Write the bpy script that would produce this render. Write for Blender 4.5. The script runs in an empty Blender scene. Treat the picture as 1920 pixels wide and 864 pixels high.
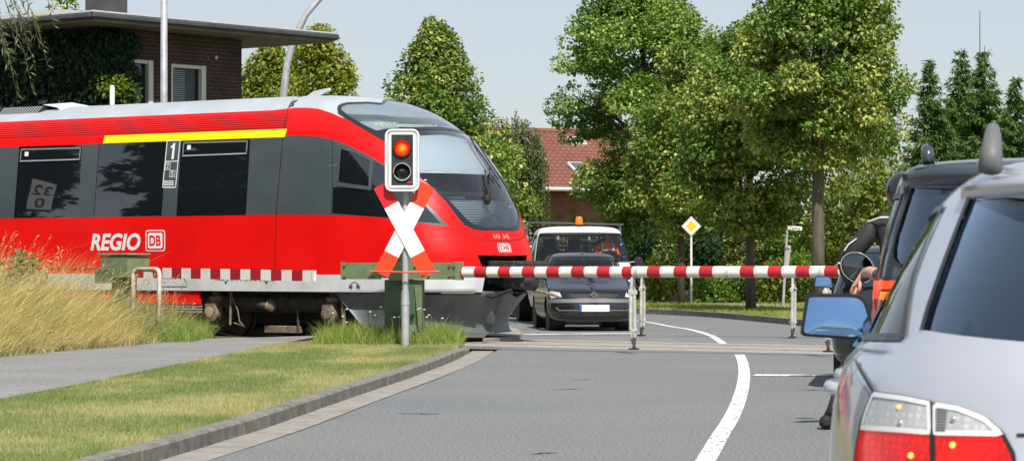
import bpy, bmesh, math, random
import numpy as np
from mathutils import Vector, Matrix
from mathutils.geometry import delaunay_2d_cdt
random.seed(7); RNG = np.random.default_rng(7)
R = math.radians
SC = bpy.context.scene
COL = SC.collection
# ------------------------------------------------------------------ camera, sky, sun, exposure
FPX, HORIZ, EYE = 5200.0, 490.0, 1.25          # focal length in photo pixels, horizon row, eye height
cam_data = bpy.data.cameras.new('camera')
cam = bpy.data.objects.new('camera', cam_data); COL.objects.link(cam)
cam.location = (0, 0, EYE)
cam.rotation_euler = (R(90) + math.atan((HORIZ - 432) / FPX), 0, 0)
cam_data.sensor_width = 36; cam_data.lens = 36 * FPX / 1920
cam_data.clip_start = 0.1; cam_data.clip_end = 6000
cam_data.dof.use_dof = True; cam_data.dof.focus_distance = 43; cam_data.dof.aperture_fstop = 15
SC.camera = cam
SUN_DIR = Vector((0.14, -0.62, 0.77)).normalized()
world = bpy.data.worlds.new('World'); SC.world = world; world.use_nodes = True
wn = world.node_tree.nodes; wl = world.node_tree.links
sky = wn.new('ShaderNodeTexSky'); sky.sky_type = 'NISHITA'; sky.sun_disc = False
sky.sun_elevation = math.asin(SUN_DIR.z); sky.sun_rotation = math.atan2(SUN_DIR.x, SUN_DIR.y)
sky.air_density = 1.0; sky.dust_density = 0.6; sky.ozone_density = 1.5; sky.altitude = 50
hz_ = wn.new('ShaderNodeMix'); hz_.data_type = 'RGBA'; hz_.inputs[0].default_value = .72; hz_.inputs[7].default_value = (3.85, 4.05, 4.45, 1)   # even summer haze over the whole sky
wl.new(sky.outputs[0], hz_.inputs[6]); wl.new(hz_.outputs[2], wn['Background'].inputs[0]); wn['Background'].inputs[1].default_value = 0.10
sun_data = bpy.data.lights.new('sun', 'SUN'); sun_data.energy = 4.2; sun_data.angle = R(0.6); sun_data.color = (1, .95, .87)
sun = bpy.data.objects.new('sun', sun_data); COL.objects.link(sun)
sun.rotation_euler = SUN_DIR.to_track_quat('Z', 'Y').to_euler(); sun.location = (10, -10, 40)
SC.view_settings.view_transform = 'Standard'; SC.view_settings.look = 'None'
SC.view_settings.exposure = 0.55; SC.view_settings.gamma = 1; SC.view_settings.use_curve_mapping = False
SC.render.engine = 'CYCLES'; SC.cycles.max_bounces = 8; SC.cycles.transparent_max_bounces = 16
SC.render.film_transparent = False

def gp(px, py, z=0.0):
    """photo pixel -> ground point at height z"""
    d = FPX * (EYE - z) / (py - HORIZ)
    return Vector(((px - 960) / FPX * d, d, z))
def at(px, py, d):
    return Vector(((px - 960) / FPX * d, d, EYE + (HORIZ - py) / FPX * d))

# ------------------------------------------------------------------ object helpers
def tag(o, label=None, cat=None, group=None, kind=None):
    if label: o['label'] = label
    if cat: o['category'] = cat
    if group: o['group'] = group
    if kind: o['kind'] = kind
    return o
def thing(name, label, cat, loc=(0, 0, 0), rz=0.0, group=None):
    o = bpy.data.objects.new(name, None); COL.objects.link(o); o.empty_display_size = .2
    o.location = loc; o.rotation_euler = (0, 0, rz)
    return tag(o, label, cat, group)
def mk(name, V, F, mat, parent=None, smooth=False, auto=None):
    me = bpy.data.meshes.new(name)
    if isinstance(V, np.ndarray) and isinstance(F, np.ndarray):
        nf, k = F.shape
        me.vertices.add(len(V)); me.vertices.foreach_set('co', np.ascontiguousarray(V, dtype=np.float32).ravel())
        me.loops.add(nf * k); me.loops.foreach_set('vertex_index', np.ascontiguousarray(F, dtype=np.int32).ravel())
        me.polygons.add(nf); me.polygons.foreach_set('loop_start', np.arange(0, nf * k, k, dtype=np.int32))
        me.update(calc_edges=True)
    else:
        me.from_pydata([tuple(v) for v in V], [], [tuple(f) for f in F])
    for m in (mat if isinstance(mat, (list, tuple)) else [mat]): me.materials.append(m)
    if smooth: me.polygons.foreach_set('use_smooth', [True] * len(me.polygons))
    me.validate(); me.update()
    if auto is not None:
        for p in me.polygons: p.use_smooth = True
        me.set_sharp_from_angle(angle=R(auto))
    o = bpy.data.objects.new(name, me); COL.objects.link(o)
    if parent: o.parent = parent
    return o
def copy_tree(o, parent=None):
    c = o.copy(); COL.objects.link(c); c.parent = parent
    for ch in list(o.children): copy_tree(ch, c)
    return c
def lerp(a, b, t): return a + (b - a) * t
def basis(d):
    d = Vector(d).normalized(); h = Vector((0, 0, 1)) if abs(d.z) < .95 else Vector((1, 0, 0))
    x = d.cross(h).normalized(); return x, x.cross(d).normalized()

class G:
    """collects simple solids, then builds ONE mesh object"""
    def __init__(s): s.v = []; s.f = []
    def add(s, V, F):
        n = len(s.v); s.v += [Vector(v) for v in V]; s.f += [tuple(i + n for i in f) for f in F]; return s
    def box(s, c, size, rot=None, bev=0.0):
        x, y, z = [k / 2 for k in size]
        if bev > 0:
            b = min(bev, x * .9, y * .9, z * .9); V = []
            for sz in (-1, 1):
                for (ax, ay, az) in ((x - b, y - b, z), (x, y - b, z - b), (x - b, y, z - b)): pass
            bm = bmesh.new(); bmesh.ops.create_cube(bm, size=1)
            for v in bm.verts: v.co = Vector((v.co.x * size[0], v.co.y * size[1], v.co.z * size[2]))
            bmesh.ops.bevel(bm, geom=bm.edges[:], offset=b, segments=1, affect='EDGES')
            V = [v.co.copy() for v in bm.verts]; F = [[v.index for v in f.verts] for f in bm.faces]; bm.free()
        else:
            V = [Vector((i * x, j * y, k * z)) for k in (-1, 1) for j in (-1, 1) for i in (-1, 1)]
            F = [(0, 2, 3, 1), (4, 5, 7, 6), (0, 1, 5, 4), (2, 6, 7, 3), (0, 4, 6, 2), (1, 3, 7, 5)]
        if rot is not None:
            m = rot if isinstance(rot, Matrix) else Matrix.Rotation(rot, 3, 'Z'); V = [m @ v for v in V]
        c = Vector(c); return s.add([v + c for v in V], F)
    def tube(s, pts, r, n=8, caps=True, flat=None):
        pts = [Vector(p) for p in pts]; m = len(pts); V = []; F = []
        rs = r if isinstance(r, (list, tuple)) else [r] * m
        px = None
        for i, p in enumerate(pts):
            d = pts[min(i + 1, m - 1)] - pts[max(i - 1, 0)]
            x, y = basis(d)
            if px is not None:
                x = (px - d.normalized() * px.dot(d.normalized()))
                x = x.normalized() if x.length > 1e-6 else basis(d)[0]; y = x.cross(d.normalized()).normalized()
            px = x
            for k in range(n):
                a = 2 * math.pi * k / n; V.append(p + (x * math.cos(a) + y * math.sin(a) * (flat or 1)) * rs[i])
        for i in range(m - 1):
            for k in range(n):
                k2 = (k + 1) % n; F.append((i * n + k, i * n + k2, (i + 1) * n + k2, (i + 1) * n + k))
        if caps: F.append(tuple(range(n - 1, -1, -1))); F.append(tuple((m - 1) * n + k for k in range(n)))
        return s.add(V, F)
    def lathe(s, c, axis, prof, n=24):
        """prof: (dist along axis, radius)"""
        c = Vector(c); ax = Vector(axis).normalized(); x, y = basis(ax); V = []; F = []; m = len(prof)
        for (h, r) in prof:
            for k in range(n):
                a = 2 * math.pi * k / n; V.append(c + ax * h + (x * math.cos(a) + y * math.sin(a)) * max(r, 1e-4))
        for i in range(m - 1):
            for k in range(n):
                k2 = (k + 1) % n; F.append((i * n + k, (i + 1) * n + k, (i + 1) * n + k2, i * n + k2))
        F.append(tuple(range(n))); F.append(tuple((m - 1) * n + k for k in range(n - 1, -1, -1)))
        return s.add(V, F)
    def sph(s, c, r, n=12, m=8):
        r = r if isinstance(r, (list, tuple)) else (r, r, r); V = []; F = []; c = Vector(c)
        for i in range(m + 1):
            t = math.pi * i / m
            for k in range(n):
                a = 2 * math.pi * k / n
                V.append(c + Vector((r[0] * math.sin(t) * math.cos(a), r[1] * math.sin(t) * math.sin(a), r[2] * math.cos(t))))
        for i in range(m):
            for k in range(n):
                k2 = (k + 1) % n; F.append((i * n + k, (i + 1) * n + k, (i + 1) * n + k2, i * n + k2))
        return s.add(V, F)
    def prism(s, poly, dvec):
        """extrude a planar 3D polygon along dvec"""
        p = [Vector(v) for v in poly]; n = len(p); d = Vector(dvec)
        V = p + [v + d for v in p]; F = [tuple(range(n - 1, -1, -1)), tuple(range(n, 2 * n))]
        F += [(i, (i + 1) % n, n + (i + 1) % n, n + i) for i in range(n)]
        return s.add(V, F)
    def sheet(s, A, B):
        """quad strip between two polylines"""
        n = len(A); V = list(A) + list(B); return s.add(V, [(i, i + 1, n + i + 1, n + i) for i in range(n - 1)])
    def build(s, name, mat, parent=None, smooth=False, auto=None):
        o = mk(name, s.v, s.f, mat, parent, smooth, None)
        bm = bmesh.new(); bm.from_mesh(o.data); bmesh.ops.remove_doubles(bm, verts=bm.verts, dist=1e-6)
        bmesh.ops.recalc_face_normals(bm, faces=bm.faces); bm.to_mesh(o.data); bm.free()
        if auto is not None:
            o.data.polygons.foreach_set('use_smooth', [True] * len(o.data.polygons)); o.data.set_sharp_from_angle(angle=R(auto))
        return o

def text_mesh(s, bold=0.0, shear=0.0, sx=1.0):
    """flat glyph mesh of unit cap height; returns verts (x,y) and faces"""
    cu = bpy.data.curves.new('t', 'FONT'); cu.body = s; cu.size = 1.0; cu.offset = bold; cu.shear = shear; cu.resolution_u = 3
    o = bpy.data.objects.new('t', cu); COL.objects.link(o)
    dg = bpy.context.evaluated_depsgraph_get(); me = o.evaluated_get(dg).to_mesh()
    V = np.array([v.co[:2] for v in me.vertices]); F = [tuple(p.vertices) for p in me.polygons]
    o.evaluated_get(dg).to_mesh_clear(); bpy.data.objects.remove(o); bpy.data.curves.remove(cu)
    h = V[:, 1].max() - V[:, 1].min(); V = V - V.min(0); V /= h; V[:, 0] *= sx
    return V, F

# ------------------------------------------------------------------ materials
def M(name, col, rough=.5, metal=0.0, var=0.0, vs=4.0, bump=0.0, bs=60.0, spec=.5, coat=0.0, col2=None, detail=6, speck=0.0, ss=400, emit=None, es=1.0, stretch=None, trans=0.0):
    m = bpy.data.materials.new(name); m.use_nodes = True; nt = m.node_tree; N = nt.nodes; L = nt.links
    p = N['Principled BSDF']; p.inputs['Base Color'].default_value = (*col, 1); p.inputs['Roughness'].default_value = rough
    p.inputs['Metallic'].default_value = metal; p.inputs['Specular IOR Level'].default_value = spec
    p.inputs['Coat Weight'].default_value = coat; p.inputs['Coat Roughness'].default_value = .04
    if emit: p.inputs['Emission Color'].default_value = (*emit, 1); p.inputs['Emission Strength'].default_value = es
    if trans:
        p.inputs['Transmission Weight'].default_value = trans
    if var or bump or speck:
        tc = N.new('ShaderNodeTexCoord'); src = tc.outputs['Object']
        if stretch:
            mp = N.new('ShaderNodeMapping'); mp.inputs['Scale'].default_value = stretch; L.new(src, mp.inputs[0]); src = mp.outputs[0]
    out = None
    if var:
        nz = N.new('ShaderNodeTexNoise'); nz.inputs['Scale'].default_value = vs; nz.inputs['Detail'].default_value = detail; nz.inputs['Roughness'].default_value = .6
        L.new(src, nz.inputs['Vector'])
        rp = N.new('ShaderNodeValToRGB'); rp.color_ramp.elements[0].position = .33; rp.color_ramp.elements[1].position = .67
        c2 = col2 or tuple(min(1, c * (1 + var)) for c in col)
        c1 = col if col2 else tuple(c * (1 - var) for c in col)
        rp.color_ramp.elements[0].color = (*c1, 1); rp.color_ramp.elements[1].color = (*c2, 1)
        L.new(nz.outputs['Fac'], rp.inputs[0]); out = rp.outputs[0]
        rr = N.new('ShaderNodeMapRange'); rr.inputs[3].default_value = max(0, rough - .08); rr.inputs[4].default_value = min(1, rough + .1)
        L.new(nz.outputs['Fac'], rr.inputs[0]); L.new(rr.outputs[0], p.inputs['Roughness'])
    if speck:
        n2 = N.new('ShaderNodeTexNoise'); n2.inputs['Scale'].default_value = ss; n2.inputs['Detail'].default_value = 2
        L.new(src, n2.inputs['Vector'])
        r2 = N.new('ShaderNodeMapRange'); r2.inputs[1].default_value = .3; r2.inputs[2].default_value = .7; r2.inputs[3].default_value = 1 - speck; r2.inputs[4].default_value = 1 + speck
        L.new(n2.outputs['Fac'], r2.inputs[0])
        mx = N.new('ShaderNodeMix'); mx.data_type = 'RGBA'; mx.blend_type = 'MULTIPLY'; mx.inputs[0].default_value = 1
        if out: L.new(out, mx.inputs[6])
        else: mx.inputs[6].default_value = (*col, 1)
        L.new(r2.outputs[0], mx.inputs[7]); out = mx.outputs[2]
    if out: L.new(out, p.inputs['Base Color'])
    if bump:
        n3 = N.new('ShaderNodeTexNoise'); n3.inputs['Scale'].default_value = bs; n3.inputs['Detail'].default_value = 4; L.new(src, n3.inputs['Vector'])
        bp = N.new('ShaderNodeBump'); bp.inputs['Strength'].default_value = bump; bp.inputs['Distance'].default_value = .02
        L.new(n3.outputs['Fac'], bp.inputs['Height']); L.new(bp.outputs[0], p.inputs['Normal'])
    return m
def glass(name, tint, refl=1.0, rough=.01, ior=1.5, gcol=(1, 1, 1)):
    m = bpy.data.materials.new(name); m.use_nodes = True; nt = m.node_tree; N = nt.nodes; L = nt.links
    N.remove(N['Principled BSDF'])
    t = N.new('ShaderNodeBsdfTransparent'); t.inputs[0].default_value = (*tint, 1)
    g = N.new('ShaderNodeBsdfGlossy'); g.inputs['Roughness'].default_value = rough; g.inputs['Color'].default_value = (*gcol, 1)
    fr = N.new('ShaderNodeFresnel'); fr.inputs[0].default_value = ior
    mu = N.new('ShaderNodeMath'); mu.operation = 'MULTIPLY'; mu.inputs[1].default_value = refl; mu.use_clamp = True
    mix = N.new('ShaderNodeMixShader'); L.new(fr.outputs[0], mu.inputs[0]); L.new(mu.outputs[0], mix.inputs[0])
    L.new(t.outputs[0], mix.inputs[1]); L.new(g.outputs[0], mix.inputs[2]); L.new(mix.outputs[0], N['Material Output'].inputs[0])
    return m
def leafmat(name, trans=.35, rough=.5):
    """leaf colour comes from the per-leaf colour attribute"""
    m = bpy.data.materials.new(name); m.use_nodes = True; nt = m.node_tree; N = nt.nodes; L = nt.links
    p = N['Principled BSDF']; p.inputs['Roughness'].default_value = rough; p.inputs['Specular IOR Level'].default_value = .35
    a = N.new('ShaderNodeAttribute'); a.attribute_name = 'Col'
    L.new(a.outputs[0], p.inputs['Base Color'])
    tr = N.new('ShaderNodeBsdfTranslucent'); mx = N.new('ShaderNodeMix'); mx.data_type = 'RGBA'; mx.blend_type = 'MULTIPLY'; mx.inputs[0].default_value = 1
    mx.inputs[7].default_value = (1.15, 1.25, .6, 1); L.new(a.outputs[0], mx.inputs[6]); L.new(mx.outputs[2], tr.inputs[0])
    ms = N.new('ShaderNodeMixShader'); ms.inputs[0].default_value = trans
    L.new(p.outputs[0], ms.inputs[1]); L.new(tr.outputs[0], ms.inputs[2]); L.new(ms.outputs[0], N['Material Output'].inputs[0])
    return m

# ------------------------------------------------------------------ vehicle skin: a stack of plan outlines
def pchip(x, y):
    x = np.asarray(x, float); y = np.asarray(y, float); h = np.diff(x); d = np.diff(y) / h; m = np.zeros(len(x))
    for i in range(1, len(x) - 1):
        if d[i - 1] * d[i] > 0:
            w1 = 2 * h[i] + h[i - 1]; w2 = h[i] + 2 * h[i - 1]; m[i] = (w1 + w2) / (w1 / d[i - 1] + w2 / d[i])
    m[0] = d[0]; m[-1] = d[-1]
    def f(t):
        t = min(max(t, x[0]), x[-1]); i = min(max(int(np.searchsorted(x, t) - 1), 0), len(h) - 1)
        s = (t - x[i]) / h[i]; a = h[i]
        return ((1 + 2 * s) * (1 - s) ** 2 * y[i] + s * (1 - s) ** 2 * a * m[i] + s * s * (3 - 2 * s) * y[i + 1] + s * s * (s - 1) * a * m[i + 1])
    return f
class Skin:
    """local frame: x = towards the seen end, y = -w, z up. rows: z, half width W, seen-end tip ut, corner length a, other-end tip ub, its corner ab"""
    A = 1.4
    def __init__(s, rows, loc, rz, n=2.5, side=3.0):
        s.loc = Vector(loc); s.rz = rz; s.n = n; s.Ls = side
        r = np.array(rows, float); ds = np.sqrt(np.diff(r[:, 1]) ** 2 + np.diff(r[:, 0]) ** 2 + .5 * np.diff(r[:, 2]) ** 2)
        T = np.concatenate([[0], np.cumsum(ds)]); s.Tmax = T[-1]
        s.f = [pchip(T, r[:, k]) for k in range(6)]
        s.zt = np.array([(s.f[0](t), t) for t in np.linspace(0, s.Tmax, 600)])
        s.tab = np.array([[f(t) for f in s.f] for t in np.linspace(0, s.Tmax, 600)])
    def T(s, z): return float(np.interp(z, s.zt[:, 0], s.zt[:, 1]))
    def row(s, t):
        k = t / s.Tmax * 599; i = min(max(int(k), 0), 598); return s.tab[i] + (s.tab[i + 1] - s.tab[i]) * (k - i)
    def S(s, Q, t, off=0.0):
        sg = 1
        if Q < 0: Q = -Q; sg = -1
        if off:
            e = .004; p = s.S(Q, t)
            Q0, Q1 = max(Q - e, 0), Q + e
            du = s.S(Q1, t) - s.S(Q0, t); dv = s.S(Q, min(t + e, s.Tmax)) - s.S(Q, max(t - e, 0))
            if Q < e: du = Vector((0, -1, 0))
            nrm = dv.cross(du)
            if nrm.length < 1e-12: nrm = Vector((0, 0, 1))
            nrm.normalize()
            c = Vector((s.row(t)[2] - s.row(t)[3] - .3, 0, p.z)) if Q <= s.A + s.Ls else Vector((s.row(t)[4] + s.row(t)[5] + .3, 0, p.z))
            if Q > s.A and Q < s.A + s.Ls: c = Vector((p.x, 0, p.z - .3))
            if nrm.dot(p - c) < 0: nrm = -nrm
            p = p + nrm * off
            return Vector((p.x, sg * p.y, p.z))
        z, W, ut, a, ub, ab = s.row(t); n = s.n
        if Q <= s.A:
            ph = Q / s.A * math.pi / 2; u = ut - a + a * max(math.cos(ph), 0) ** (2 / n); w = W * math.sin(ph) ** (2 / n)
        elif Q <= s.A + s.Ls:
            k = (Q - s.A) / s.Ls; u = lerp(ut - a, ub + ab, k); w = W
        else:
            ph = min((2 * s.A + s.Ls - Q) / s.A, 1) * math.pi / 2; ph = max(ph, 0); u = ub + ab - ab * max(math.cos(ph), 0) ** (2 / n); w = W * math.sin(ph) ** (2 / n)
        return Vector((u, -sg * w, z))
    def dom(s, u, w, z):
        t = s.T(z); _, W, ut, a, ub, ab = s.row(t); n = s.n; W = max(W, 1e-5)
        if u >= ut - a:
            cu = min(max((u - ut + a) / a, 0), 1) ** (n / 2); cw = min(abs(w) / W, 1) ** (n / 2)
            return (math.atan2(cw, cu) / (math.pi / 2) * s.A, t)
        if u >= ub + ab: return (s.A + s.Ls * (ut - a - u) / max(ut - a - ub - ab, 1e-6), t)
        cu = min(max((ub + ab - u) / ab, 0), 1) ** (n / 2); cw = min(abs(w) / W, 1) ** (n / 2)
        return (2 * s.A + s.Ls - math.atan2(cw, cu) / (math.pi / 2) * s.A, t)
    def sdom(s, u, z):
        t = s.T(z); _, W, ut, a, ub, ab = s.row(t); n = s.n
        if u >= ut - a: return (math.acos(min(max((u - ut + a) / a, 0), 1) ** (n / 2)) / (math.pi / 2) * s.A, t)
        if u >= ub + ab: return (s.A + s.Ls * (ut - a - u) / max(ut - a - ub - ab, 1e-6), t)
        return (2 * s.A + s.Ls - math.acos(min(max((ub + ab - u) / ab, 0), 1) ** (n / 2)) / (math.pi / 2) * s.A, t)
    def F(s, p):
        u, w, z = p.x, abs(p.y), p.z
        if z > s.zt[-1, 0] or z < s.zt[0, 0]: return 1
        _, W, ut, a, ub, ab = s.row(s.T(z)); n = s.n; W = max(W, 1e-5)
        f = w / W - 1
        if u > ut - a: f = ((u - ut + a) / a) ** n + (w / W) ** n - 1
        elif u < ub + ab: f = ((ub + ab - u) / ab) ** n + (w / W) ** n - 1
        return f
    def loc_of(s, p):
        m = Matrix.Rotation(-s.rz, 3, 'Z'); return m @ (Vector(p) - s.loc)
    def hit(s, px, py):
        o = s.loc_of((0, 0, EYE)); d = (s.loc_of(at(px, py, 1.0)) - o); d.normalize()
        t0 = (s.loc.length - 8); t0 = max(t0, 1.0); t1 = s.loc.length + 22; st = .03; t = t0; prev = None
        while t < t1:
            if s.F(o + d * t) < 0:
                lo, hi = t - st, t
                for _ in range(24):
                    m = (lo + hi) / 2
                    if s.F(o + d * m) < 0: hi = m
                    else: lo = m
                return o + d * hi
            t += st
        return None
    def poly(s, spec, closed=True, step=7.0):
        """entries: (px,py) photo pixel | ('s',u,z) near side | ('q',Q,T) | ('c',z) centre line; returns domain points"""
        out = []; n = len(spec)
        def one(e):
            if e[0] == 's': return s.sdom(e[1], e[2])
            if e[0] == 'q': return (e[1], e[2])
            if e[0] == 'c': return (0.0, s.T(e[1]))
            h = s.hit(*e)
            return None if h is None else s.dom(h.x, h.y, h.z)
        for i in range(n if closed else n - 1):
            a, b = spec[i], spec[(i + 1) % n]
            ka, kb = (a[0] if isinstance(a[0], str) else 'p'), (b[0] if isinstance(b[0], str) else 'p')
            if ka == kb == 'p':
                k = max(1, int(math.hypot(a[0] - b[0], a[1] - b[1]) / step))
                pts = [one((lerp(a[0], b[0], j / k), lerp(a[1], b[1], j / k))) for j in range(k)]
            elif ka == kb == 's':
                k = max(1, int(math.hypot(a[1] - b[1], a[2] - b[2]) / .12))
                pts = [one(('s', lerp(a[1], b[1], j / k), lerp(a[2], b[2], j / k))) for j in range(k)]
            else:
                A_, B_ = one(a), one(b)
                if A_ is None: continue
                if B_ is None: pts = [A_]
                else:
                    k = max(1, int(math.hypot(A_[0] - B_[0], A_[1] - B_[1]) / .08)); pts = [(lerp(A_[0], B_[0], j / k), lerp(A_[1], B_[1], j / k)) for j in range(k)]
            out += [p for p in pts if p is not None]
        if not closed:
            e = one(spec[-1])
            if e: out.append(e)
        return out
def inpoly(p, poly):
    x, y = p; c = False; j = len(poly) - 1
    for i in range(len(poly)):
        xi, yi = poly[i]; xj, yj = poly[j]
        if (yi > y) != (yj > y) and x < (xj - xi) * (y - yi) / (yj - yi) + xi: c = not c
        j = i
    return c
def skin_parts(sk, outer, regions, base, parent, gq, gt, thick=True):
    """one triangulation of the near half, cut along every outline; each region becomes a part. regions: (name, poly, material or None, offset, split)"""
    pts = []; edges = []
    def addp(poly):
        n0 = len(pts); pts.extend(Vector(p) for p in poly); edges.extend((n0 + i, n0 + (i + 1) % len(poly)) for i in range(len(poly)))
    addp(outer)
    for r in regions: addp(r[1])
    for q in gq:
        for t in gt:
            p = (q + random.uniform(-1, 1) * 1e-4, t + random.uniform(-1, 1) * 1e-4)
            if inpoly(p, outer): pts.append(Vector(p))
    V, E, F, *_ = delaunay_2d_cdt(pts, edges, [], 0, 1e-5)
    groups = {}
    for f in F:
        c = sum((V[i] for i in f), Vector((0, 0))) / len(f)
        if not inpoly(c, outer): continue
        k = -1
        for i, r in enumerate(regions):
            if inpoly(c, r[1]): k = i
        groups.setdefault(k, []).append(f)
    out = {}
    for k, fs in groups.items():
        name, mat, off, split = (base[0], base[1], 0.0, False) if k < 0 else (regions[k][0], regions[k][2], regions[k][3], regions[k][4])
        if mat is None: continue
        used = sorted({i for f in fs for i in f}); ix = {v: j for j, v in enumerate(used)}
        P = [sk.S(max(V[i][0], 0), V[i][1], off) for i in used]
        FF = [tuple(ix[i] for i in f) for f in fs]
        Pm = [Vector((p.x, -p.y, p.z)) for p in P]; n = len(P)
        sets = [(P, FF), (Pm, [f[::-1] for f in FF])] if split else [(P + Pm, FF + [tuple(i + n for i in f[::-1]) for f in FF])]
        for (a, b) in sets:
            o = mk(name, a, b, mat, parent)
            bm = bmesh.new(); bm.from_mesh(o.data); bmesh.ops.remove_doubles(bm, verts=bm.verts, dist=2e-4)
            for f in bm.faces: f.smooth = True
            bmesh.ops.recalc_face_normals(bm, faces=bm.faces)
            bm.to_mesh(o.data); bm.free()
            out.setdefault(name, []).append(o)
    return out
def ribbon(sk, dompts, width, off, name, mat, parent, mirror=True):
    """thin raised strip following a line on the skin"""
    P = [sk.S(q, t, off) for q, t in dompts]; n = len(P); A = []; B = []
    for i in range(n):
        d = (P[min(i + 1, n - 1)] - P[max(i - 1, 0)]); q, t = dompts[i]
        nr = sk.S(q, t, .05) - sk.S(q, t); s_ = d.cross(nr)
        s_ = s_.normalized() if s_.length > 1e-9 else Vector((0, 0, 1))
        A.append(P[i] + s_ * width / 2); B.append(P[i] - s_ * width / 2)
    o = G().sheet(A, B).build(name, mat, parent)
    if mirror: G().sheet([Vector((p.x, -p.y, p.z)) for p in B], [Vector((p.x, -p.y, p.z)) for p in A]).build(name, mat, parent)
    return o
# ------------------------------------------------------------------ shared materials
m_red = M('train_red_paint', (.72, .0045, .0045), .40, coat=.06, spec=.22, var=.06, vs=1.2)
m_roofgrey = M('train_roof_grey', (.36, .40, .43), .42, var=.10, vs=1.5)
m_band = M('train_band_grey', (.058, .072, .082), .38, coat=.25, var=.08, vs=1.3)
m_frameblk = M('window_surround_black', (.012, .014, .018), .25, coat=.4)
m_tglass = M('train_dark_glass', (.008, .011, .014), .03, spec=.5); m_tglass.node_tree.nodes['Principled BSDF'].inputs['IOR'].default_value = 2.1
m_white = M('white_paint', (.72, .72, .70), .45, var=.06, vs=3)
m_sole = M('solebar_light_grey', (.52, .54, .55), .5, var=.12, vs=2.5)
m_yellow = M('stripe_yellow', (.85, .68, .01), .4)
m_dark = M('dark_steel', (.022, .022, .022), .6, var=.4, vs=9, bump=.2, bs=30)
m_black = M('matt_black', (.010, .010, .010), .7)
m_rubber = M('rubber', (.016, .016, .017), .75, bump=.2, bs=120)
m_rust = M('brown_grimy_steel', (.17, .13, .085), .7, var=.45, vs=14, bump=.3, bs=40)
m_grime = M('grimy_underframe', (.045, .041, .036), .8, var=.5, vs=8, bump=.3, bs=40)
m_wheel = M('worn_wheel_steel', (.07, .062, .055), .5, metal=.6, var=.3, vs=10)
m_plow = M('plough_grey', (.10, .115, .125), .42, var=.22, vs=3.2, bump=.05, bs=20)
m_logo = M('lettering_light', (.70, .72, .72), .5)
m_ink = M('lettering_dark', (.03, .03, .03), .6)
m_blind = M('sun_blind_grey', (.42, .46, .49), .7)
m_dash = M('dashboard_grey', (.30, .34, .37), .6)
m_cab = M('cab_interior_blue', (.05, .075, .13), .7, var=.5, vs=2)
m_wsglass = glass('windscreen_glass', (.78, .84, .88), 2.2)
m_led = M('led_pixels', (.35, .42, .30), .5, emit=(.55, .68, .45), es=.45)
m_chrome = M('chrome', (.75, .76, .78), .12, metal=1)
m_galv = M('galvanised_steel', (.42, .44, .46), .45, metal=.35, var=.15, vs=8)
m_green = M('barrier_green_paint', (.15, .205, .105), .55, var=.2, vs=4, bump=.1, bs=30)
m_green2 = M('barrier_post_green', (.062, .108, .058), .55, var=.25, vs=3, bump=.08, bs=25)
m_sigred = M('reflective_red', (.58, .008, .018), .45, var=.1, vs=4)
m_sigorange = M('reflective_orange_red', (.70, .045, .008), .45)
m_sigwhite = M('reflective_white', (.72, .72, .70), .45, var=.06, vs=5)
m_boomred = M('boom_red', (.42, .012, .018), .45, var=.15, vs=5)
m_boomwhite = M('boom_white', (.72, .71, .66), .45, var=.08, vs=4)
m_board_red = M('board_dark_red', (.36, .008, .022), .5, var=.12, vs=5)
m_legs = M('leg_offwhite', (.42, .41, .37), .5, var=.25, vs=10)
m_asph = M('asphalt', (.165, .178, .184), .85, var=.2, vs=.35, col2=(.196, .196, .190), speck=.55, ss=48, bump=.5, bs=150, spec=.25)
m_asph2 = M('asphalt_patch', (.19, .195, .195), .85, var=.15, vs=.9, speck=.5, ss=55, bump=.5, bs=150, spec=.25)
m_patha = M('path_asphalt', (.225, .225, .218), .9, var=.12, vs=.8, speck=.42, ss=55, bump=.4, bs=150, spec=.2)
m_kerb = M('kerb_concrete', (.19, .183, .165), .85, var=.3, vs=7, speck=.3, ss=160, bump=.4, bs=90, spec=.2)
m_gutter = M('gutter_concrete', (.275, .255, .228), .85, var=.18, vs=4, speck=.16, ss=150, bump=.3, bs=110, spec=.2)
m_panel = M('crossing_panel', (.29, .27, .235), .85, var=.2, vs=4, speck=.18, ss=120, bump=.3, bs=90)
m_line = M('road_paint', (.70, .70, .68), .6, var=.16, vs=6, speck=.14, ss=60, bump=.2, bs=60)
m_soil = M('soil_ground', (.10, .085, .05), .95, var=.35, vs=1.2, bump=.4, bs=12)
m_lawn = M('turf_ground', (.20, .23, .06), .95, var=.35, vs=1.4, col2=(.30, .28, .10), bump=.5, bs=60)
m_field = M('field_ground', (.10, .14, .04), .95, var=.4, vs=.12)
m_ballast = M('ballast', (.10, .09, .08), .9, var=.4, vs=25, bump=1, bs=30)
m_rail = M('rail_steel', (.10, .085, .075), .45, metal=.7, var=.2, vs=10)
m_skin = M('skin', (.52, .29, .21), .5, var=.08, vs=20)
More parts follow.
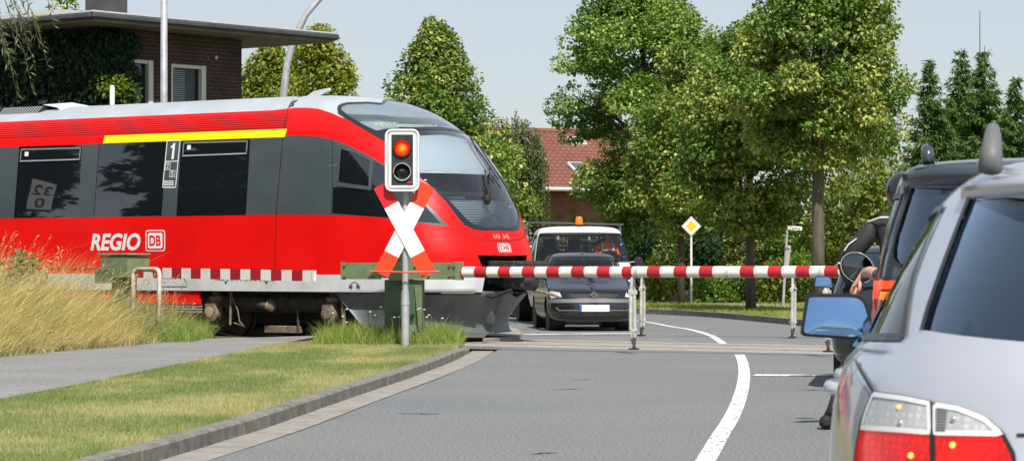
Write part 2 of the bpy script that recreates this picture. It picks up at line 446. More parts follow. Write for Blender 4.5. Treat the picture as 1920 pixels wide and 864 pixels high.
# ------------------------------------------------------------------ THE TRAIN
TRZ = -R(36.5); TLOC = (-2.69156, 44.67363, 0)
_W = [(0.78, 1.46), (1.04, 1.46), (1.9, 1.46), (2.3, 1.44), (2.8, 1.39), (3.2, 1.33), (3.34, 1.30), (3.5, 1.22), (3.67, 1.06), (3.8, .82), (3.88, .55), (3.92, .30), (3.93, 0.001)]
def _w(z): return float(np.interp(z, *zip(*_W)))
TUT = [(.78, 3.237, 1.25), (1.04, 3.237, 1.25), (1.33, 3.233, 1.28), (1.5, 3.19, 1.29), (1.7, 3.115, 1.32), (2.0, 3.02, 1.40), (2.3, 2.88, 1.47), (2.6, 2.71, 1.55), (2.9, 2.48, 1.61), (3.1, 2.28, 1.64), (3.3, 2.01, 1.63), (3.5, 1.70, 1.60), (3.67, 1.355, 1.49), (3.8, .948, 1.40), (3.88, .418, 1.28), (3.92, -.189, 1.22), (3.93, -.8, 1.2)]
TROWS = [(z, _w(z), ut, a, -16.0, .3) for z, ut, a in TUT]
tsk = Skin(TROWS, TLOC, TRZ, 2.5, 3.0)
train = thing('regional_train', 'red diesel regional train with grey window band crossing the road behind the barrier', 'train', TLOC, TRZ)
QE = 2 * tsk.A + tsk.Ls; TM = tsk.Tmax
T_ = tsk.T
roof_poly = [('q', QE, T_(3.655)), ('q', tsk.dom(-.6, 9, 3.655)[0], T_(3.655)), (552, 202), (577, 202), (597, 204), (619, 211), (640, 220), (700, 235), ('c', 3.7), ('q', 0, TM), ('q', QE, TM)]
band_poly = [('s', -15.7, 1.975), ('s', -3, 1.985), (515, 402), (640, 403), (700, 406), (727, 410), (785, 418), (842, 425), (798, 380), (760, 342), (722, 310), (702, 298), (674, 283), (647, 270), (619, 260.5), (591, 256), (563, 254), (527, 255), ('s', -3, 3.2), ('s', -15.7, 3.2)]
ws_frame = [(632, 204), (634, 198), (640, 194.5), (651, 192), (690, 191), (715, 193.2), ('c', 3.83), ('c', 1.725), (906, 432.5), (888, 430), (871, 422), (860, 410), (836, 378), (801, 342.5), (787, 327), (760, 300), (722, 266), (702, 255), (674, 238), (647, 222), (634, 214)]
ws_top = [(638.5, 205), (641, 198), (651, 194.5), (690, 193.3), (715, 195.5), ('c', 3.81), ('c', 3.36), (740, 240.5), (720, 242), (709, 245), (703, 244), (682, 234), (655, 218)]
ws_main = [(728, 250), (745, 246.5), ('c', 3.31), ('c', 1.79), (916, 427), (888, 420.5), (875, 411), (865, 400), (832, 365), (812, 352), (787, 333), (755, 300), (722, 268)]
door_glass = [(624.5, 351), (697, 356), (701, 301), (722, 313), (760, 346), (790, 377), (826, 419), (785, 416), (727, 408), (623, 400)]
cab_frame = [(637, 275), (667, 283), (699.5, 299.5), (695.5, 357), (631, 349)]
cab_win = [(640.5, 280), (667, 288), (695, 302), (691, 349.5), (635.6, 341.5)]
P_ = tsk.poly
sole = [('q', QE, T_(1.045)), ('q', 0, T_(1.045)), ('q', 0, -.02), ('q', QE, -.02)]
notch = [(895, 478), (910, 514), (904, 547), ('q', 0.02, -.03), ('q', -.05, -.03), ('q', -.05, T_(1.335)), ('c', 1.335)]
wins = [[(36, 275), (154, 271), (146, 408), (26, 409)], [(185.5, 269.5), (312.5, 264.5), (303, 404.5), (175.5, 407)], [(340, 265), (469.5, 258.5), (461, 403.5), (330.5, 405.3)]]
regs = [('solebar', P_(sole), m_sole, 0, False), ('roof', P_(roof_poly), m_roofgrey, 0, False), ('window_band', P_(band_poly), m_band, .002, False)]
for w_ in wins: regs.append(('window', P_(w_), m_tglass, -.004, True))
regs += [('cab_door_glass', P_(door_glass), m_tglass, -.002, True), ('cab_window_frame', P_(cab_frame), m_band, .012, True), ('cab_side_window', P_(cab_win), m_tglass, -.004, True),
         ('windscreen_surround', P_(ws_frame), m_frameblk, .004, False), ('destination_glass', P_(ws_top), m_wsglass, 0, False), ('windscreen', P_(ws_main), m_wsglass, 0, False), ('notch', P_(notch), None, 0, False)]
gq = list(np.arange(0, tsk.A + .01, .05)) + list(np.arange(tsk.A + .05, QE, .16)); gt = list(np.arange(0, TM, .07)) + [TM]
tp = skin_parts(tsk, [(0, 0), (QE, 0), (QE, TM), (0, TM)], regs, ('body_shell', m_red), train, gq, gt)
# more windows further back on the straight side, out of the picture edge
for ua in (-9.2, -11.6, -14.0):
    for sg in (-1, 1):
        g = G(); a0, a1 = ua, ua + 1.6
        pts = [Vector((a0, sg * (_w(2.02) + .004), 2.02)), Vector((a1, sg * (_w(2.02) + .004), 2.02)), Vector((a1, sg * (_w(3.12) + .004), 3.12)), Vector((a0, sg * (_w(3.12) + .004), 3.12))]
        g.add(pts, [(0, 1, 2, 3)]); g.build('window', m_tglass, train)
def patch(name, spec, mat, off, parent=train, sk=None, mirror=False, grid=.06, dom=False):
    sk = sk or tsk; pl = spec if dom else sk.poly(spec)
    qs = [p[0] for p in pl]; ts = [p[1] for p in pl]
    pts = [Vector(p) for p in pl]; ed = [(i, (i + 1) % len(pl)) for i in range(len(pl))]
    for q in np.arange(min(qs) + grid / 2, max(qs), grid):
        for t in np.arange(min(ts) + grid / 2, max(ts), grid):
            if inpoly((q, t), pl): pts.append(Vector((q + random.uniform(-1, 1) * 1e-4, t)))
    V, E, F, *_ = delaunay_2d_cdt(pts, ed, [], 0, 1e-5)
    F = [f for f in F if inpoly(sum((V[i] for i in f), Vector((0, 0))) / len(f), pl)]
    P = [sk.S(v[0], v[1], off) for v in V]
    o = mk(name, P, F, mat, parent, smooth=True)
    bm = bmesh.new(); bm.from_mesh(o.data); bmesh.ops.recalc_face_normals(bm, faces=bm.faces); bm.to_mesh(o.data); bm.free()
    if mirror: mk(name, [Vector((p.x, -p.y, p.z)) for p in P], [f[::-1] for f in F], mat, parent, smooth=True)
    return o
# things behind the windscreen: black lining, destination display, blind, cab, ribbed dashboard
lin = [(q, t) for q, t in P_(ws_frame)]
patch('cab_lining', lin, m_cab, -.42, dom=True)
dispT0, dispT1 = T_(3.385), T_(3.60)
patch('destination_box', [(0.0, T_(3.38)), (.95, T_(3.42)), (.95, T_(3.56)), (0.0, T_(3.52))], m_plow, -.012, mirror=True, dom=True)
patch('destination_lining', [(q, t) for q, t in P_(ws_top)], M('lining_light_grey', (.30, .335, .355), .6), -.018, mirror=True, dom=True)
V, F = text_mesh('RB51 Dortmund Hbf', .012, .12)
tw = V[:, 0].max(); ha = tsk.hit(706, 236); hb = tsk.hit(828, 241)
qa = tsk.dom(ha.x, ha.y, ha.z)[0]; qb = tsk.dom(hb.x, hb.y, hb.z)[0] * (1 if hb.y < 0 else -1); za, zb = ha.z, hb.z
for i0, i1 in ((0, 4), (4, 12), (12, 15)):
    pass
mk('destination_text', [tsk.S(lerp(qa, qb, v[0] / tw), lerp(T_(za), T_(zb), v[0] / tw) + v[1] * .10, -.006) for v in V], F, m_led, tp['destination_glass'][0])
bl0, bl1 = T_(2.655), T_(3.30)
bpol = [(q, t) for q, t in P_([(728, 252), (745, 250), ('c', 3.29), ('c', 2.655), (789, 316), (765, 308), (735, 280)])]
patch('sun_blind', bpol, m_blind, -.07, mirror=True, dom=True)
ribbon(tsk, [(q, T_(2.65)) for q in np.linspace(1.0, 0, 14)], .025, -.06, 'blind_rail', m_sole, train)
patch('dashboard_edge', [(1.0, T_(2.26)), (1.0, T_(2.33)), (0.0, T_(2.33)), (0.0, T_(2.26))], m_black, -.03, mirror=True, dom=True)
dash = patch('dashboard', [(.86, T_(1.75)), (1.02, T_(2.27)), (0.0, T_(2.27)), (0.0, T_(1.75))], m_dash, -.13, mirror=True, dom=True)
g = G()
for k, z in enumerate(np.linspace(1.80, 2.22, 11)):
    for sg in (1, -1):
        qq = [(sg * q, T_(z)) for q in np.linspace(.92, 0, 12)]
        A_ = [tsk.S(q, t, -.12) for q, t in qq]; B_ = [tsk.S(q, t + .012, -.10) for q, t in qq]; C_ = [tsk.S(q, t + .024, -.12) for q, t in qq]
        g.sheet(A_, B_); g.sheet(B_, C_)
g.build('dashboard_rib', m_sole, dash)
for q in (.62, -.30):   # the lamp reflectors behind the lower glass
    c = tsk.S(q, T_(2.12), -.06); gl = G(); gl.sph(c, .05); gl.build('headlamp', m_chrome, train, smooth=True)
# wipers
for (x0, y0, x1, y1, x2, y2) in ((913, 372, 905, 318, 888, 268), (915, 370, 914, 312, 940, 352)):
    pts = [tsk.hit(x, y) for x, y in ((x0, y0), (x1, y1))]
    P = [tsk.S(*tsk.dom(p.x, p.y, p.z), .05) if p.y < 0 else Vector((p.x + .04, p.y, p.z)) for p in pts]
    G().tube(P, .012, 6).build('wiper_arm', m_black, train)
for (a, b) in (((886, 263), (943, 350)), ((878, 262), (931, 340))):
    P = []
    for k in range(6):
        h = tsk.hit(lerp(a[0], b[0], k / 5), lerp(a[1], b[1], k / 5))
        if h: P.append(h + Vector((.05, -.012, .02)))
    G().tube(P, .011, 6).build('wiper_blade', m_black, train)
p = tsk.hit(912, 374); G().sph(p + Vector((.02, 0, 0)), (.06, .06, .08)).build('wiper_pivot', m_black, train, smooth=True)
# panel seams
seamm = M('seam_dark', (.02, .005, .005), .7)
ribbon(tsk, P_([(549, 186), (540, 203), (531, 255), (522, 350), (518, 402), (516, 505), (516, 514)], False), .018, .003, 'panel_seam', seamm, train, False)
ribbon(tsk, P_([(563, 181.5), (552, 190), (545, 201)], False), .10, .005, 'roof_seal', m_frameblk, train, False)
ribbon(tsk, P_([('s', -15, 1.125), ('s', -.25, 1.125)], False), .016, .003, 'panel_seam', seamm, train)
ribbon(tsk, P_([(842, 425), (862, 436), (880, 443), (905, 449), (930, 451), (945, 451), ('c', 1.555)], False), .012, .003, 'bonnet_seam', seamm, train)
ribbon(tsk, P_([(623, 258), (624, 350), (622, 402)], False), .010, .006, 'door_seam', m_black, train, False)
# ribbed cantrail and yellow first-class stripe
for k, z in enumerate(np.linspace(3.365, 3.58, 7)):
    q0 = tsk.dom(-15.5, 9, z); q1 = tsk.dom(-.12, 9, z)
    ribbon(tsk, [q0, q1], .012, .004, 'cantrail_groove', seamm, train)
yel = [('s', -4.12, 3.205), ('s', -.12, 3.205), ('s', -.10, 3.335), ('s', -4.11, 3.335)]
patch('first_class_stripe', yel, m_yellow, .004, mirror=True)
# small opening windows with light frames
for vw in ([(40, 280.5), (151, 277.5), (149, 299), (38, 302.5)], [(344.5, 268), (464, 264.5), (461.7, 288), (343, 292.5)]):
    o = patch('vent_window', vw, m_tglass, .004)
    fr = P_(vw); fr = fr + fr[:1]
    ribbon(tsk, fr, .028, .006, 'vent_frame', M('frame_grey', (.16, .18, .19), .5), o, False)
    fr = P_([vw[3], vw[2]], False)
    ribbon(tsk, fr, .02, .012, 'vent_sill', m_galv, o, False)
    x, y = vw[0]; V, F = text_mesh('Z', .03)
    q = [(x + 7, y + 4.5), (x + 14, y + 4.3), (x + 13.6, y + 12.5), (x + 6.6, y + 12.7)]
    patch('vent_sticker', q, m_logo, .010, o)
def side_text(s, x0, y0, x1, y1, mat, name, off=.006, bold=0, shear=0, parent=train, rot=False):
    """lettering laid on the body side between two photo pixels (lower left, upper right)"""
    V, F = text_mesh(s, bold, shear); w = V[:, 0].max()
    P = []
    for v in V:
        x = lerp(x0, x1, v[0] / w); y = lerp(y0, y1, v[1]); y += 0
        P.append((x, y))
    a, b = tsk.hit(x0, y0), tsk.hit(x1, y1)
    O3 = []
    for v in V:
        u = lerp(a.x, b.x, v[0] / w); z = lerp(a.z, b.z, v[1]); wv = _w(z)
        O3.append(Vector((u, -(wv + off), z)))
    return mk(name, O3, F, mat, parent)
side_text('REGIO', 170, 470, 264, 437, m_logo, 'side_lettering', bold=.035, shear=.22)
def db_logo(cx, cy, w, h, mapf, parent, name):
    V0 = [(-.5, -.5), (.5, -.5), (.5, .5), (-.5, .5)]
    def rr(s_, r_):
        pts = []
        for (sx, sy, a0) in ((1, 1, 0), (-1, 1, 90), (-1, -1, 180), (1, -1, 270)):
            for k in range(5):
                a = R(a0 + k * 22.5); pts.append((sx * (w / 2 * s_ - r_) + r_ * math.cos(a), sy * (h / 2 * s_ - r_) + r_ * math.sin(a)))
        return pts
    lg = None
    for (s_, m_, off) in ((1, m_logo, .004), (.90, m_red, .006), (.74, m_logo, .008)):
        p_ = rr(s_, .13 * h * s_); o = mk(name if s_ == 1 else 'logo_border' if s_ == .9 else 'logo_field', [mapf(cx + a, cy + b, off) for a, b in p_], [tuple(range(len(p_)))], m_, lg or parent)
        lg = lg or o
    V, F = text_mesh('DB', .03); tw = V[:, 0].max()
    mk('logo_letters', [mapf(cx + (v[0] / tw - .5) * w * .58, cy + (v[1] - .5) * h * .5, .010) for v in V], F, m_red, lg)
h = tsk.hit(291.5, 451)
db_logo(h.x, h.z, .44, .345, lambda u, z, off: Vector((u, -(_w(z) + off), z)), train, 'railway_logo')
t0 = T_(1.46)
db_logo(0.0, t0, .115, .145, lambda u, t, off: tsk.S(-u, t, off), train, 'railway_logo')
V, F = text_mesh('643 542', .0); tw = V[:, 0].max()
nm_ = mk('front_number', [tsk.S(.075 - v[0] / tw * .15, T_(1.60) + v[1] * .075, .004) for v in V], F, M('front_number_pale', (.75, .30, .26), .5), train)
h = tsk.hit(403, 528); side_text('9580 0 643 542-5 D-DB Rsp', 403, 527.5, 517, 519, m_ink, 'side_number')
for px in (424, 500):
    a = tsk.hit(px, 533); mk('solebar_mark', [Vector((a.x - .03, -1.466, a.z + .05)), Vector((a.x + .03, -1.466, a.z + .05)), Vector((a.x, -1.466, a.z))], [(0, 1, 2)], m_ink, train)
# asterisk marks on the solebar
a = tsk.hit(665, 537); g = G()
for du in (-.075, .075):
    for k in range(3):
        an = math.pi * k / 3 + .3; d = Vector((math.cos(an), 0, math.sin(an))) * .045; c = Vector((a.x + du, -1.468, a.z)); n_ = Vector((-d.z, 0, d.x)).normalized() * .006
        g.add([c - d - n_, c + d - n_, c + d + n_, c - d + n_], [(0, 1, 2, 3)])
for k in range(6):
    b0, b1 = math.pi * k / 6, math.pi * (k + 1) / 6
    g.add([Vector((a.x + .07 * math.cos(t) * r_, -1.469, a.z + .02 + .055 * math.sin(t) * r_)) for t, r_ in ((b0, .88), (b1, .88), (b1, 1.05), (b0, 1.05))], [(0, 1, 2, 3)])
g.build('lifting_mark', m_ink, train)
# first-class panel "1"
inf = patch('class_panel', [(314, 264), (338, 263.3), (329.7, 351.4), (305.5, 351.4)], m_band, .006)
fr = P_([(314, 264), (338, 263.3), (329.7, 351.4), (305.5, 351.4)]); ribbon(tsk, fr + fr[:1], .018, .009, 'panel_border', m_logo, inf, False)
a = tsk.hit(320, 299); b = tsk.hit(331, 268); one = [(.45, 0), (1, 0), (1.0, 1), (.62, 1), (.45, .9), (.0, .80), (.0, .68), (.45, .75)]
mk('class_numeral', [Vector((lerp(a.x, b.x, p) - .02 , -(_w(lerp(a.z, b.z, q)) + .010), lerp(a.z, b.z, q))) for p, q in one], [tuple(range(8))], m_logo, inf)
for sp in ([(309.8, 303), (334.5, 302.3)],): ribbon(tsk, P_(sp, False), .014, .009, 'panel_rule', m_logo, inf, False)
for q in ([(311, 306), (320, 306), (319, 318), (310, 318)], [(319.5, 320), (329, 320), (328, 332), (318.5, 332)]):
    fr = P_(q); ribbon(tsk, fr + fr[:1], .012, .009, 'pictogram_box', m_logo, inf, False)
side_text('Z', 312, 316, 318.5, 308, m_logo, 'pictogram', .010, parent=inf); side_text('5', 321, 330.5, 326.5, 321.5, m_logo, 'pictogram', .010, parent=inf)
for y_ in (340, 343.5, 347): ribbon(tsk, P_([(307.5, y_), (326, y_ - .3)], False), .016, .009, 'panel_small_print', m_logo, inf, False)   # print too small to read
# roof equipment
def tpt(px, py, w):
    """photo pixel -> train coords on the plane at lateral distance w"""
    r = (px - 960) / FPX; c_, s_ = math.cos(-TRZ), math.sin(-TRZ)
    u = (r * (TLOC[1] - w * c_) - TLOC[0] + w * s_) / (c_ + r * s_); Y = TLOC[1] - u * s_ - w * c_
    return Vector((u, -w, EYE + (HORIZ - py) * Y / FPX))
a = tpt(0, 222, .85); b = tpt(66, 218, .85)
g = G(); g.prism([Vector((a.x - 1.2, -.95, 3.6)), Vector((b.x - .02, -.95, 3.6)), Vector((b.x + .10, -.72, 3.93)), Vector((a.x - 1.2, -.72, 3.93))], (0, 1.4, .05)); fan = g.build('cooler_housing', m_dark, train)
g = G()
for k in range(15):
    u = b.x - .06 - k * .065; g.add([Vector((u, -.96, 3.635)), Vector((u + .03, -.96, 3.635)), Vector((u + .11, -.735, 3.92)), Vector((u + .08, -.735, 3.92))], [(0, 1, 2, 3)])
g.build('cooler_grille', m_galv, fan)
a = tpt(60, 200, .1); b = tpt(165, 198, .1)
g = G(); prof = [(-1.8, 0), (-1.7, .13), (-.5, .16), (-.15, .10), (0, 0)]
for i in range(len(prof) - 1):
    A_ = [Vector((b.x + prof[i][0], y, 3.86 + prof[i][1] - .1 * abs(y))) for y in (-.7, -.5, 0, .5, .7)]
    B_ = [Vector((b.x + prof[i + 1][0], y, 3.86 + prof[i + 1][1] - .1 * abs(y))) for y in (-.7, -.5, 0, .5, .7)]
    g.sheet(A_, B_)
g.build('roof_fairing', m_sole, train, smooth=True)
a = tpt(560, 184, .2); b = tpt(615, 166, .2)
g = G(); g.prism([a + Vector((0, 0, -.06)), a + Vector((.25, 0, -.06)), b + Vector((.01, 0, -.03)), b + Vector((0, 0, .01)), lerp(a, b, .5) + Vector((0, 0, .035))], (0, .06, 0)); g.build('roof_antenna', m_sole, train)
# snow plough
PROWS = [(.13, 1.33, 2.93, 1.25, -16, .3), (.19, 1.30, 2.86, 1.22, -16, .3), (.32, 1.28, 2.84, 1.2, -16, .3), (.5, 1.31, 2.95, 1.22, -16, .3), (.68, 1.38, 3.10, 1.25, -16, .3), (.80, 1.42, 3.20, 1.25, -16, .3)]
psk = Skin(PROWS, TLOC, TRZ, 2.5, 3.0)
pq = psk.dom(.95, 9, .8)[0]
outer = [(0, 0), (psk.dom(1.55, 9, .2)[0], 0), (pq, psk.Tmax), (0, psk.Tmax)]
plough = skin_parts(psk, outer, [], ('snow_plough', m_plow), train, list(np.arange(.037, pq, .081)), list(np.arange(.027, psk.Tmax, .058)))['snow_plough'][0]
ribbon(psk, [(q, psk.Tmax - .02) for q in np.linspace(.75, .35, 6)], .02, .02, 'plough_edge_strip', m_white, plough, False)
# underframe, front end and coupler
g = G(); g.box((-7.2, 0, .62), (17.0, 2.2, .34)); g.build('underframe', m_grime, train)
g = G(); g.box((2.2, 0, 1.06), (.9, 2.3, .62)); g.build('notch_dark_fill', m_black, train)  # black box added inside so the coupler opening looks dark
for y in (-.78, .78):
    o = G().lathe((2.66, y, 1.17), (1, 0, 0), [(0, .09), (.10, .10), (.14, .085), (.10, .07), (.06, .05)], 16).build('front_lamp', m_dark, train, smooth=True)
    G().lathe((2.74, y, 1.17), (1, 0, 0), [(0, .075), (.02, .06), (.03, .0)], 16).build('lens', m_galv, o, smooth=True)
g = G(); g.tube([(2.4, 0, .98), (3.1, 0, .98), (3.3, 0, .98)], [.13, .12, .14], 10); g.build('coupler_shank', m_dark, train)
g = G(); g.box((3.52, 0, 1.0), (.42, .46, .36), bev=.05); g.box((3.75, .0, 1.16), (.12, .75, .16), bev=.02); g.lathe((3.72, -.1, .96), (1, 0, 0), [(0, .12), (.10, .08), (.12, .02)], 12); g.box((3.45, 0, 1.21), (.5, .85, .10), bev=.02)
cp = g.build('coupler_head', m_dark, train)
G().tube([(3.5, .1, .84), (3.8, .22, .78), (4.05, .3, .70)], [.025, .025, .015], 6).build('coupler_horn', m_rust, cp)
G().tube([(2.7, -.35, .86), (3.2, -.3, .70), (3.5, -.2, .82)], .03, 6).build('air_hose', m_rubber, train)
G().tube([(2.8, .35, .92), (3.2, .33, .72), (3.5, .2, .84)], .03, 6).build('air_hose', m_rubber, train)
G().box((3.05, -.1, 1.12), (.08, .08, .22)).build('coupler_lever', m_boomwhite, train)
# side skirts left of the bogie
b = tpt(374, 560, 1.42)
g = G(); g.box((b.x - 6.5, -1.40, .67), (13, .05, .22)); g.box((b.x - 6.5, 1.40, .67), (13, .05, .22)); g.build('skirt', m_red, train)
g = G()
for z in (.53, .485, .44): g.box((b.x - 6.5, -1.38, z), (13, .06, .022))
g.build('step_board', m_galv, train)
fr = P_([(298, 521), (346, 521), (354, 545), (298, 545)]); ribbon(tsk, fr + fr[:1], .012, .004, 'hatch_outline', m_ink, train, False)
# bogie
bog = thing('tmp', 'x', 'x'); bpy.data.objects.remove(bog)
ax = [tpt(397, 588, 1.3), tpt(617, 583, 1.3)]
WR = .42
bg = G(); bg.box(((ax[0].x + ax[1].x) / 2, -1.12, .60), (ax[1].x - ax[0].x + .5, .16, .20), bev=.03); bg.box(((ax[0].x + ax[1].x) / 2, 1.12, .60), (ax[1].x - ax[0].x + .5, .16, .20), bev=.03)
bg.box(((ax[0].x + ax[1].x) / 2, 0, .55), (.5, 2.0, .24)); bogie = bg.build('bogie', m_grime, train)
for a in ax:
    for sg in (-1, 1):
        wh = G().lathe((a.x, sg * .68, WR), (0, sg, 0), [(0, .20), (.0, WR + .03), (.03, WR + .03), (.04, WR), (.13, WR - .01), (.13, WR - .07), (.09, WR - .09), (.09, .13), (.15, .12), (.15, .02)], 32).build('wheel', m_wheel, bogie, auto=35)
        bx = G().box((a.x, sg * 1.28, .50), (.25, .14, .20), bev=.03); bx.lathe((a.x, sg * 1.2, .43), (0, sg, 0), [(0, .15), (.12, .15), (.14, .11)], 18); bx.tube([(a.x - .11, sg * 1.27, .2), (a.x + .11, sg * 1.27, .2)], .02, 6)
        o = bx.build('axle_box', m_rust, bogie, auto=40)
        G().lathe((a.x, sg * 1.335, .44), (0, sg, 0), [(0, .085), (.03, .085), (.035, .06)], 14).build('axle_cap', M('cap_tan', (.33, .26, .18), .6) if sg < 0 and a is ax[0] else m_rust, o, auto=40)
        G().lathe((a.x + .02, sg * 1.2, .60), (0, 0, 1), [(0, .10), (.04, .13), (.09, .13), (.10, .07), (.2, .07)], 14).build('primary_spring', m_rust, bogie, auto=40)
    G().tube([(a.x, -.7, WR), (a.x, .7, WR)], .08, 10).build('axle', m_grime, bogie)
xm = (ax[0].x + ax[1].x) / 2
for sg in (-1, 1):
    G().tube([(xm - .22, sg * 1.30, .58), (xm - .02, sg * 1.32, .55), (xm + .02, sg * 1.32, .55)], [.05, .065, .09], 10).build('damper', m_rust, bogie, smooth=True)
    G().lathe((xm + .02, sg * 1.26, .55), (0, sg, 0), [(0, .10), (.06, .10), (.09, .06), (.1, .02)], 14).build('damper_eye', m_rust, bogie, auto=40)
    G().tube([(ax[0].x + .42, sg * 1.30, .78), (ax[0].x + .42, sg * 1.32, .24)], .022, 6).build('sand_pipe', m_rust, bogie)
    G().tube([(ax[0].x + .45, sg * 1.32, .70), (ax[0].x + .58, sg * 1.32, .48), (ax[0].x + .62, sg * 1.32, .30), (ax[0].x + .72, sg * 1.32, .22), (ax[0].x + .5, sg * 1.32, .27)], .012, 5).build('brake_hose', m_rust, bogie)
    G().box((xm + .16, sg * 1.15, .175), (.75, .1, .12), bev=.015).build('track_brake', m_rust, bogie)
    G().tube([(xm + .52, sg * 1.22, .50), (xm + .54, sg * 1.22, .12)], .02, 6).build('brake_rod', m_grime, bogie)
    G().tube([(ax[1].x + .30, sg * 1.32, .76), (ax[1].x + .30, sg * 1.32, .46), (ax[1].x + .36, sg * 1.32, .12)], [.018, .03, .03], 6).build('sand_pipe', m_rust, bogie)
    G().lathe((xm, sg * .95, .62), (0, 0, 1), [(0, .22), (.12, .26), (.16, .26), (.18, .2)], 16).build('air_spring', m_rubber, bogie, auto=40)
G().box((xm, 0, .44), (ax[1].x - ax[0].x - .95, 1.5, .42), bev=.03).build('dark_fill_box', m_black, bogie)  # black filler added to darken the see-through gap between the wheels
G().box((xm, 0, .16), (ax[1].x - ax[0].x + .3, 1.3, .05)).build('dark_fill_tray', m_black, bogie)  # filler sheet, added for the same darkness low under the bogie
for a in ax: G().lathe((a.x, -.45, WR), (0, 1, 0), [(0, .24), (.9, .24)], 16).build('dark_fill_drum', m_black, bogie)  # black filler drums, added to darken the space at the axles
g = G(); g.box((-6.6, 0, .30), (8.0, 2.2, .40), bev=.03); g.build('underframe_fill', m_grime, train)  # filler box added to deepen the dark under the body
G().box((2.0, 0, .45), (.8, 2.0, .5)).build('plough_carrier', m_black, train)
# rear bogie, outside the picture
for k in range(1):
    c = copy_tree(bogie, train); c.location.x = -11.5
# ------------------------------------------------------------------ GROUND, ROAD, TRACK
def struct(o): o['kind'] = 'structure'; return o
def flat(name, pts, z, mat, parent=None):
    return mk(name, [Vector((p[0], p[1], z if len(p) < 3 else p[2])) for p in pts], [tuple(range(len(pts)))], mat, parent)
_tc, _ts = math.cos(TRZ), math.sin(TRZ)
def tw(u, w, z=0):      # train coords -> world
    return Vector((TLOC[0] + u * _tc + w * _ts, TLOC[1] + u * _ts - w * _tc, z))
struct(mk('ground', [(-2500, -60, -.12), (2500, -60, -.12), (2500, 4000, -.12), (-2500, 4000, -.12)], [(0, 1, 2, 3)], m_field))
LE = [(-4.4, -3), (-3.3, 6), (-2.55, 12), (-1.90, 17.4), (-1.53, 20.8), (-1.18, 25.1), (-.70, 30.7), (-.22, 38.9), (.0, 42), (.13, 45), (.1, 50), (-.4, 57), (-1.5, 63), (-4, 69), (-9, 74), (-18, 79)]
RE = [(2.9, -3), (3.6, 6), (4.1, 12), (4.8, 17.4), (5.2, 20.8), (5.7, 25.1), (6.3, 30.7), (6.6, 38.9), (6.5, 42), (6.4, 45), (6.05, 50), (5.2, 57), (4.35, 62.5), (2.6, 67.5), (-2, 73.5), (-14, 84)]
def smooth_line(P, k=6):
    P = np.array(P, float); t = np.arange(len(P)); fx, fy = pchip(t, P[:, 0]), pchip(t, P[:, 1])
    return [(fx(a), fy(a)) for a in np.linspace(0, len(P) - 1, (len(P) - 1) * k + 1)]
LS, RS = smooth_line(LE), smooth_line(RE)
g = G(); g.sheet([Vector((x, y, 0)) for x, y in LS], [Vector((x, y, 0)) for x, y in RS]); struct(g.build('road', m_asph))
def xl(d): return float(np.interp(d, [p[1] for p in LS[:60]], [p[0] for p in LS[:60]]))
# repaired asphalt either side of the rails
pa = [tw(-.2 + 3.2, -1.35, .004), tw(14, -1.35, .004), tw(14, -4.4, .004), tw(2.2, -4.6, .004)]
struct(flat('asphalt_repair', [(p.x, p.y) for p in pa], .004, m_asph2))
# rails and crossing panels
gb = G(); gb.sheet([tw(-40, 2.0, -.03), tw(30, 2.0, -.03)], [tw(-40, -2.0, -.03), tw(30, -2.0, -.03)]); struct(gb.build('track_bed', m_ballast))
for w in (.7525, -.7525):
    gr = G(); gr.box(tw(-4, w, -.02), (70, .07, .06), rot=TRZ); o = struct(gr.build('rail', m_rail))
cr = thing('x', 'x', 'x'); bpy.data.objects.remove(cr)
panels = []
for w0, w1 in ((.82, 1.55), (-.64, .64), (-.82, -1.5)):
    u = 2.75
    while u < 12.5:
        c = tw(u + .59, (w0 + w1) / 2, -.026 + random.uniform(-.002, .002))
        pn = G().box(c, (1.17, abs(w1 - w0), .07), rot=TRZ, bev=.008).build('crossing_panel', m_panel); panels.append(pn); u += 1.2
cp_root = bpy.data.objects.new('level_crossing_deck', None); COL.objects.link(cp_root); cp_root['kind'] = 'structure'
for p_ in panels: p_.parent = cp_root
# kerb along the lawn: single stones, and a gutter of slabs
KF = smooth_line([(-3.62, 4), (-2.85, 12), (-2.20, 17.4), (-1.84, 20.8), (-1.487, 25.1), (-1.01, 30.7), (-.70, 35.2), (-.546, 38.7)], 10)
def along(line, step, start=0.0):
    P = np.array(line); s_ = np.concatenate([[0], np.cumsum(np.hypot(*np.diff(P, axis=0).T))]); out = []; a = start
    while a + step < s_[-1]:
        out.append(((np.interp(a, s_, P[:, 0]), np.interp(a, s_, P[:, 1])), (np.interp(a + step, s_, P[:, 0]), np.interp(a + step, s_, P[:, 1])))); a += step
    return out
kr = bpy.data.objects.new('kerb', None); COL.objects.link(kr); kr['kind'] = 'structure'
ks = along(KF, 1.0)
for i, (a, b) in enumerate(ks):
    a, b = Vector((*a, 0)), Vector((*b, 0)); d = (b - a).normalized(); n = Vector((-d.y, d.x, 0)); gap = d * .006
    h = .115 if i < len(ks) - 2 else (.10 if i == len(ks) - 2 else .075)
    j = random.uniform(-.004, .004); off = n * (j + (.012 if i == len(ks) - 4 else 0)); hz = Vector((0, 0, h + random.uniform(-.003, .003))); lo = Vector((0, 0, -.1))
    p0, p1, q0, q1 = a + gap + off, b - gap + off, a + gap + n * .13 + off, b - gap + n * .13 + off; r_ = n * .02; dz = Vector((0, 0, -.018))
    g = G(); g.add([p0 + lo, p1 + lo, p1 + hz + dz, p0 + hz + dz, p0 + hz + r_, p1 + hz + r_, q0 + hz, q1 + hz, q0 + lo, q1 + lo],
                   [(0, 1, 2, 3), (3, 2, 5, 4), (4, 5, 7, 6), (6, 7, 9, 8), (0, 3, 4, 6, 8), (1, 9, 7, 5, 2)])
    g.build('kerb_stone', m_kerb, kr)
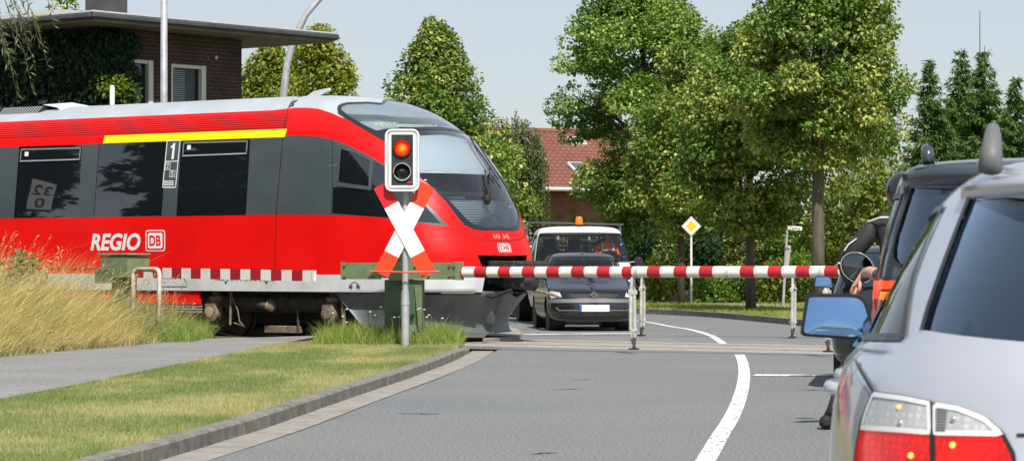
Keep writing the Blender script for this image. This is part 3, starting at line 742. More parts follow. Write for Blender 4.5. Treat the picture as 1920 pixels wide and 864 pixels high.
gu = bpy.data.objects.new('gutter', None); COL.objects.link(gu); gu['kind'] = 'structure'
for a, b in along(KF, .5, 6.2):
    a, b = Vector((*a, 0)), Vector((*b, 0)); d = (b - a).normalized(); n = Vector((d.y, -d.x, 0)); gap = d * .004; up = Vector((0, 0, .008 + random.uniform(-.0015, .0015)))
    g = G(); g.prism([a + gap + up - Vector((0, 0, .05)), b - gap + up - Vector((0, 0, .05)), b - gap + n * .30 + up - Vector((0, 0, .05)), a + gap + n * .30 + up - Vector((0, 0, .05))], (0, 0, .05)); g.build('gutter_slab', m_gutter, gu)
# verge, path
KB = [(x - .13, y) for x, y in KF]
trk = [tw(u, 1.95) for u in (2.2, -2, -8, -20, -45)]
struct(flat('verge', [(-3.9, 1)] + KB + [(p.x, p.y) for p in trk] + [(-45, 1)], .075, m_soil))
PN = [(-7.0, 4), (-5.6, 12), (-4.28, 23.2), (-3.75, 31), (-3.23, 39.3), (-2.9, 43.2)]
PF = [(-9.6, 8), (-7.9, 18), (-6.75, 28), (-6.2, 33.6), (-5.4, 37.5), (-4.75, 41.2)]
PNs, PFs = smooth_line(PN, 6), smooth_line(PF, 6)
g = G(); g.sheet([Vector((x, y, .10)) for x, y in PFs], [Vector((x, y, .10)) for x, y in PNs]); struct(g.build('path', m_patha))
g = G(); g.sheet([Vector((x, y, .088)) for x, y in [(np.interp(yy, [p[1] for p in PNs], [p[0] for p in PNs]) + .0, yy) for yy in np.linspace(6, 39.0, 40)]], [Vector((x, y, .092)) for x, y in [(np.interp(yy, [p[1] for p in KB], [p[0] for p in KB]) + .002, yy) for yy in np.linspace(6, 39.0, 40)]]); struct(g.build('lawn_strip', m_lawn))
# far side: island beside the rails, right verge with kerb and footpath
isl = [gp(905, 637, .06), gp(945, 633, .06), gp(972, 632, .06), gp(978, 625, .06), gp(970, 617, .06), gp(950, 611, .06), gp(930, 608, .06)]
struct(G().prism([Vector((p.x, p.y, -.05)) for p in isl], (0, 0, .12)).build('pavement_island', m_gutter))
RF = [p for p in RS if p[1] > 44.5 and p[1] < 80]
kr2 = bpy.data.objects.new('far_kerb', None); COL.objects.link(kr2); kr2['kind'] = 'structure'
for a, b in along(RF, 1.0):
    a, b = Vector((*a, 0)), Vector((*b, 0)); d = (b - a).normalized(); n = Vector((d.y, -d.x, 0)); gap = d * .005
    G().prism([a + gap, b - gap, b - gap + n * .14, a + gap + n * .14], (0, 0, .12 + random.uniform(-.004, .004))).build('kerb_stone', m_kerb, kr2)
far = [(x + .10, y + .08) for x, y in RF] + [(-14, 100), (60, 100), (60, 46)]
struct(flat('far_verge', far, .085, m_lawn))
fp = [gp(1205, 567.5, .095), gp(1290, 568.5, .095), gp(1400, 572, .095), gp(1500, 579, .095), gp(1580, 585, .095), gp(1580, 580.5, .095), gp(1500, 575, .095), gp(1400, 568.5, .095), gp(1290, 565.5, .095), gp(1205, 564.5, .095)]
struct(flat('footpath', [(p.x, p.y) for p in fp], .095, m_gutter))
farL = [(x - .05, y) for x, y in LS if y > 46] + [(-60, 110), (-60, 75)] + [(tw(-20, -2.4).x, tw(-20, -2.4).y), (tw(.5, -2.4).x, tw(.5, -2.4).y)]
struct(flat('far_left_ground', farL, -.02, m_soil))
# dirt heap under the hedge
def mound(name, c, rx, ry, h, mat):
    V = []; F = []; n, m = 22, 8
    for i in range(m + 1):
        r_ = i / m
        for k in range(n):
            a = 2 * math.pi * k / n; V.append((c.x + rx * r_ * math.cos(a), c.y + ry * r_ * math.sin(a), c.z + h * (math.cos(r_ * math.pi) + 1) / 2 * random.uniform(.8, 1.15) - .02))
    for i in range(m):
        for k in range(n): F.append((i * n + k, (i + 1) * n + k, (i + 1) * n + (k + 1) % n, i * n + (k + 1) % n))
    return struct(mk(name, V, F, mat, smooth=True))
mound('earth_mound', Vector((5.3, 79, .08)), 1.5, 1.0, .42, M('bare_earth', (.19, .14, .09), .95, var=.4, vs=3, bump=.8, bs=8))
# paint
def stripe(name, pts, width, z, mat=m_line, gaps=()):
    pts = smooth_line(pts, 8); A, B = [], []
    for i, p in enumerate(pts):
        a, b = pts[max(i - 1, 0)], pts[min(i + 1, len(pts) - 1)]; d = Vector((b[0] - a[0], b[1] - a[1], 0)).normalized(); n = Vector((-d.y, d.x, 0)) * width / 2
        A.append(Vector((*p, z)) + n); B.append(Vector((*p, z)) - n)
    return struct(G().sheet(A, B).build(name, mat))
# worn paint: the asphalt shows through in streaks
def worn(name, thr):
    m = M(name, (.72, .72, .70), .6); nt = m.node_tree; N = nt.nodes; L = nt.links
    tc = N.new('ShaderNodeTexCoord'); nz = N.new('ShaderNodeTexNoise'); nz.inputs['Scale'].default_value = 9; nz.inputs['Detail'].default_value = 8; nz.inputs['Roughness'].default_value = .75
    mp = N.new('ShaderNodeMapping'); mp.inputs['Scale'].default_value = (3, .35, 1); L.new(tc.outputs['Object'], mp.inputs[0]); L.new(mp.outputs[0], nz.inputs['Vector'])
    rp = N.new('ShaderNodeValToRGB'); rp.color_ramp.elements[0].position = thr; rp.color_ramp.elements[1].position = thr + .06
    rp.color_ramp.elements[0].color = (.16, .165, .17, 1); rp.color_ramp.elements[1].color = (.72, .72, .70, 1)
    L.new(nz.outputs['Fac'], rp.inputs[0]); L.new(rp.outputs[0], N['Principled BSDF'].inputs['Base Color']); return m
m_worn = worn('road_paint_worn', .41); m_worn2 = worn('road_paint_very_worn', .50)
stripe('centre_line', [(-.6, 2), (.05, 8), (.62, 12.5), (1.21, 17.38), (1.47, 19.7), (1.776, 22.4), (2.19, 26.5), (2.595, 31), (2.91, 35.1), (3.05, 37.2)], .13, .005, m_worn)
stripe('centre_line', [(3.19, 41.6), (3.27, 43.9), (3.35, 47.1), (3.27, 50.8), (3.07, 53), (2.75, 57.5), (2.0, 61.5), (.2, 66), (-4, 71.5), (-10, 76)], .12, .005, m_worn)
stripe('stop_line', [(2.66, 30.5), (2.95, 30.45), (3.2, 30.4)], .42, .0055, m_worn)
stripe('stop_line', [(3.2, 30.38), (3.5, 30.34), (3.9, 30.3)], .2, .0055, m_worn2)
stripe('stop_line', [(.2, 47.4), (1.2, 47.8), (2.2, 48.2)], .45, .0055, m_worn)
stripe('stop_line_remnant', [(3.0, 48.9), (3.25, 48.9)], .2, .0055, m_worn2)
# cracks in the asphalt
for (x0, y0, x1, y1) in ((990, 631, 1200, 633), (1200, 632, 1540, 640), (1040, 730, 1090, 729), (1075, 711, 1110, 712), (995, 850, 1040, 849), (1495, 731, 1545, 731), (750, 775, 820, 776)):
    a, b = gp(x0, y0), gp(x1, y1); P = [lerp(a, b, k / 6) + Vector((random.uniform(-.02, .02), random.uniform(-.05, .05), 0)) for k in range(7)]
    stripe('asphalt_crack', [(p.x, p.y) for p in P], .035, .0062, m_dark)
struct(flat('right_verge', [(x + .1, y) for x, y in RS if y < 37] + [(tw(11.5, 1.9).x, tw(11.5, 1.9).y), (60, 4), (60, -3)], .07, m_lawn))
struct(flat('right_crossing_ground', [(6.4, 34), (60, 4), (60, 46), (6.3, 46)], -.045, m_soil))
# ------------------------------------------------------------------ LEVEL CROSSING EQUIPMENT
BD = Vector((.878, -.479, 0)).normalized(); BRZ = math.atan2(BD.y, BD.x)
BP = Vector((-.72, 39.0, 1.10))                     # boom root
def bloc(a, b, z):                                  # along boom, towards camera, height (root frame of the barrier)
    return Vector((a, -b, z))
BLOC = Vector((BP.x, BP.y, 0)) - BD * .95
bar = thing('barrier', 'red and white striped barrier boom lowered across the road from a green drive post', 'barrier', BLOC, BRZ, None)
# drive post with tapered plates
g = G(); g.box((.0, .05, .50), (.50, .30, .98), bev=.012); g.build('drive_post', m_green2, bar)
g = G(); g.prism([Vector((.26, -.12, .92)), Vector((.36, -.12, .92)), Vector((.36, -.12, .10))], (0, .05, 0)); g.build('post_lit_face', m_green, bar)  # post's sunlit right side put into a lighter green triangle
g = G(); g.prism([Vector((.06, -.30, .02)), Vector((.44, -.30, .02)), Vector((.30, -.20, .36)), Vector((.16, -.20, .36))], (0, .06, 0)); g.build('post_foot', m_green, bar)
g = G(); g.prism([Vector((-.12, -.20, .98)), Vector((.14, -.20, .98)), Vector((.10, -.20, 1.46)), Vector((-.06, -.20, 1.46))], (0, .26, 0)); g.build('bearing_housing', m_green, bar)
g = G(); g.box((.30, .0, 1.33), (.12, .1, .14), bev=.02); g.build('bearing_cap', m_green2, bar)
g = G(); g.box((-.62, -.13, 1.115), (.66, .03, .235)); g.build('counterweight_plate', m_green, bar)
g = G(); g.box((.57, -.13, 1.115), (.78, .03, .235)); g.build('arm_plate', m_green, bar)
g = G(); g.box((-.15, .03, 1.115), (1.66, .10, .20)); g.build('arm_beam', m_green2, bar)
for (a, zz) in ((-.88, 1.20), (-.88, 1.04), (-.40, 1.04), (.30, 1.19), (.52, 1.19), (.52, 1.05), (.86, 1.19), (.86, 1.05), (.93, 1.19), (.93, 1.05), (-.05, 1.36), (.07, 1.36), (-.05, 1.28), (.07, 1.28)):
    G().lathe((a, -.15 if zz < 1.25 else -.205, zz), (0, -1, 0), [(0, .022), (.02, .022), (.022, .008)], 8).build('bolt', m_rust, bar)
G().box((.955, -.06, 1.115), (.05, .2, .25), bev=.005).build('boom_clamp', m_green, bar)
G().box((-.92, -.12, 1.115), (.03, .09, .25)).build('counterweight_flange', m_green, bar)
# boom: white tube with red bands (stripe ends read off the photograph, in pixels along the boom)
BL = 6.9
G().tube([(.96, 0, 1.10), (.96 + BL, 0, 1.12)], .076, 20).build('boom', m_boomwhite, bar, auto=50)
def along_px(px):
    # distance along the boom for a photo column
    r = (px - 960) / FPX; o = BLOC; t = (r * o.y - o.x) / (BD.x - r * BD.y); return t
reds = [(863, 870), (893, 916), (938, 960), (983, 1006), (1028.5, 1052), (1075, 1099), (1123, 1147), (1170, 1188), (1217, 1241), (1267, 1291), (1314.5, 1339.5), (1391, 1417), (1443, 1469), (1495, 1521), (1549, 1575), (1602, 1628), (1655, 1682), (1710, 1736), (1764, 1790), (1818, 1845)]
for a, b in reds:
    ta, tb = max(along_px(a), .965), along_px(b)
    G().lathe((ta, 0, 1.10 + .02 * (ta - .96) / BL), (1, 0, 0), [(0, .0745), (0, .078), (tb - ta, .078), (tb - ta, .0745)], 20).build('red_band', m_boomred, bar, auto=50)
for px in (1196, 1366, 1541):
    ta = along_px(px); G().lathe((ta - .02, 0, 1.105), (1, 0, 0), [(0, .075), (0, .083), (.045, .083), (.045, .075)], 20).build('boom_clip', m_legs, bar, auto=50)
# folding feet
def leg(parent, t, z0, col=None, spread=.10):
    for sg in (-1, 1):
        y = sg * .055; o = G()
        o.tube([(t, y * .4, z0 - .05), (t - .01, y, z0 - .28)], .022, 8); o.tube([(t - .01, y, z0 - .26), (t - .005, y * 1.1, z0 - .78)], .026, 8)
        o.tube([(t - .005, y * 1.1, z0 - .78), (t + .0, y * .9, z0 - .90)], .018, 8)
        l = o.build('leg', m_legs, parent)
        G().box((t - .005, y * 1.05, z0 - .27), (.07, .05, .07), bev=.01).build('hinge', m_legs, l)
        G().lathe((t - .04, y * 1.05, z0 - .27), (-1, 0, 0), [(0, .02), (.02, .02)], 8).build('bolt', m_dark, l)
        G().box((t, y * 1.0, z0 - .79), (.075, .035, .05), bev=.01).build('knuckle', m_legs, l)
        G().tube([(t + .0, y * .9, z0 - .885), (t + .02 - .02 * sg, y * .4, z0 - 1.03)], .020, 6).build('foot_link', m_grime, l)
    G().box((t + .01, 0, z0 - 1.035), (.12, .10, .02), bev=.004).build('foot_plate', m_rubber, parent)
leg(bar, along_px(1187), 1.10); leg(bar, along_px(1551), 1.11)
# far barrier: boom swings from the right-hand side, mostly hidden behind the near one
FB0 = Vector((7.4, 43.3, 0)); fdir = -BD
bar2 = thing('barrier', 'red and white barrier boom on the far side of the rails, behind the nearer boom', 'barrier', FB0, math.atan2(fdir.y, fdir.x))
G().box((-.2, 0, .5), (.5, .3, 1.0), bev=.012).build('drive_post', m_green2, bar2)
G().box((-.25, 0, 1.06), (1.3, .12, .22), bev=.01).build('arm_beam', m_green, bar2)
G().tube([(.4, 0, 1.06), (7.3, 0, 1.06)], .075, 16).build('boom', m_boomwhite, bar2, auto=50)
k = .5
while k < 7.2:
    G().lathe((k, 0, 1.06), (1, 0, 0), [(0, .074), (0, .077), (.2, .077), (.2, .074)], 16).build('red_band', m_boomred, bar2, auto=50); k += .41
for px in (1487, 1204):
    r = (px - 960) / FPX; t = (r * FB0.y - FB0.x) / (fdir.x - r * fdir.y); leg(bar2, t, 1.06)
# footpath barrier: flat striped board on a green box
a, b = at(247, 510.5, 43.4), at(591, 517, 40.1)
pd = (b - a); PL = pd.length; prz = math.atan2(pd.y, pd.x); tilt = math.asin((b.z - a.z) / PL)
fb = thing('footpath_barrier', 'flat striped board barrier with green drive box standing in the tall grass across the path', 'barrier', (a.x, a.y, 0), prz)
za, zb = a.z, b.z
def board(x0, x1, y0, y1, hz, mat, name):
    g = G(); z0, z1 = lerp(za, zb, x0 / PL), lerp(za, zb, x1 / PL)
    V = [Vector((x, y, z + s_)) for x, z in ((x0, z0), (x1, z1)) for y in (y0, y1) for s_ in (-hz, hz)]
    g.add(V, [(0, 1, 3, 2), (4, 6, 7, 5), (0, 4, 5, 1), (2, 3, 7, 6), (0, 2, 6, 4), (1, 5, 7, 3)]); return g.build(name, mat, fb)
board(0, PL, -.02, .02, .078, m_boomwhite, 'boom_board')
x = .10; sw = (PL - .12) / 18
i = 0
while x + sw < PL:
    if i % 2 == 0: board(x, x + sw, -.023, .023, .079, m_board_red, 'red_band')
    x += sw; i += 1
board(PL - .05, PL - .04, -.025, .025, .080, m_galv, 'end_cap')
g = G(); g.prism([Vector((-.55, -.20, 1.00)), Vector((.16, -.20, 1.00)), Vector((.16, -.20, 1.33)), Vector((-.2, -.20, 1.345)), Vector((-.55, -.20, 1.33))], (0, .42, 0)); g.build('drive_box', m_green, fb)
G().box((-.2, 0, 1.36), (.80, .44, .03), bev=.008).build('box_lid', m_green, fb)
G().box((-.44, -.02, 1.02), (.42, .46, .22), bev=.01).build('counterweight', m_green2, fb)
G().box((-.2, 0, .52), (.3, .28, 1.0), bev=.01).build('drive_post', m_green2, fb)
# rusty white hoop rail
hp = [at(250, 566, 41.6), at(250, 516, 41.6), at(253, 508, 41.6), at(260, 505, 41.5), at(290, 505, 40.9), at(297, 507, 40.7), at(299, 515, 40.7), at(297, 575, 40.7)]
hr = thing('hoop_rail', 'rusty white tubular hoop rail standing in front of the footpath barrier', 'railing', (hp[0].x, hp[0].y, 0))
o = Vector((hp[0].x, hp[0].y, 0)); hp = [p - o for p in hp]; hp[0].z = .05; hp[-1].z = .05
m_rustwhite = M('rusty_white_pipe', (.70, .69, .64), .55, var=1, vs=5, col2=(.36, .17, .06), bump=.1, bs=40)
G().tube(hp, .034, 10).build('pipe', m_rustwhite, hr, smooth=True)
G().lathe(lerp(hp[4], hp[3], .25) - Vector((.0, 0, 0)), (1, -.5, 0), [(0, .036), (0, .042), (.12, .042), (.12, .036)], 10).build('sleeve', M('rust_sleeve', (.38, .2, .09), .8, var=.4, vs=20), hr)
# ------------------------------------------------------------------ light signal with St Andrew's cross
D = 37.9; k_ = D / FPX
sb = at(760, 605, D); SX = sb.x
sig = thing('crossing_signal', 'level crossing light signal glowing red above a red and white crossbuck', 'traffic signal', (SX, D, 0))
def sp(px, py, dy=0.0):
    p = at(px, py, D); return Vector((p.x - SX, dy, p.z))
G().tube([(0, 0, 0), (0, 0, .85)], .052, 16).build('post', m_galv, sig, auto=50)
G().tube([(0, 0, .82), (0, 0, 2.35)], .042, 16).build('upper_post', m_galv, sig, auto=50)
G().lathe((0, 0, .66), (0, 0, 1), [(0, .053), (.0, .058), (.05, .058), (.05, .053)], 16).build('post_collar', m_galv, sig)
def cross_arm(cx, cy, x0, y0, x1, y1, wpx, dy, cols):
    """one board of the crossbuck from top end to bottom end; cols = (fraction, material)"""
    P0, P1 = sp(x0, y0, dy), sp(x1, y1, dy); d = (P1 - P0); n = Vector((d.z, 0, -d.x)).normalized() * (wpx * k_ / 2)
    root = None
    for (f0, f1, m_, nm) in cols:
        a, b = P0 + d * f0, P0 + d * f1; g = G().prism([a - n, b - n, b + n, a + n], (0, .014, 0)); o = g.build(nm, m_, root or sig)
        root = root or o
cr_w = 33
def cross_arm2(x0, y0, x1, y1, dy, mt, mb):
    P0, P1 = sp(x0, y0, dy), sp(x1, y1, dy); d = P1 - P0; n = Vector((d.z, 0, -d.x)).normalized() * (29.5 * k_ / 2)
    def seg(f0, f1, m_, nm, par):
        a, b = P0 + d * f0, P0 + d * f1; return G().prism([a - n, b - n, b + n, a + n], (0, .016, 0)).build(nm, m_, par)
    w_ = seg(.225, .775, m_sigwhite, 'crossbuck_board', sig); seg(0, .2245, mt, 'red_end', w_); seg(.7755, 1, mb, 'red_end', w_)
cross_arm2(714, 347, 804, 514, -.085, m_sigred, m_sigorange)
cross_arm2(802, 347, 715, 514, -.066, m_sigorange, m_sigorange)
G().tube([sp(694, 508.5, -.12), sp(760, 510, -.16), sp(824, 509, -.12)], .014, 6).build('guard_rail', M('guard_red', (.55, .03, .02), .5), sig)
# housing
def rrect(cx, cz, w, h, r_, n=5):
    out = []
    for (sx, sz, a0) in ((1, 1, 0), (-1, 1, 90), (-1, -1, 180), (1, -1, 270)):
        for k in range(n):
            a = R(a0 + 90 * k / (n - 1)); out.append((cx + sx * (w / 2 - r_) + r_ * math.cos(a), cz + sz * (h / 2 - r_) + r_ * math.sin(a)))
    return out
c = sp(755, 301); W_, H_ = 64 * k_, 116 * k_; cx, cz = c.x, c.z
FY = -.17
m_houseg = M('signal_housing_grey', (.50, .53, .54), .4, metal=.2, var=.12, vs=6)
m_housew = M('signal_rim_white', (.75, .76, .76), .35)
m_houseb = M('signal_face_black', (.022, .022, .024), .5, var=.2, vs=12)
pr = rrect(cx, cz, W_, H_, .09)
hs = G().prism([Vector((x, FY, z)) for x, z in pr], (0, .22, 0)).build('backboard', m_houseg, sig)
def rim(name, w, h, r_, t, y, mat, par):
    A_ = rrect(cx, cz, w, h, r_); B_ = rrect(cx, cz, w - 2 * t, h - 2 * t, max(r_ - t, .01)); g = G()
    for i in range(len(A_)):
        j = (i + 1) % len(A_)
        q = [Vector((A_[i][0], y, A_[i][1])), Vector((A_[j][0], y, A_[j][1])), Vector((B_[j][0], y, B_[j][1])), Vector((B_[i][0], y, B_[i][1]))]
        g.add(q + [v + Vector((0, .02, 0)) for v in q], [(0, 1, 2, 3), (4, 7, 6, 5), (0, 4, 5, 1), (2, 6, 7, 3)])
    return g.build(name, mat, par)
rim('rim', W_, H_, .09, .022, FY - .02, m_housew, hs)
wi, hi_ = 42 * k_, 95 * k_
rim('inner_rim', wi + .05, hi_ + .06, .03, .03, FY - .02, m_housew, hs)
fc = G().prism([Vector((x, FY - .012, z)) for x, z in rrect(cx, cz - .0, wi, hi_, .02)], (0, .012, 0)).build('face', m_houseb, hs)
G().box((cx, FY + .1, cz + H_ / 2 + .012), (.10, .1, .03), bev=.006).build('cable_cap', m_black, sig)
lr = 15 * k_
for (py, lit) in ((279, True), (323, False)):
    lc = sp(755, py, FY - .012); lc.x = cx
    rg = G().lathe(lc, (0, -1, 0), [(0, lr + .012), (.035, lr + .012), (.035, lr), (0, lr)], 28).build('lamp_ring', m_black if lit else m_houseg, hs, auto=40)
    hood = G(); A_, B_ = [], []
    for kk in range(17):
        an = R(-10 + 200 * kk / 16); r1 = lr + .006
        A_.append(lc + Vector((r1 * math.cos(an), -.02, r1 * math.sin(an)))); B_.append(lc + Vector((r1 * math.cos(an), -.16 * (.35 + .65 * max(0, math.sin(an))), r1 * math.sin(an) - .015)))
    hood.sheet(A_, B_).build('visor', m_houseb, hs)
    if lit:
        ml = M('lamp_red_lit', (.5, .02, .005), .3); nt = ml.node_tree; N = nt.nodes; L = nt.links
        tc = N.new('ShaderNodeTexCoord'); mp = N.new('ShaderNodeMapping'); mp.inputs['Location'].default_value = (-lc.x, 0, -lc.z); L.new(tc.outputs['Object'], mp.inputs[0])
        sx = N.new('ShaderNodeSeparateXYZ'); L.new(mp.outputs[0], sx.inputs[0])
        cb = N.new('ShaderNodeCombineXYZ'); L.new(sx.outputs[0], cb.inputs[0]); L.new(sx.outputs[2], cb.inputs[1])
        ln = N.new('ShaderNodeVectorMath'); ln.operation = 'LENGTH'; L.new(cb.outputs[0], ln.inputs[0])
        nz = N.new('ShaderNodeTexVoronoi'); nz.inputs['Scale'].default_value = 60; L.new(tc.outputs['Object'], nz.inputs['Vector'])
        ad = N.new('ShaderNodeMath'); ad.operation = 'MULTIPLY_ADD'; ad.inputs[1].default_value = .05; L.new(nz.outputs['Distance'], ad.inputs[0]); L.new(ln.outputs['Value'], ad.inputs[2])
        rp = N.new('ShaderNodeValToRGB'); e = rp.color_ramp.elements; e[0].position = .02; e[0].color = (1, .55, .03, 1); e[1].position = .105; e[1].color = (.62, .006, .002, 1)
        x_ = e.new(.06); x_.color = (1, .20, .01, 1)
        L.new(ad.outputs[0], rp.inputs[0]); L.new(rp.outputs[0], N['Principled BSDF'].inputs['Emission Color']); N['Principled BSDF'].inputs['Emission Strength'].default_value = .95
        G().lathe(lc, (0, -1, 0), [(0, lr), (.008, lr * .95), (.02, lr * .7), (.028, lr * .4), (.03, .01)], 28).build('red_lens', ml, hs, smooth=True)
    else:
        G().lathe(lc, (0, -1, 0), [(0, lr), (.008, lr * .95), (.02, lr * .7), (.028, lr * .4), (.03, .01)], 28).build('dark_lens', M('lens_dark', (.012, .012, .012), .25), hs, smooth=True)
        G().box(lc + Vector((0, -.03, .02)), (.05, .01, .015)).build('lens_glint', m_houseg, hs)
for zz in (-.07, .07): G().box((0, -.05, cz + zz), (.16, .12, .05)).build('bracket', m_galv, sig)
G().box((cx + wi / 2 - .05, FY - .02, cz - hi_ / 2 + .04), (.06, .015, .025)).build('red_tag', m_sigred, hs)
# ------------------------------------------------------------------ kilometre board outside the frame, mirrored in the train window
wpt = tw(tsk.hit(70, 362).x, 1.47, 0); wz = tsk.hit(70, 362).z
refl = Vector((-1.006, -.129, 0)).normalized()
kp = wpt + refl * 3.4; kz = EYE + (wz - EYE) * (1 + 3.4 / 48) + .34
kb = thing('hectometre_board', 'grey hectometre board reading 32 over 0, seen mirrored in the train window', 'sign', (kp.x, kp.y, 0), math.atan2(-refl.y, -refl.x) - R(22))
m_kb = M('board_pale', (.62, .66, .66), .5)
G().box((0, 0, kz), (.02, .48, .82), bev=.004).build('board', m_kb, kb)
G().tube([(-.05, 0, 0), (-.05, 0, kz + .3)], .03, 8).build('post', m_galv, kb)
for s_, zz, nm in (('32', .05, 'digits'), ('0', -.35, 'digit')):
    V, F = text_mesh(s_, .01); w_ = V[:, 0].max(); hh = .29
    mk(nm, [Vector((.016, (v[0] - w_ / 2) * hh, kz + zz + v[1] * hh)) for v in V], F, m_ink, kb)
# ------------------------------------------------------------------ BUILDINGS, LAMPS, SIGNS
def brick(name, c1, c2, mortar, sx=1.0):
    m = M(name, c1, .85); nt = m.node_tree; N = nt.nodes; L = nt.links
    tc = N.new('ShaderNodeTexCoord'); br = N.new('ShaderNodeTexBrick'); mp = N.new('ShaderNodeMapping')
    mp.inputs['Rotation'].default_value = (R(90), 0, 0); L.new(tc.outputs['Object'], mp.inputs[0]); L.new(mp.outputs[0], br.inputs['Vector'])
    br.inputs['Color1'].default_value = (*c1, 1); br.inputs['Color2'].default_value = (*c2, 1); br.inputs['Mortar'].default_value = (*mortar, 1)
    br.inputs['Scale'].default_value = 1; br.inputs['Brick Width'].default_value = .25; br.inputs['Row Height'].default_value = .0833; br.inputs['Mortar Size'].default_value = .008; br.inputs['Bias'].default_value = -.2
    nz = N.new('ShaderNodeTexNoise'); nz.inputs['Scale'].default_value = 1.6; nz.inputs['Detail'].default_value = 5; L.new(tc.outputs['Object'], nz.inputs['Vector'])
    mr = N.new('ShaderNodeMapRange'); mr.inputs[1].default_value = .3; mr.inputs[2].default_value = .7; mr.inputs[3].default_value = .65; mr.inputs[4].default_value = 1.25; L.new(nz.outputs['Fac'], mr.inputs[0])
    mx = N.new('ShaderNodeMix'); mx.data_type = 'RGBA'; mx.blend_type = 'MULTIPLY'; mx.inputs[0].default_value = 1; L.new(br.outputs['Color'], mx.inputs[6]); L.new(mr.outputs[0], mx.inputs[7]); L.new(mx.outputs[2], N['Principled BSDF'].inputs['Base Color'])
    bp = N.new('ShaderNodeBump'); bp.inputs['Strength'].default_value = .6; bp.inputs['Distance'].default_value = .01; bp.invert = True; L.new(br.outputs['Fac'], bp.inputs['Height']); L.new(bp.outputs[0], N['Principled BSDF'].inputs['Normal'])
    return m
m_brick = brick('dark_clinker_brick', (.060, .026, .022), (.036, .018, .018), (.10, .09, .08))
m_brick2 = brick('red_house_brick', (.30, .12, .085), (.24, .09, .07), (.30, .26, .22))
m_zinc = M('zinc_gutter', (.055, .06, .065), .6, metal=.0, var=.2, vs=3)
m_felt = M('roof_felt', (.30, .28, .255), .85, var=.15, vs=1.5)
m_soffit = M('soffit_board', (.17, .155, .12), .8, var=.2, vs=2)
m_wframe = M('window_frame_offwhite', (.66, .66, .62), .5)
m_pane = M('window_pane_bluegrey', (.075, .095, .115), .08, spec=.6)
# signal box: local x runs along the window wall, y into the building
C0 = Vector((-8.45, 56, 0)); arz = math.atan2(.775, .632)
sbx = thing('signal_box', 'dark brick signal box with ivy, flat overhanging roof and two white framed windows', 'building', C0, arz)
EZ = 6.10; RL, RB = 7.1, 6.2; IN = .9
wl0, wl1 = IN, IN + 4.23
# window wall pieces around two openings
ops = []
def wall_s(px):  # distance along the wall for a photo column
    ax_, ay_ = math.cos(arz), math.sin(arz); ox = C0.x - ay_ * IN; oy = C0.y + ax_ * IN; r = (px - 960) / FPX
    return (r * oy - ox) / (ax_ - r * ay_)
def wall_z(px, py):
    t = wall_s(px); Y = C0.y + math.cos(arz) * IN + math.sin(arz) * t; return EYE + (HORIZ - py) * Y / FPX
w1 = (wall_s(226), wall_s(288)); w2 = (wall_s(321), wall_s(387)); zt1, zt2 = wall_z(280, 113), wall_z(350, 121); zb_ = 3.2
g = G()
def slab(x0, x1, z0, z1): g.box(((x0 + x1) / 2, IN + .15, (z0 + z1) / 2), (x1 - x0, .30, z1 - z0))
top = EZ - .02
for (x0, x1, z0, z1) in ((wl0, w1[0], 0, top), (w1[0], w1[1], zt1, top), (w1[0], w1[1], 0, zb_), (w1[1], w2[0], 0, top), (w2[0], w2[1], zt2, top), (w2[0], w2[1], 0, zb_), (w2[1], wl1, 0, top)): slab(x0, x1, z0, z1)
g.box((wl0 + .15, IN + 2.4, top / 2), (.30, 4.2, top)); g.box((wl1 - .15, IN + 2.4, top / 2), (.30, 4.2, top)); g.box(((wl0 + wl1) / 2, IN + 4.65, top / 2), (wl1 - wl0, .3, top))
g.build('wall', m_brick, sbx)
for (a, b), zt in ((w1, zt1), (w2, zt2)):
    w_ = b - a; mid = (a + b) / 2
    f = G(); t_ = .075
    f.box((a + t_ / 2, IN + .10, (zb_ + zt) / 2), (t_, .14, zt - zb_)); f.box((b - t_ / 2 - .03, IN + .09, (zb_ + zt) / 2), (t_ + .06, .16, zt - zb_)); f.box((mid, IN + .10, zt - t_ / 2), (w_ - t_ * 2, .14, t_)); f.box((mid, IN + .10, zb_ + t_ / 2), (w_ - t_ * 2, .14, t_))
    fo = f.build('window_frame', m_wframe, sbx)
    G().box((mid, IN + .15, (zb_ + zt) / 2), (w_ - .1, .01, zt - zb_ - .1)).build('pane', m_pane, fo)
    G().box((b - .17, IN + .13, (zb_ + zt) / 2), (.05, .04, zt - zb_ - .15)).build('sash', m_black, fo)
o_ = G()
for zz in np.arange(zb_ + .1, zt2 - .1, .045): o_.box((w2[0] + .32, IN + .142, zz), (.42, .004, .012))
bl = o_.build('window_blind', m_blind, sbx); bl['kind'] = 'stuff'
G().sph((wall_s(403), IN - .03, wall_z(403, 108)), .045).build('wall_lamp', m_wframe, sbx, smooth=True)
# roof: eaves board, gutter and a low hip
g = G(); g.box((RL / 2, RB / 2, EZ + .03), (RL, RB, .06)); g.build('soffit', m_soffit, sbx)
g = G(); e_ = .14; hx, hy = RL / 2, RB / 2; zr = EZ + .55
g.add([(-.02, -.02, EZ + .19), (RL + .02, -.02, EZ + .19), (RL + .02, RB + .02, EZ + .19), (-.02, RB + .02, EZ + .19), (1.8, hy, zr), (RL - 1.8, hy, zr)], [(0, 1, 5, 4), (1, 2, 5), (2, 3, 4, 5), (3, 0, 4), (0, 3, 2, 1)])
rf = g.build('roof', m_felt, sbx)
for (p, s_) in (((RL / 2, -.05, EZ + .12), (RL + .2, .12, .12)), ((-.05, RB / 2, EZ + .12), (.12, RB - .02, .12)), ((RL + .05, RB / 2, EZ + .12), (.12, RB - .02, .12))):
    G().box(p, s_, bev=.03).build('gutter', m_zinc, rf)
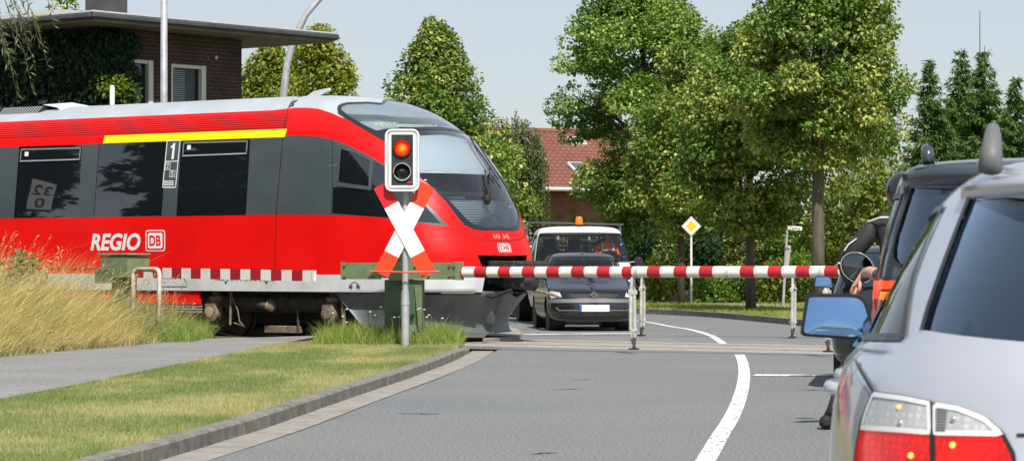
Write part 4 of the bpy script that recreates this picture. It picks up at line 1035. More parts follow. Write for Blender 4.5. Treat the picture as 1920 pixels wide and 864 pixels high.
for (p, s_) in (((RL / 2, -.07, EZ + .2), (RL + .24, .03, .03)), ((-.07, RB / 2, EZ + .2), (.03, RB + .1, .03))): G().box(p, s_).build('roof_edge_trim', m_sole, rf)
cxm = (wall_s(232) + wall_s(297)) / 2
G().box((2.35, 2.2, EZ + 1.25), (.66, .6, 1.7)).build('chimney', M('slate_cladding', (.06, .06, .062), .7, var=.2, vs=5), rf)
for zz in (EZ + 1.0, EZ + 1.25, EZ + 1.5, EZ + 1.75): G().box((2.35, 2.2, zz), (.665, .605, .012)).build('chimney_joint', m_black, rf)
# straight light-grey mast in front of the signal box
mp_ = at(307, 190, 52)
lm = thing('lamp_post', 'straight light grey mast in front of the signal box windows', 'lamp post', (mp_.x, 52, 0))
G().tube([(0, 0, -.05), (0, 0, 3.5), (0, 0, 9)], [.085, .07, .055], 14).build('mast', m_galv, lm, smooth=True)
G().lathe((0, 0, 0), (0, 0, 1), [(0, .12), (.5, .12), (.52, .085)], 14).build('base_sleeve', m_galv, lm)
G().box((.28, -.2, 8.95), (.6, .25, .12), bev=.03).build('lamp_head', m_galv, lm)
# curved street lamp behind the eaves
cp_ = [at(x, y, 66) for x, y in ((527, 300), (530, 190), (538, 120), (551, 75), (573, 28), (601, -4), (640, -28))]
cl = thing('street_lamp', 'tall curved grey street lamp bending out from behind the flat roof', 'street lamp', (cp_[0].x, 66, 0)); o = Vector((cp_[0].x, 66, 0))
G().tube([Vector((0, 0, -.1))] + [p - o for p in cp_], [.11, .10, .095, .085, .08, .075, .065, .055], 12).build('pole', m_galv, cl, smooth=True)
G().box(cp_[-1] - o + Vector((.3, 0, .04)), (.7, .28, .14), rot=Matrix.Rotation(R(-15), 3, 'Y'), bev=.04).build('lamp_head', m_galv, cl)
# white stubby post between ivy and window, behind the train
wp = at(210, 160, 55); sp_ = thing('marker_post', 'short white rounded post in front of the ivy wall', 'post', (wp.x, 55, 0))
G().lathe((0, 0, 0), (0, 0, 1), [(0, .05), (wp.z - .05, .05), (wp.z - .01, .035), (wp.z, .01)], 12).build('post', m_boomwhite, sp_, smooth=True)
# red-tiled house
HD = 96
h0 = at(1013, 352, HD); h1 = at(1225, 352, HD + 2.5); hrz = math.atan2(h1.y - h0.y, h1.x - h0.x)
ez = h0.z; rz_ = at(1013, 242, HD + 2.3).z
hs_ = thing('tiled_house', 'red brick house with orange-red tiled roof and skylights behind the trees', 'house', (h0.x, h0.y, 0), hrz)
HL, HW = 5.6, 7.0
g = G(); g.box((HL / 2 - .6, HW / 2, ez / 2 - .06), (HL - .5, HW - 1.0, ez - .16)); g.build('wall', m_brick2, hs_)
run = HW / 2; sl = math.hypot(run, rz_ - ez)
# pantile courses: rows of lapped strips with a wavy section
m_tile = M('roof_tile_red', (.23, .088, .062), .85, var=.3, vs=1.2, col2=(.16, .065, .048))
rows_n = 17; V = []; F = []
nx = int(HL / .06)
for r_ in range(rows_n):
    a, b = r_ / rows_n, (r_ + 1.12) / rows_n
    base = len(V)
    for (f_, lift) in ((a, .055), (b, .0)):
        for i in range(nx + 1):
            x = -.9 + (HL + .3) * i / nx; wv = .03 * math.sin(2 * math.pi * x / .24)
            V.append((x, -.35 + (run + .35) * f_, ez - .02 + (rz_ - ez + .02) * f_ + lift + wv))
    for i in range(nx): F.append((base + i, base + i + 1, base + nx + 2 + i, base + nx + 1 + i))
    b2 = len(V)
    for i in range(nx + 1):
        v = V[base + i]; V.append((v[0], v[1] + .005, v[2] - .05))
    for i in range(nx): F.append((base + i, b2 + i, b2 + i + 1, base + i + 1))
ro = mk('roof_tiles', V, F, m_tile, hs_); ro['kind'] = 'stuff'
g = G(); g.add([(-.9, -.3, ez - .12), (HL - .6, -.3, ez - .12), (HL - .6, run, rz_ - .1), (-.9, run, rz_ - .1), (-.9, HW + .3, ez - .12), (HL - .6, HW + .3, ez - .12)], [(0, 1, 2, 3), (3, 2, 5, 4), (0, 3, 4), (1, 5, 2), (0, 4, 5, 1)]); g.build('roof_deck', m_tile, hs_)
G().tube([(-.9, -.42, ez - .05), (HL - .6, -.42, ez - .05)], .07, 8).build('gutter', m_sole, hs_)
G().tube([(-.9, run, rz_ + .02), (HL - .6, run, rz_ + .02)], .11, 8).build('ridge_tiles', m_tile, hs_)
def onroof(px, py):
    # photo pixel -> house roof local coords
    best = None
    for f_ in np.linspace(0, 1, 200):
        y = -.35 + (run + .35) * f_; z = ez + (rz_ - ez) * f_ + .09
        r = (px - 960) / FPX; c_, s_ = math.cos(hrz), math.sin(hrz)
        # X = h0.x + x c - y s ; Y = h0.y + x s + y c
        x = (r * (h0.y + y * c_) - h0.x + y * s_) / (c_ - r * s_); Y = h0.y + x * s_ + y * c_
        e = abs(HORIZ - (z - EYE) * FPX / Y - py)
        if best is None or e < best[0]: best = (e, x, y, z)
    return Vector(best[1:])
for (px, py, w_, h_) in ((1082, 265, .62, .5), (1085, 315, .6, .7)):
    c = onroof(px, py); an = math.atan2(rz_ - ez, run); rot = Matrix.Rotation(an, 3, 'X')
    f = G().box(c, (w_, h_, .10), rot=rot, bev=.01).build('skylight', m_wframe, hs_)
    G().box(c + rot @ Vector((0, 0, .055)), (w_ - .12, h_ - .12, .01), rot=rot).build('pane', m_pane, f)
# priority road sign
pd_ = 72; p0 = at(1296, 424, pd_)
ps = thing('priority_road_sign', 'yellow diamond priority road sign with white border on a thin post', 'road sign', (p0.x, pd_, .05))
G().tube([(0, 0, 0), (0, 0, p0.z + .2)], .03, 8).build('post', m_boomwhite, ps)
def dia(s_, y, t): return [Vector((0, y, p0.z - .05 + s_)), Vector((s_, y, p0.z - .05)), Vector((0, y, p0.z - .05 - s_)), Vector((-s_, y, p0.z - .05))]
bo = G().prism(dia(.26, -.05, 0), (0, .012, 0)).build('board', m_sigwhite, ps)
G().prism(dia(.245, -.052, 0), (0, .002, 0)).build('black_line', m_ink, bo); G().prism(dia(.235, -.055, 0), (0, .002, 0)).build('white_border', m_sigwhite, bo); G().prism(dia(.145, -.058, 0), (0, .002, 0)).build('yellow_field', M('sign_yellow', (.80, .52, .01), .45), bo)
# leaning street-name sign
s0 = gp(1468, 573, .08); s1 = at(1476, 425, s0.y)
ss_ = thing('street_name_sign', 'leaning grey post with a small white street name plate', 'street sign', (s0.x, s0.y, .05)); o = Vector((s0.x, s0.y, .05))
G().tube([Vector((0, 0, 0)), s1 - o], .035, 8).build('post', m_galv, ss_)
c = s1 - o + Vector((.19, -.04, -.04))
pl = G().box(c, (.40, .02, .10), rot=Matrix.Rotation(R(4), 3, 'Y'), bev=.004).build('name_plate', m_sigwhite, ss_)
V, F = text_mesh('Tadius', .02); w_ = V[:, 0].max()
mk('name_text', [c + Vector(((v[0] / w_ - .5) * .30, -.014, (v[1] - .5) * .055 - (v[0] / w_ - .5) * .02)) for v in V], F, m_ink, pl)
G().box(lerp(Vector((0, 0, 0)), s1 - o, .62) + Vector((.06, -.02, 0)), (.10, .03, .62), rot=Matrix.Rotation(R(6), 3, 'Y'), bev=.01).build('folded_plate', m_galv, ss_)
G().box(lerp(Vector((0, 0, 0)), s1 - o, .73) + Vector((.03, -.04, 0)), (.12, .02, .05)).build('clamp', m_rust, ss_)
# radio mast among the spruces
r0 = at(1838, 20, 100); rm = thing('radio_mast', 'very thin radio mast rising above the spruce tops', 'antenna', (r0.x, 100, 0))
G().tube([(0, 0, -.1), (0, 0, 7), (0, 0, r0.z)], [.05, .03, .012], 6).build('mast', m_zinc, rm)
G().tube([(-.12, 0, 7.6), (.12, 0, 7.6)], .012, 5).build('element', m_zinc, rm)
# ------------------------------------------------------------------ VEHICLES
m_silver = M('silver_metallic_paint', (.60, .62, .66), .30, metal=.55, coat=.9)
m_navy = M('dark_blue_grey_paint', (.055, .062, .085), .28, metal=.4, coat=1)
m_blackp = M('black_car_paint', (.012, .013, .016), .22, coat=1)
m_blue_blk = M('blue_black_car_paint', (.008, .010, .020), .25, metal=.1, coat=.45)
m_greyp = M('grey_car_paint', (.16, .17, .18), .3, metal=.4, coat=1)
m_whitep = M('white_van_paint', (.78, .78, .77), .35, coat=.5, var=.04, vs=2)
m_bumper = M('bumper_grey', (.12, .125, .13), .55)
m_cglass = glass('tinted_car_glass', (.34, .45, .55), 4.2, gcol=(.62, .80, 1.0))
m_sglass = glass('side_window_glass', (.12, .16, .15), 1.0)
m_cglass2 = glass('clear_car_glass', (.80, .87, .88), 1.0)
m_trim = M('window_trim_black', (.015, .015, .016), .35)
m_seat = M('seat_cloth', (.05, .055, .06), .8, var=.2, vs=10)
m_seatl = M('seat_cloth_grey', (.11, .13, .14), .8)
m_lensclr = M('clear_lamp_lens', (.62, .63, .63), .12, coat=1, var=.35, vs=28, detail=2)
m_lensred = M('red_lamp_lens', (.55, .012, .008), .10, coat=1, var=.25, vs=30, emit=(1, .03, .01), es=.30, detail=2)
m_lensdim = M('red_lamp_lens_dim', (.30, .006, .008), .10, coat=1, emit=(1, .02, .01), es=.10)
def lampmat(name, c1, c2, e, es, sc):
    m = M(name, c1, .14, coat=.35, spec=.35); nt = m.node_tree; N = nt.nodes; L = nt.links; p = N['Principled BSDF']
    tc = N.new('ShaderNodeTexCoord'); ck = N.new('ShaderNodeTexVoronoi'); ck.distance = 'CHEBYCHEV'; ck.inputs['Scale'].default_value = sc; ck.inputs['Randomness'].default_value = .12; L.new(tc.outputs['Object'], ck.inputs['Vector'])
    nz = N.new('ShaderNodeTexNoise'); nz.inputs['Scale'].default_value = 9; nz.inputs['Detail'].default_value = 3; L.new(tc.outputs['Object'], nz.inputs['Vector'])
    mu = N.new('ShaderNodeMath'); mu.operation = 'MULTIPLY_ADD'; mu.inputs[1].default_value = 1.1; L.new(ck.outputs['Distance'], mu.inputs[0]); L.new(nz.outputs['Fac'], mu.inputs[2])
    rp = N.new('ShaderNodeValToRGB'); rp.color_ramp.elements[0].position = .45; rp.color_ramp.elements[1].position = 1.05; rp.color_ramp.elements[0].color = (*c1, 1); rp.color_ramp.elements[1].color = (*c2, 1)
    L.new(mu.outputs[0], rp.inputs[0]); L.new(rp.outputs[0], p.inputs['Base Color'])
    if e:
        r2 = N.new('ShaderNodeMapRange'); r2.inputs[1].default_value = .45; r2.inputs[2].default_value = 1.0; r2.inputs[3].default_value = es; r2.inputs[4].default_value = es * .40
        L.new(mu.outputs[0], r2.inputs[0]); p.inputs['Emission Color'].default_value = (*e, 1); L.new(r2.outputs[0], p.inputs['Emission Strength'])
    return m
m_lensred = lampmat('red_lamp_lens', (.55, .006, .004), (.33, .003, .003), (1, .018, .006), .50, 60)
m_lensclr = lampmat('clear_lamp_lens', (.66, .67, .67), (.42, .42, .42), None, 0, 55)
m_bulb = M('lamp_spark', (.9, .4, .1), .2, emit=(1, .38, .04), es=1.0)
m_lensamb = M('brake_lamp_lit', (.8, .15, .01), .2, emit=(1, .22, .01), es=.9)
m_lensor = M('brake_lamp_glow', (.7, .06, .01), .2, emit=(1, .07, .012), es=.62)
m_mirror = M('blue_mirror_glass', (.30, .50, .80), .03, metal=1)
m_mirror2 = M('dark_mirror_glass', (.13, .15, .16), .04, metal=1)
m_plate = M('number_plate_white', (.75, .75, .74), .4)
m_plateb = M('plate_blue', (.01, .06, .42), .4)
m_hub = M('alloy_wheel', (.45, .46, .47), .35, metal=.8)
def circ(u, z, r_, n=28): return [('s', u + r_ * math.cos(2 * math.pi * k / n), z + r_ * math.sin(2 * math.pi * k / n)) for k in range(n)]
def wheel(parent, u, w, r_, wd=.20, hub=None):
    sg = 1 if w > 0 else -1
    t = G().lathe((u, -w + sg * wd, r_), (0, -sg, 0), [(0, r_ * .66), (.01, r_ * .93), (.035, r_), (wd - .035, r_), (wd - .01, r_ * .93), (wd, r_ * .66), (wd - .02, r_ * .62), (.02, r_ * .62)], 32).build('wheel', m_rubber, parent, auto=35)
    h_ = G().lathe((u, -w + sg * .03, r_), (0, -sg, 0), [(0, r_ * .63), (.012, r_ * .62), (.0, r_ * .52), (.0, r_ * .2), (.02, r_ * .18), (.022, .01)], 24).build('rim', hub or m_hub, t, auto=35)
    g = G()
    for k in range(5):
        a = 2 * math.pi * k / 5; d = Vector((math.cos(a), 0, math.sin(a))); n_ = Vector((-d.z, 0, d.x)); c = Vector((u, -w + sg * .015, r_))
        g.prism([c + d * r_ * .15 - n_ * .03, c + d * r_ * .6 - n_ * .02, c + d * r_ * .6 + n_ * .02, c + d * r_ * .15 + n_ * .03], (0, sg * .02, 0))
    sp_ = g.build('spoke', hub or m_hub, t); sp_['kind'] = 'stuff'
    return t
def seats(parent, rows_, mat=m_seat):
    for (u, w, zb, h, d) in rows_:
        s_ = G().box((u, -w, zb + h / 2), (.14, .48, h), rot=Matrix.Rotation(R(-12 * d), 3, 'Y'), bev=.05).build('seat', mat, parent, auto=40)
        G().box((u - .03 * d * 0, -w, zb + h + .12), (.10, .26, .18), rot=Matrix.Rotation(R(-12 * d), 3, 'Y'), bev=.04).build('headrest', mat, s_, auto=40)
def car(name, label, rows, loc, rz, regs, paint, n=2.6, side=3.2, wheels=(), wr=.31, gt=.06, group=None, base='body', cat='car'):
    sk = Skin(rows, loc, rz, n, side); root = thing(name, label, cat, loc, rz, group)
    Q = 2 * sk.A + sk.Ls; rg = [(a, sk.poly(b), c, d, e) for a, b, c, d, e in regs]
    for (u, r_) in [(w_, wr + .055) for w_ in wheels]: rg.append(('wheel_arch', sk.poly(circ(u, wr, r_)), None, 0, False))
    parts = skin_parts(sk, [(0, 0), (Q, 0), (Q, sk.Tmax), (0, sk.Tmax)], rg, (base, paint), root, list(np.arange(0, Q + .01, .07)), list(np.arange(0, sk.Tmax, gt)) + [sk.Tmax])
    W = max(r[1] for r in rows)
    for u in wheels:
        for sg in (1, -1):
            wheel(root, u, sg * (W - .03), wr)
            G().lathe((u, -sg * (W - .32), wr), (0, -sg, 0), [(0, wr + .06), (.29, wr + .06)], 24).build('wheel_well', m_black, root)
    ub, ut = min(r[4] for r in rows), max(r[2] for r in rows)
    G().box(((ub + ut) / 2, 0, rows[0][0] + .12), (ut - ub - .5, W * 1.55, .10)).build('floor_pan', m_black, root)
    return root, sk, parts
def edge(sk, spec, width, off, name, mat, parent, mirror=True, closed=False):
    d = sk.poly(spec, closed)
    if closed: d = d + d[:1]
    return ribbon(sk, d, width, off, name, mat, parent, mirror)
# ---- silver estate car, seen from behind
HRZ = math.atan2(-.989, -.148)
ROW_E = [(.20, .80, -.08, .9, -4.62, .6), (.30, .88, -.01, 1.1, -4.78, .65), (.50, .915, 0, 1.25, -4.84, .7), (.62, .925, -.005, 1.3, -4.83, .7), (.75, .925, -.04, 1.3, -4.74, .75), (.85, .92, -.07, 1.3, -4.45, .75), (.93, .905, -.085, 1.3, -4.0, .7), (.99, .885, -.10, 1.3, -3.62, .6),
         (1.05, .832, -.13, 1.3, -3.42, .5), (1.2, .762, -.25, 1.25, -3.05, .45), (1.33, .685, -.38, 1.15, -2.70, .4), (1.41, .63, -.46, 1.05, -2.45, .4), (1.465, .565, -.50, .9, -2.25, .45), (1.50, .47, -.60, .7, -1.9, .5), (1.513, .28, -.75, .5, -1.6, .4), (1.517, .001, -.9, .4, -1.4, .3)]
SC_ = Vector((1.59, 6.10, 0))
tl_out = [(1640, 737), (1700, 745), (1748, 755), (1750, 864), (1748, 915), (1600, 915), (1607, 855), (1618, 792)]
tl_out_c = [(1640, 737), (1700, 745), (1748, 755), (1749, 813), (1690, 808), (1617, 803), (1625, 775)]
tl_in = [(1754, 757), (1800, 765), (1850, 786), (1880, 812), (1900, 850), (1905, 885), (1890, 912), (1754, 915)]
tl_in_c = [(1754, 757), (1800, 765), (1850, 786), (1882, 815), (1754, 813)]
win_s = [[('s', -.50, 1.065), ('s', -1.52, 1.04), ('s', -1.50, 1.385), ('s', -.98, 1.385)], [('s', -1.60, 1.035), ('s', -2.42, 1.02), ('s', -2.40, 1.375), ('s', -1.58, 1.378)], [('s', -2.52, 1.02), ('s', -3.30, 1.01), ('s', -2.78, 1.28), ('s', -2.50, 1.375)]]
regs = [('rear_window', [(1730, 618), (1742, 575), (1765, 510), (1795, 430), (1822, 362), ('c', 1.375), ('c', 1.05)], m_cglass, -.006, False)]
regs += [('side_window', w_, m_sglass, -.006, True) for w_ in win_s]
regs += [('tail_lamp', tl_out, m_lensred, .006, True), ('clear_lens', tl_out_c, m_lensclr, .007, True), ('tailgate_lamp', tl_in, m_lensred, .006, True), ('tailgate_clear_lens', tl_in_c, m_lensclr, .007, True)]
QB = 2 * 1.4 + 3.2
def ws_reg(rows, n, z0, z1, z2, z3):
    k = Skin(rows, (0, 0, 0), 0, n, 3.2); return ('windscreen', [('q', QB + .1, k.T(z0)), ('q', QB - 1.1, k.T(z1)), ('q', QB - 1.07, k.T(z2)), ('q', QB + .1, k.T(z3))], m_cglass2, -.005, False)
regs.append(ws_reg(ROW_E, 3.3, 1.0, 1.03, 1.38, 1.41))
car1, sk1, pt1 = car('estate_car', 'silver estate car with lit red tail lamps and blue mirror glass, last in the queue', ROW_E, SC_, HRZ, regs, m_silver, 3.3, 3.2, (-.96, -3.85), .33)
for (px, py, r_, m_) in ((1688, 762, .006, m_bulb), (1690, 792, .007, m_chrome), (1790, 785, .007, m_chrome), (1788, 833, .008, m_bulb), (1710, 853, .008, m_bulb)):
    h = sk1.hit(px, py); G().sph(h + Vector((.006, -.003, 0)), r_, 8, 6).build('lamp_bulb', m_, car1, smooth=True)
for s_ in (tl_out_c, tl_in_c): edge(sk1, [(lerp(x, sum(p[0] for p in s_) / len(s_), .05), lerp(y, sum(p[1] for p in s_) / len(s_), .07)) for x, y in s_], .012, .009, 'lens_border', m_housew, car1, False, True)
for y_ in np.linspace(768, 806, 8): edge(sk1, [(1758, y_ + 1), (1758 + 22 - (y_ - 768) * .1, y_ + 1.5)], .004, .010, 'reflector_line', m_bumper, car1, False)
for s_ in (tl_out, tl_in): edge(sk1, s_, .010, .008, 'lamp_seal', m_trim, car1, False, True)
edge(sk1, [(1640, 735), (1612, 690), (1606, 676)], .008, .004, 'wing_gap', m_trim, car1, False)
edge(sk1, [('q', 0, sk1.T(.55)), ('q', 1.25, sk1.T(.56)), ('s', -.60, .60)], .010, .004, 'bumper_gap', m_black, car1)
edge(sk1, [(1751, 757), (1752, 915)], .012, .004, 'tailgate_gap', m_black, car1)
edge(sk1, [(1906, 815), (1925, 815), (1945, 816), ('c', .83)], .008, .003, 'tailgate_crease', m_trim, car1)
for w_ in win_s: edge(sk1, w_, .022, .005, 'window_trim', m_trim, car1, True, True)
edge(sk1, [('s', -.52, 1.035), ('s', -3.35, .99)], .016, .010, 'chrome_strip', m_chrome, car1)
edge(sk1, [(1730, 618), (1742, 575), (1765, 510), (1795, 430), (1822, 362)], .018, .004, 'window_seal', m_trim, car1)
for u in (-1.56, -2.48, -3.3): edge(sk1, [('s', u, .32), ('s', u + .02, 1.02)], .008, .003, 'door_gap', m_black, car1)
# roof spoiler
A_, B_, C_ = [], [], []
for q in np.linspace(0, .98, 20):
    p = sk1.S(q, sk1.T(1.472)); p2 = sk1.S(q, sk1.T(1.412)); A_.append(p); B_.append(Vector((p2.x + .10, p2.y, 1.437))); C_.append(Vector((p2.x, p2.y, 1.405)))
g = G()
for sg in (1, -1):
    f = lambda L_: [Vector((v.x, sg * v.y, v.z)) for v in L_]
    g.sheet(f(A_), f(B_)); g.sheet(f(B_), f(C_))
g.build('roof_spoiler', m_silver, car1, smooth=True)
for sg in (1, -1):
    G().tube([(-.66, -sg * .515, 1.475), (-.68, -sg * .512, 1.52), (-.73, -sg * .508, 1.56), (-.82, -sg * .505, 1.583), (-.95, -sg * .505, 1.587), (-2.0, -sg * .50, 1.57), (-2.16, -sg * .50, 1.545), (-2.28, -sg * .50, 1.48)], [.030, .027, .022, .017, .015, .015, .018, .022], 12).build('roof_rail', m_bumper, car1, smooth=True)
    G().tube([(-1.66, -sg * .91, .885), (-1.74, -sg * .945, .888), (-1.88, -sg * .945, .888), (-1.96, -sg * .91, .885)], [.016, .022, .022, .016], 8).build('door_handle', m_silver, car1, smooth=True)
    G().tube([(-2.58, -sg * .91, .885), (-2.66, -sg * .945, .888), (-2.80, -sg * .945, .888), (-2.88, -sg * .91, .885)], [.016, .022, .022, .016], 8).build('door_handle', m_silver, car1, smooth=True)
def convex(ring_, mat, parent):
    """slightly bulged mirror glass"""
    n = len(ring_); c = sum(ring_, Vector((0, 0, 0))) / n; V = []
    for s_ in (1, .8, .6, .4, .2): V += [c + (v - c) * s_ + Vector((.011 * (1 - s_ * s_), 0, 0)) for v in ring_]
    V.append(c + Vector((.011, 0, 0))); F = [(i * n + k, i * n + (k + 1) % n, (i + 1) * n + (k + 1) % n, (i + 1) * n + k) for i in range(4) for k in range(n)] + [(4 * n + k, 4 * n + (k + 1) % n, 5 * n) for k in range(n)]
    return mk('mirror_glass', V, F, mat, parent, smooth=True)
def mirror(parent, u, w, z, wd, ht, shell, gl, sg=1, taper=.78, arm=.10):
    """door mirror: rounded housing, glass facing back (x+), stalk"""
    c4 = [(.47, -.5, 0), (.40, .5, 0), (-.30, .5, 0), (-.5, -.42, 0)]; pr = []
    cs = [Vector((.5, -.40, 0)), Vector((.42, .5, 0)), Vector((-.33, .5, 0)), Vector((-.5, -.5, 0))]; rr_ = (.10, .07, .22, .16)
    for i_, c_ in enumerate(cs):      # rounded trapezoid
        a_, b_ = (cs[i_ - 1] - c_).normalized(), (cs[(i_ + 1) % 4] - c_).normalized()
        for k_ in range(5):
            t_ = k_ / 4; p0_, p2_ = c_ + a_ * rr_[i_], c_ + b_ * rr_[i_]; q_ = p0_ * (1 - t_) ** 2 + c_ * 2 * t_ * (1 - t_) + p2_ * t_ * t_; pr.append((-q_.x, q_.y))
    def ring(x, s_): return [Vector((x, -sg * (w + p * -wd * s_), z + q * ht * s_)) for p, q in pr]
    Rg = [ring(u, .96), ring(u + .012, 1.0), ring(u - .02, 1.0), ring(u - .08, .9), ring(u - .13, .55)]; n = len(pr); V = [v for r_ in Rg for v in r_]
    F = [(i * n + k, i * n + (k + 1) % n, (i + 1) * n + (k + 1) % n, (i + 1) * n + k) for i in range(1, 4) for k in range(n)] + [tuple(4 * n + k for k in range(n)), tuple(n + k for k in range(n))]
    h_ = mk('mirror_housing', V, F, shell, parent)
    bm = bmesh.new(); bm.from_mesh(h_.data); bmesh.ops.recalc_face_normals(bm, faces=bm.faces); bm.to_mesh(h_.data); bm.free(); h_.data.polygons.foreach_set('use_smooth', [True] * len(h_.data.polygons)); h_.data.set_sharp_from_angle(angle=R(50))
    gr = [Vector((u + .024 - q * ht * .16 + .05 * sg * 0 * p, -sg * (w + p * -wd * .90), z + q * ht * .86)) for p, q in pr]
    convex(gr, gl, h_)
    G().tube([(u - .05, -sg * (w - wd * .4), z - ht * .38), (u - .07, -sg * (w - wd * .5 - arm), z - ht * .5)], [.03, .03], 8).build('mirror_arm', shell, h_, smooth=True)
mirror(car1, -3.17, .965, 1.062, .262, .160, m_trim, m_mirror, 1); mirror(car1, -3.17, .965, 1.062, .262, .160, m_trim, m_mirror, -1)
seats(car1, [(-1.35, .42, .62, .55, 1), (-1.35, -.42, .62, .55, 1), (-2.5, .38, .62, .60, 1), (-2.5, -.38, .62, .60, 1)], m_seatl)
G().box((-.62, 0, .95), (.5, 1.1, .02)).build('parcel_shelf', m_seat, car1); G().box((-3.35, 0, .92), (.5, 1.4, .15), bev=.05).build('dashboard', m_seat, car1)
# ---- dark blue-grey people carrier
ROW_M = [(.22, .80, -.05, .4, -4.5, .5), (.32, .87, 0, .4, -4.6, .6), (.55, .905, 0, .4, -4.63, .65), (.75, .908, -.03, .8, -4.5, .7), (.95, .905, -.05, .85, -4.1, .6), (1.05, .90, -.07, .85, -3.8, .5), (1.15, .89, -.10, .85, -3.5, .45), (1.4, .845, -.22, .8, -3.0, .4), (1.55, .80, -.30, .75, -2.7, .4), (1.63, .775, -.34, .6, -2.45, .4), (1.69, .72, -.38, .32, -2.2, .45), (1.715, .64, -.44, .38, -2.0, .45), (1.735, .4, -.6, .4, -1.7, .4), (1.74, .001, -.8, .3, -1.5, .3)]
MC = Vector((2.50, 12.40, 0))
tlm = [(1630, 521), (1660, 521.5), (1692, 523), (1692, 560), (1672, 605), (1655, 622), (1628, 622), (1622, 560)]
mw_s = [[('s', -.52, 1.16), ('s', -1.3, 1.16), ('s', -1.28, 1.56), ('s', -.62, 1.56)], [('s', -1.38, 1.16), ('s', -2.15, 1.15), ('s', -2.13, 1.57), ('s', -1.36, 1.57)]]
mdoor = [('s', -2.25, 1.15), ('s', -3.15, 1.13), ('s', -2.70, 1.50), ('s', -2.5, 1.56), ('s', -2.23, 1.57)]
regs = [('rear_window', [(1709, 352), (1698, 385), (1690, 410), (1680, 440), (1675, 465), (1675, 484), (1681, 494), (1690, 499), ('c', 1.21), ('c', 1.575)], m_cglass, -.006, False)]
regs += [('side_window', w_, m_sglass, -.006, True) for w_ in mw_s] + [('open_front_window', mdoor, None, 0, True)]
regs += [('tail_lamp', tlm, m_lensdim, .006, True), ('lamp_glow', [(1634, 526), (1690, 528), (1690, 541), (1652, 543), (1648, 560), (1630, 560)], m_lensor, .008, True), ('brake_lamp', [(1653, 547), (1674, 548), (1671, 563), (1652, 562)], m_lensamb, .008, True)]
regs.append(ws_reg(ROW_M, 3.3, 1.12, 1.15, 1.58, 1.62))
car2, sk2, pt2 = car('people_carrier', 'dark blue-grey people carrier with open driver window and lit brake lamp ahead of silver estate', ROW_M, MC, HRZ, regs, m_navy, 3.3, 3.2, (-.95, -3.75), .32)
edge(sk2, [(1709, 352), (1698, 385), (1690, 410), (1680, 440), (1675, 465), (1675, 484), (1681, 494), (1690, 499)], .02, .006, 'window_seal', m_trim, car2)
edge(sk2, [(1716, 320), (1740, 314), (1780, 309), (1830, 306)], .010, .004, 'tailgate_gap', m_black, car2)
edge(sk2, [(1716, 320), (1704, 350), (1688, 400), (1672, 440), (1655, 490), (1645, 520)], .010, .004, 'tailgate_gap', m_black, car2)
edge(sk2, tlm, .010, .007, 'lamp_seal', m_trim, car2, False, True)
for w_ in mw_s + [mdoor]: edge(sk2, w_, .03, .004, 'window_trim', m_trim, car2, True, True)
for sg in (1, -1):
    G().tube([(-.60, -sg * .63, 1.715), (-.63, -sg * .635, 1.775), (-.72, -sg * .64, 1.785), (-1.6, -sg * .645, 1.79), (-2.2, -sg * .63, 1.77), (-2.35, -sg * .62, 1.71)], [.03, .028, .024, .024, .024, .02], 10).build('roof_rail', m_navy, car2, smooth=True)
A_, B_, C_ = [], [], []
for q in np.linspace(0, 1.1, 18):
    p = sk2.S(q, sk2.T(1.70)); p2 = sk2.S(q, sk2.T(1.62)); A_.append(p); B_.append(Vector((p2.x + .09, p2.y, 1.655))); C_.append(Vector((p2.x, p2.y, 1.60)))
g = G()
for sg in (1, -1):
    f = lambda L_: [Vector((v.x, sg * v.y, v.z)) for v in L_]
    g.sheet(f(A_), f(B_)); g.sheet(f(B_), f(C_))
g.build('roof_spoiler', m_navy, car2, smooth=True)
def oval_mirror(parent, u, w, z, wd, ht, shell, gl, sg=1):
    pr = [(math.cos(a) * .5 * (1.0 if math.cos(a) < 0 else .95), math.sin(a) * .5 - .10 * math.cos(a)) for a in np.linspace(0, 2 * math.pi, 20, endpoint=False)]; n = len(pr)
    def ring(x, s_): return [Vector((x, -sg * (w - p * wd * s_), z + q * ht * s_)) for p, q in pr]
    Rg = [ring(u, .9), ring(u + .015, 1.0), ring(u - .04, 1.02), ring(u - .10, .85), ring(u - .14, .4)]; V = [v for r_ in Rg for v in r_]
    F = [(i * n + k, i * n + (k + 1) % n, (i + 1) * n + (k + 1) % n, (i + 1) * n + k) for i in range(4) for k in range(n)] + [tuple(4 * n + k for k in range(n)), tuple(range(n))]
    h_ = mk('mirror_housing', V, F, shell, parent, smooth=True)
    convex([v + Vector((.006, 0, 0)) for v in ring(u + .0, .89)], gl, h_)
    mk('mirror_bezel', [v + Vector((.018, 0, 0)) for v in ring(u, .98)] + [v + Vector((.018, 0, 0)) for v in ring(u, .93)], [(k, (k + 1) % n, n + (k + 1) % n, n + k) for k in range(n)], m_chrome, h_)
    G().tube([(u - .06, -sg * (w - wd * .45), z - ht * .2), (u - .08, -sg * (w - wd * .9), z - ht * .35)], .035, 8).build('mirror_arm', shell, h_, smooth=True)
oval_mirror(car2, -3.02, 1.02, 1.215, .20, .175, m_navy, m_mirror2, 1); oval_mirror(car2, -3.02, 1.02, 1.215, .20, .175, m_navy, m_mirror2, -1)
seats(car2, [(-1.2, .45, .75, .55, 1), (-1.2, -.1, .75, .55, 1), (-2.15, -.42, .75, .62, 1), (-2.15, .42, .75, .62, 1)], m_seatl)
G().box((-3.3, 0, 1.02), (.5, 1.4, .15), bev=.05).build('dashboard', m_seat, car2)
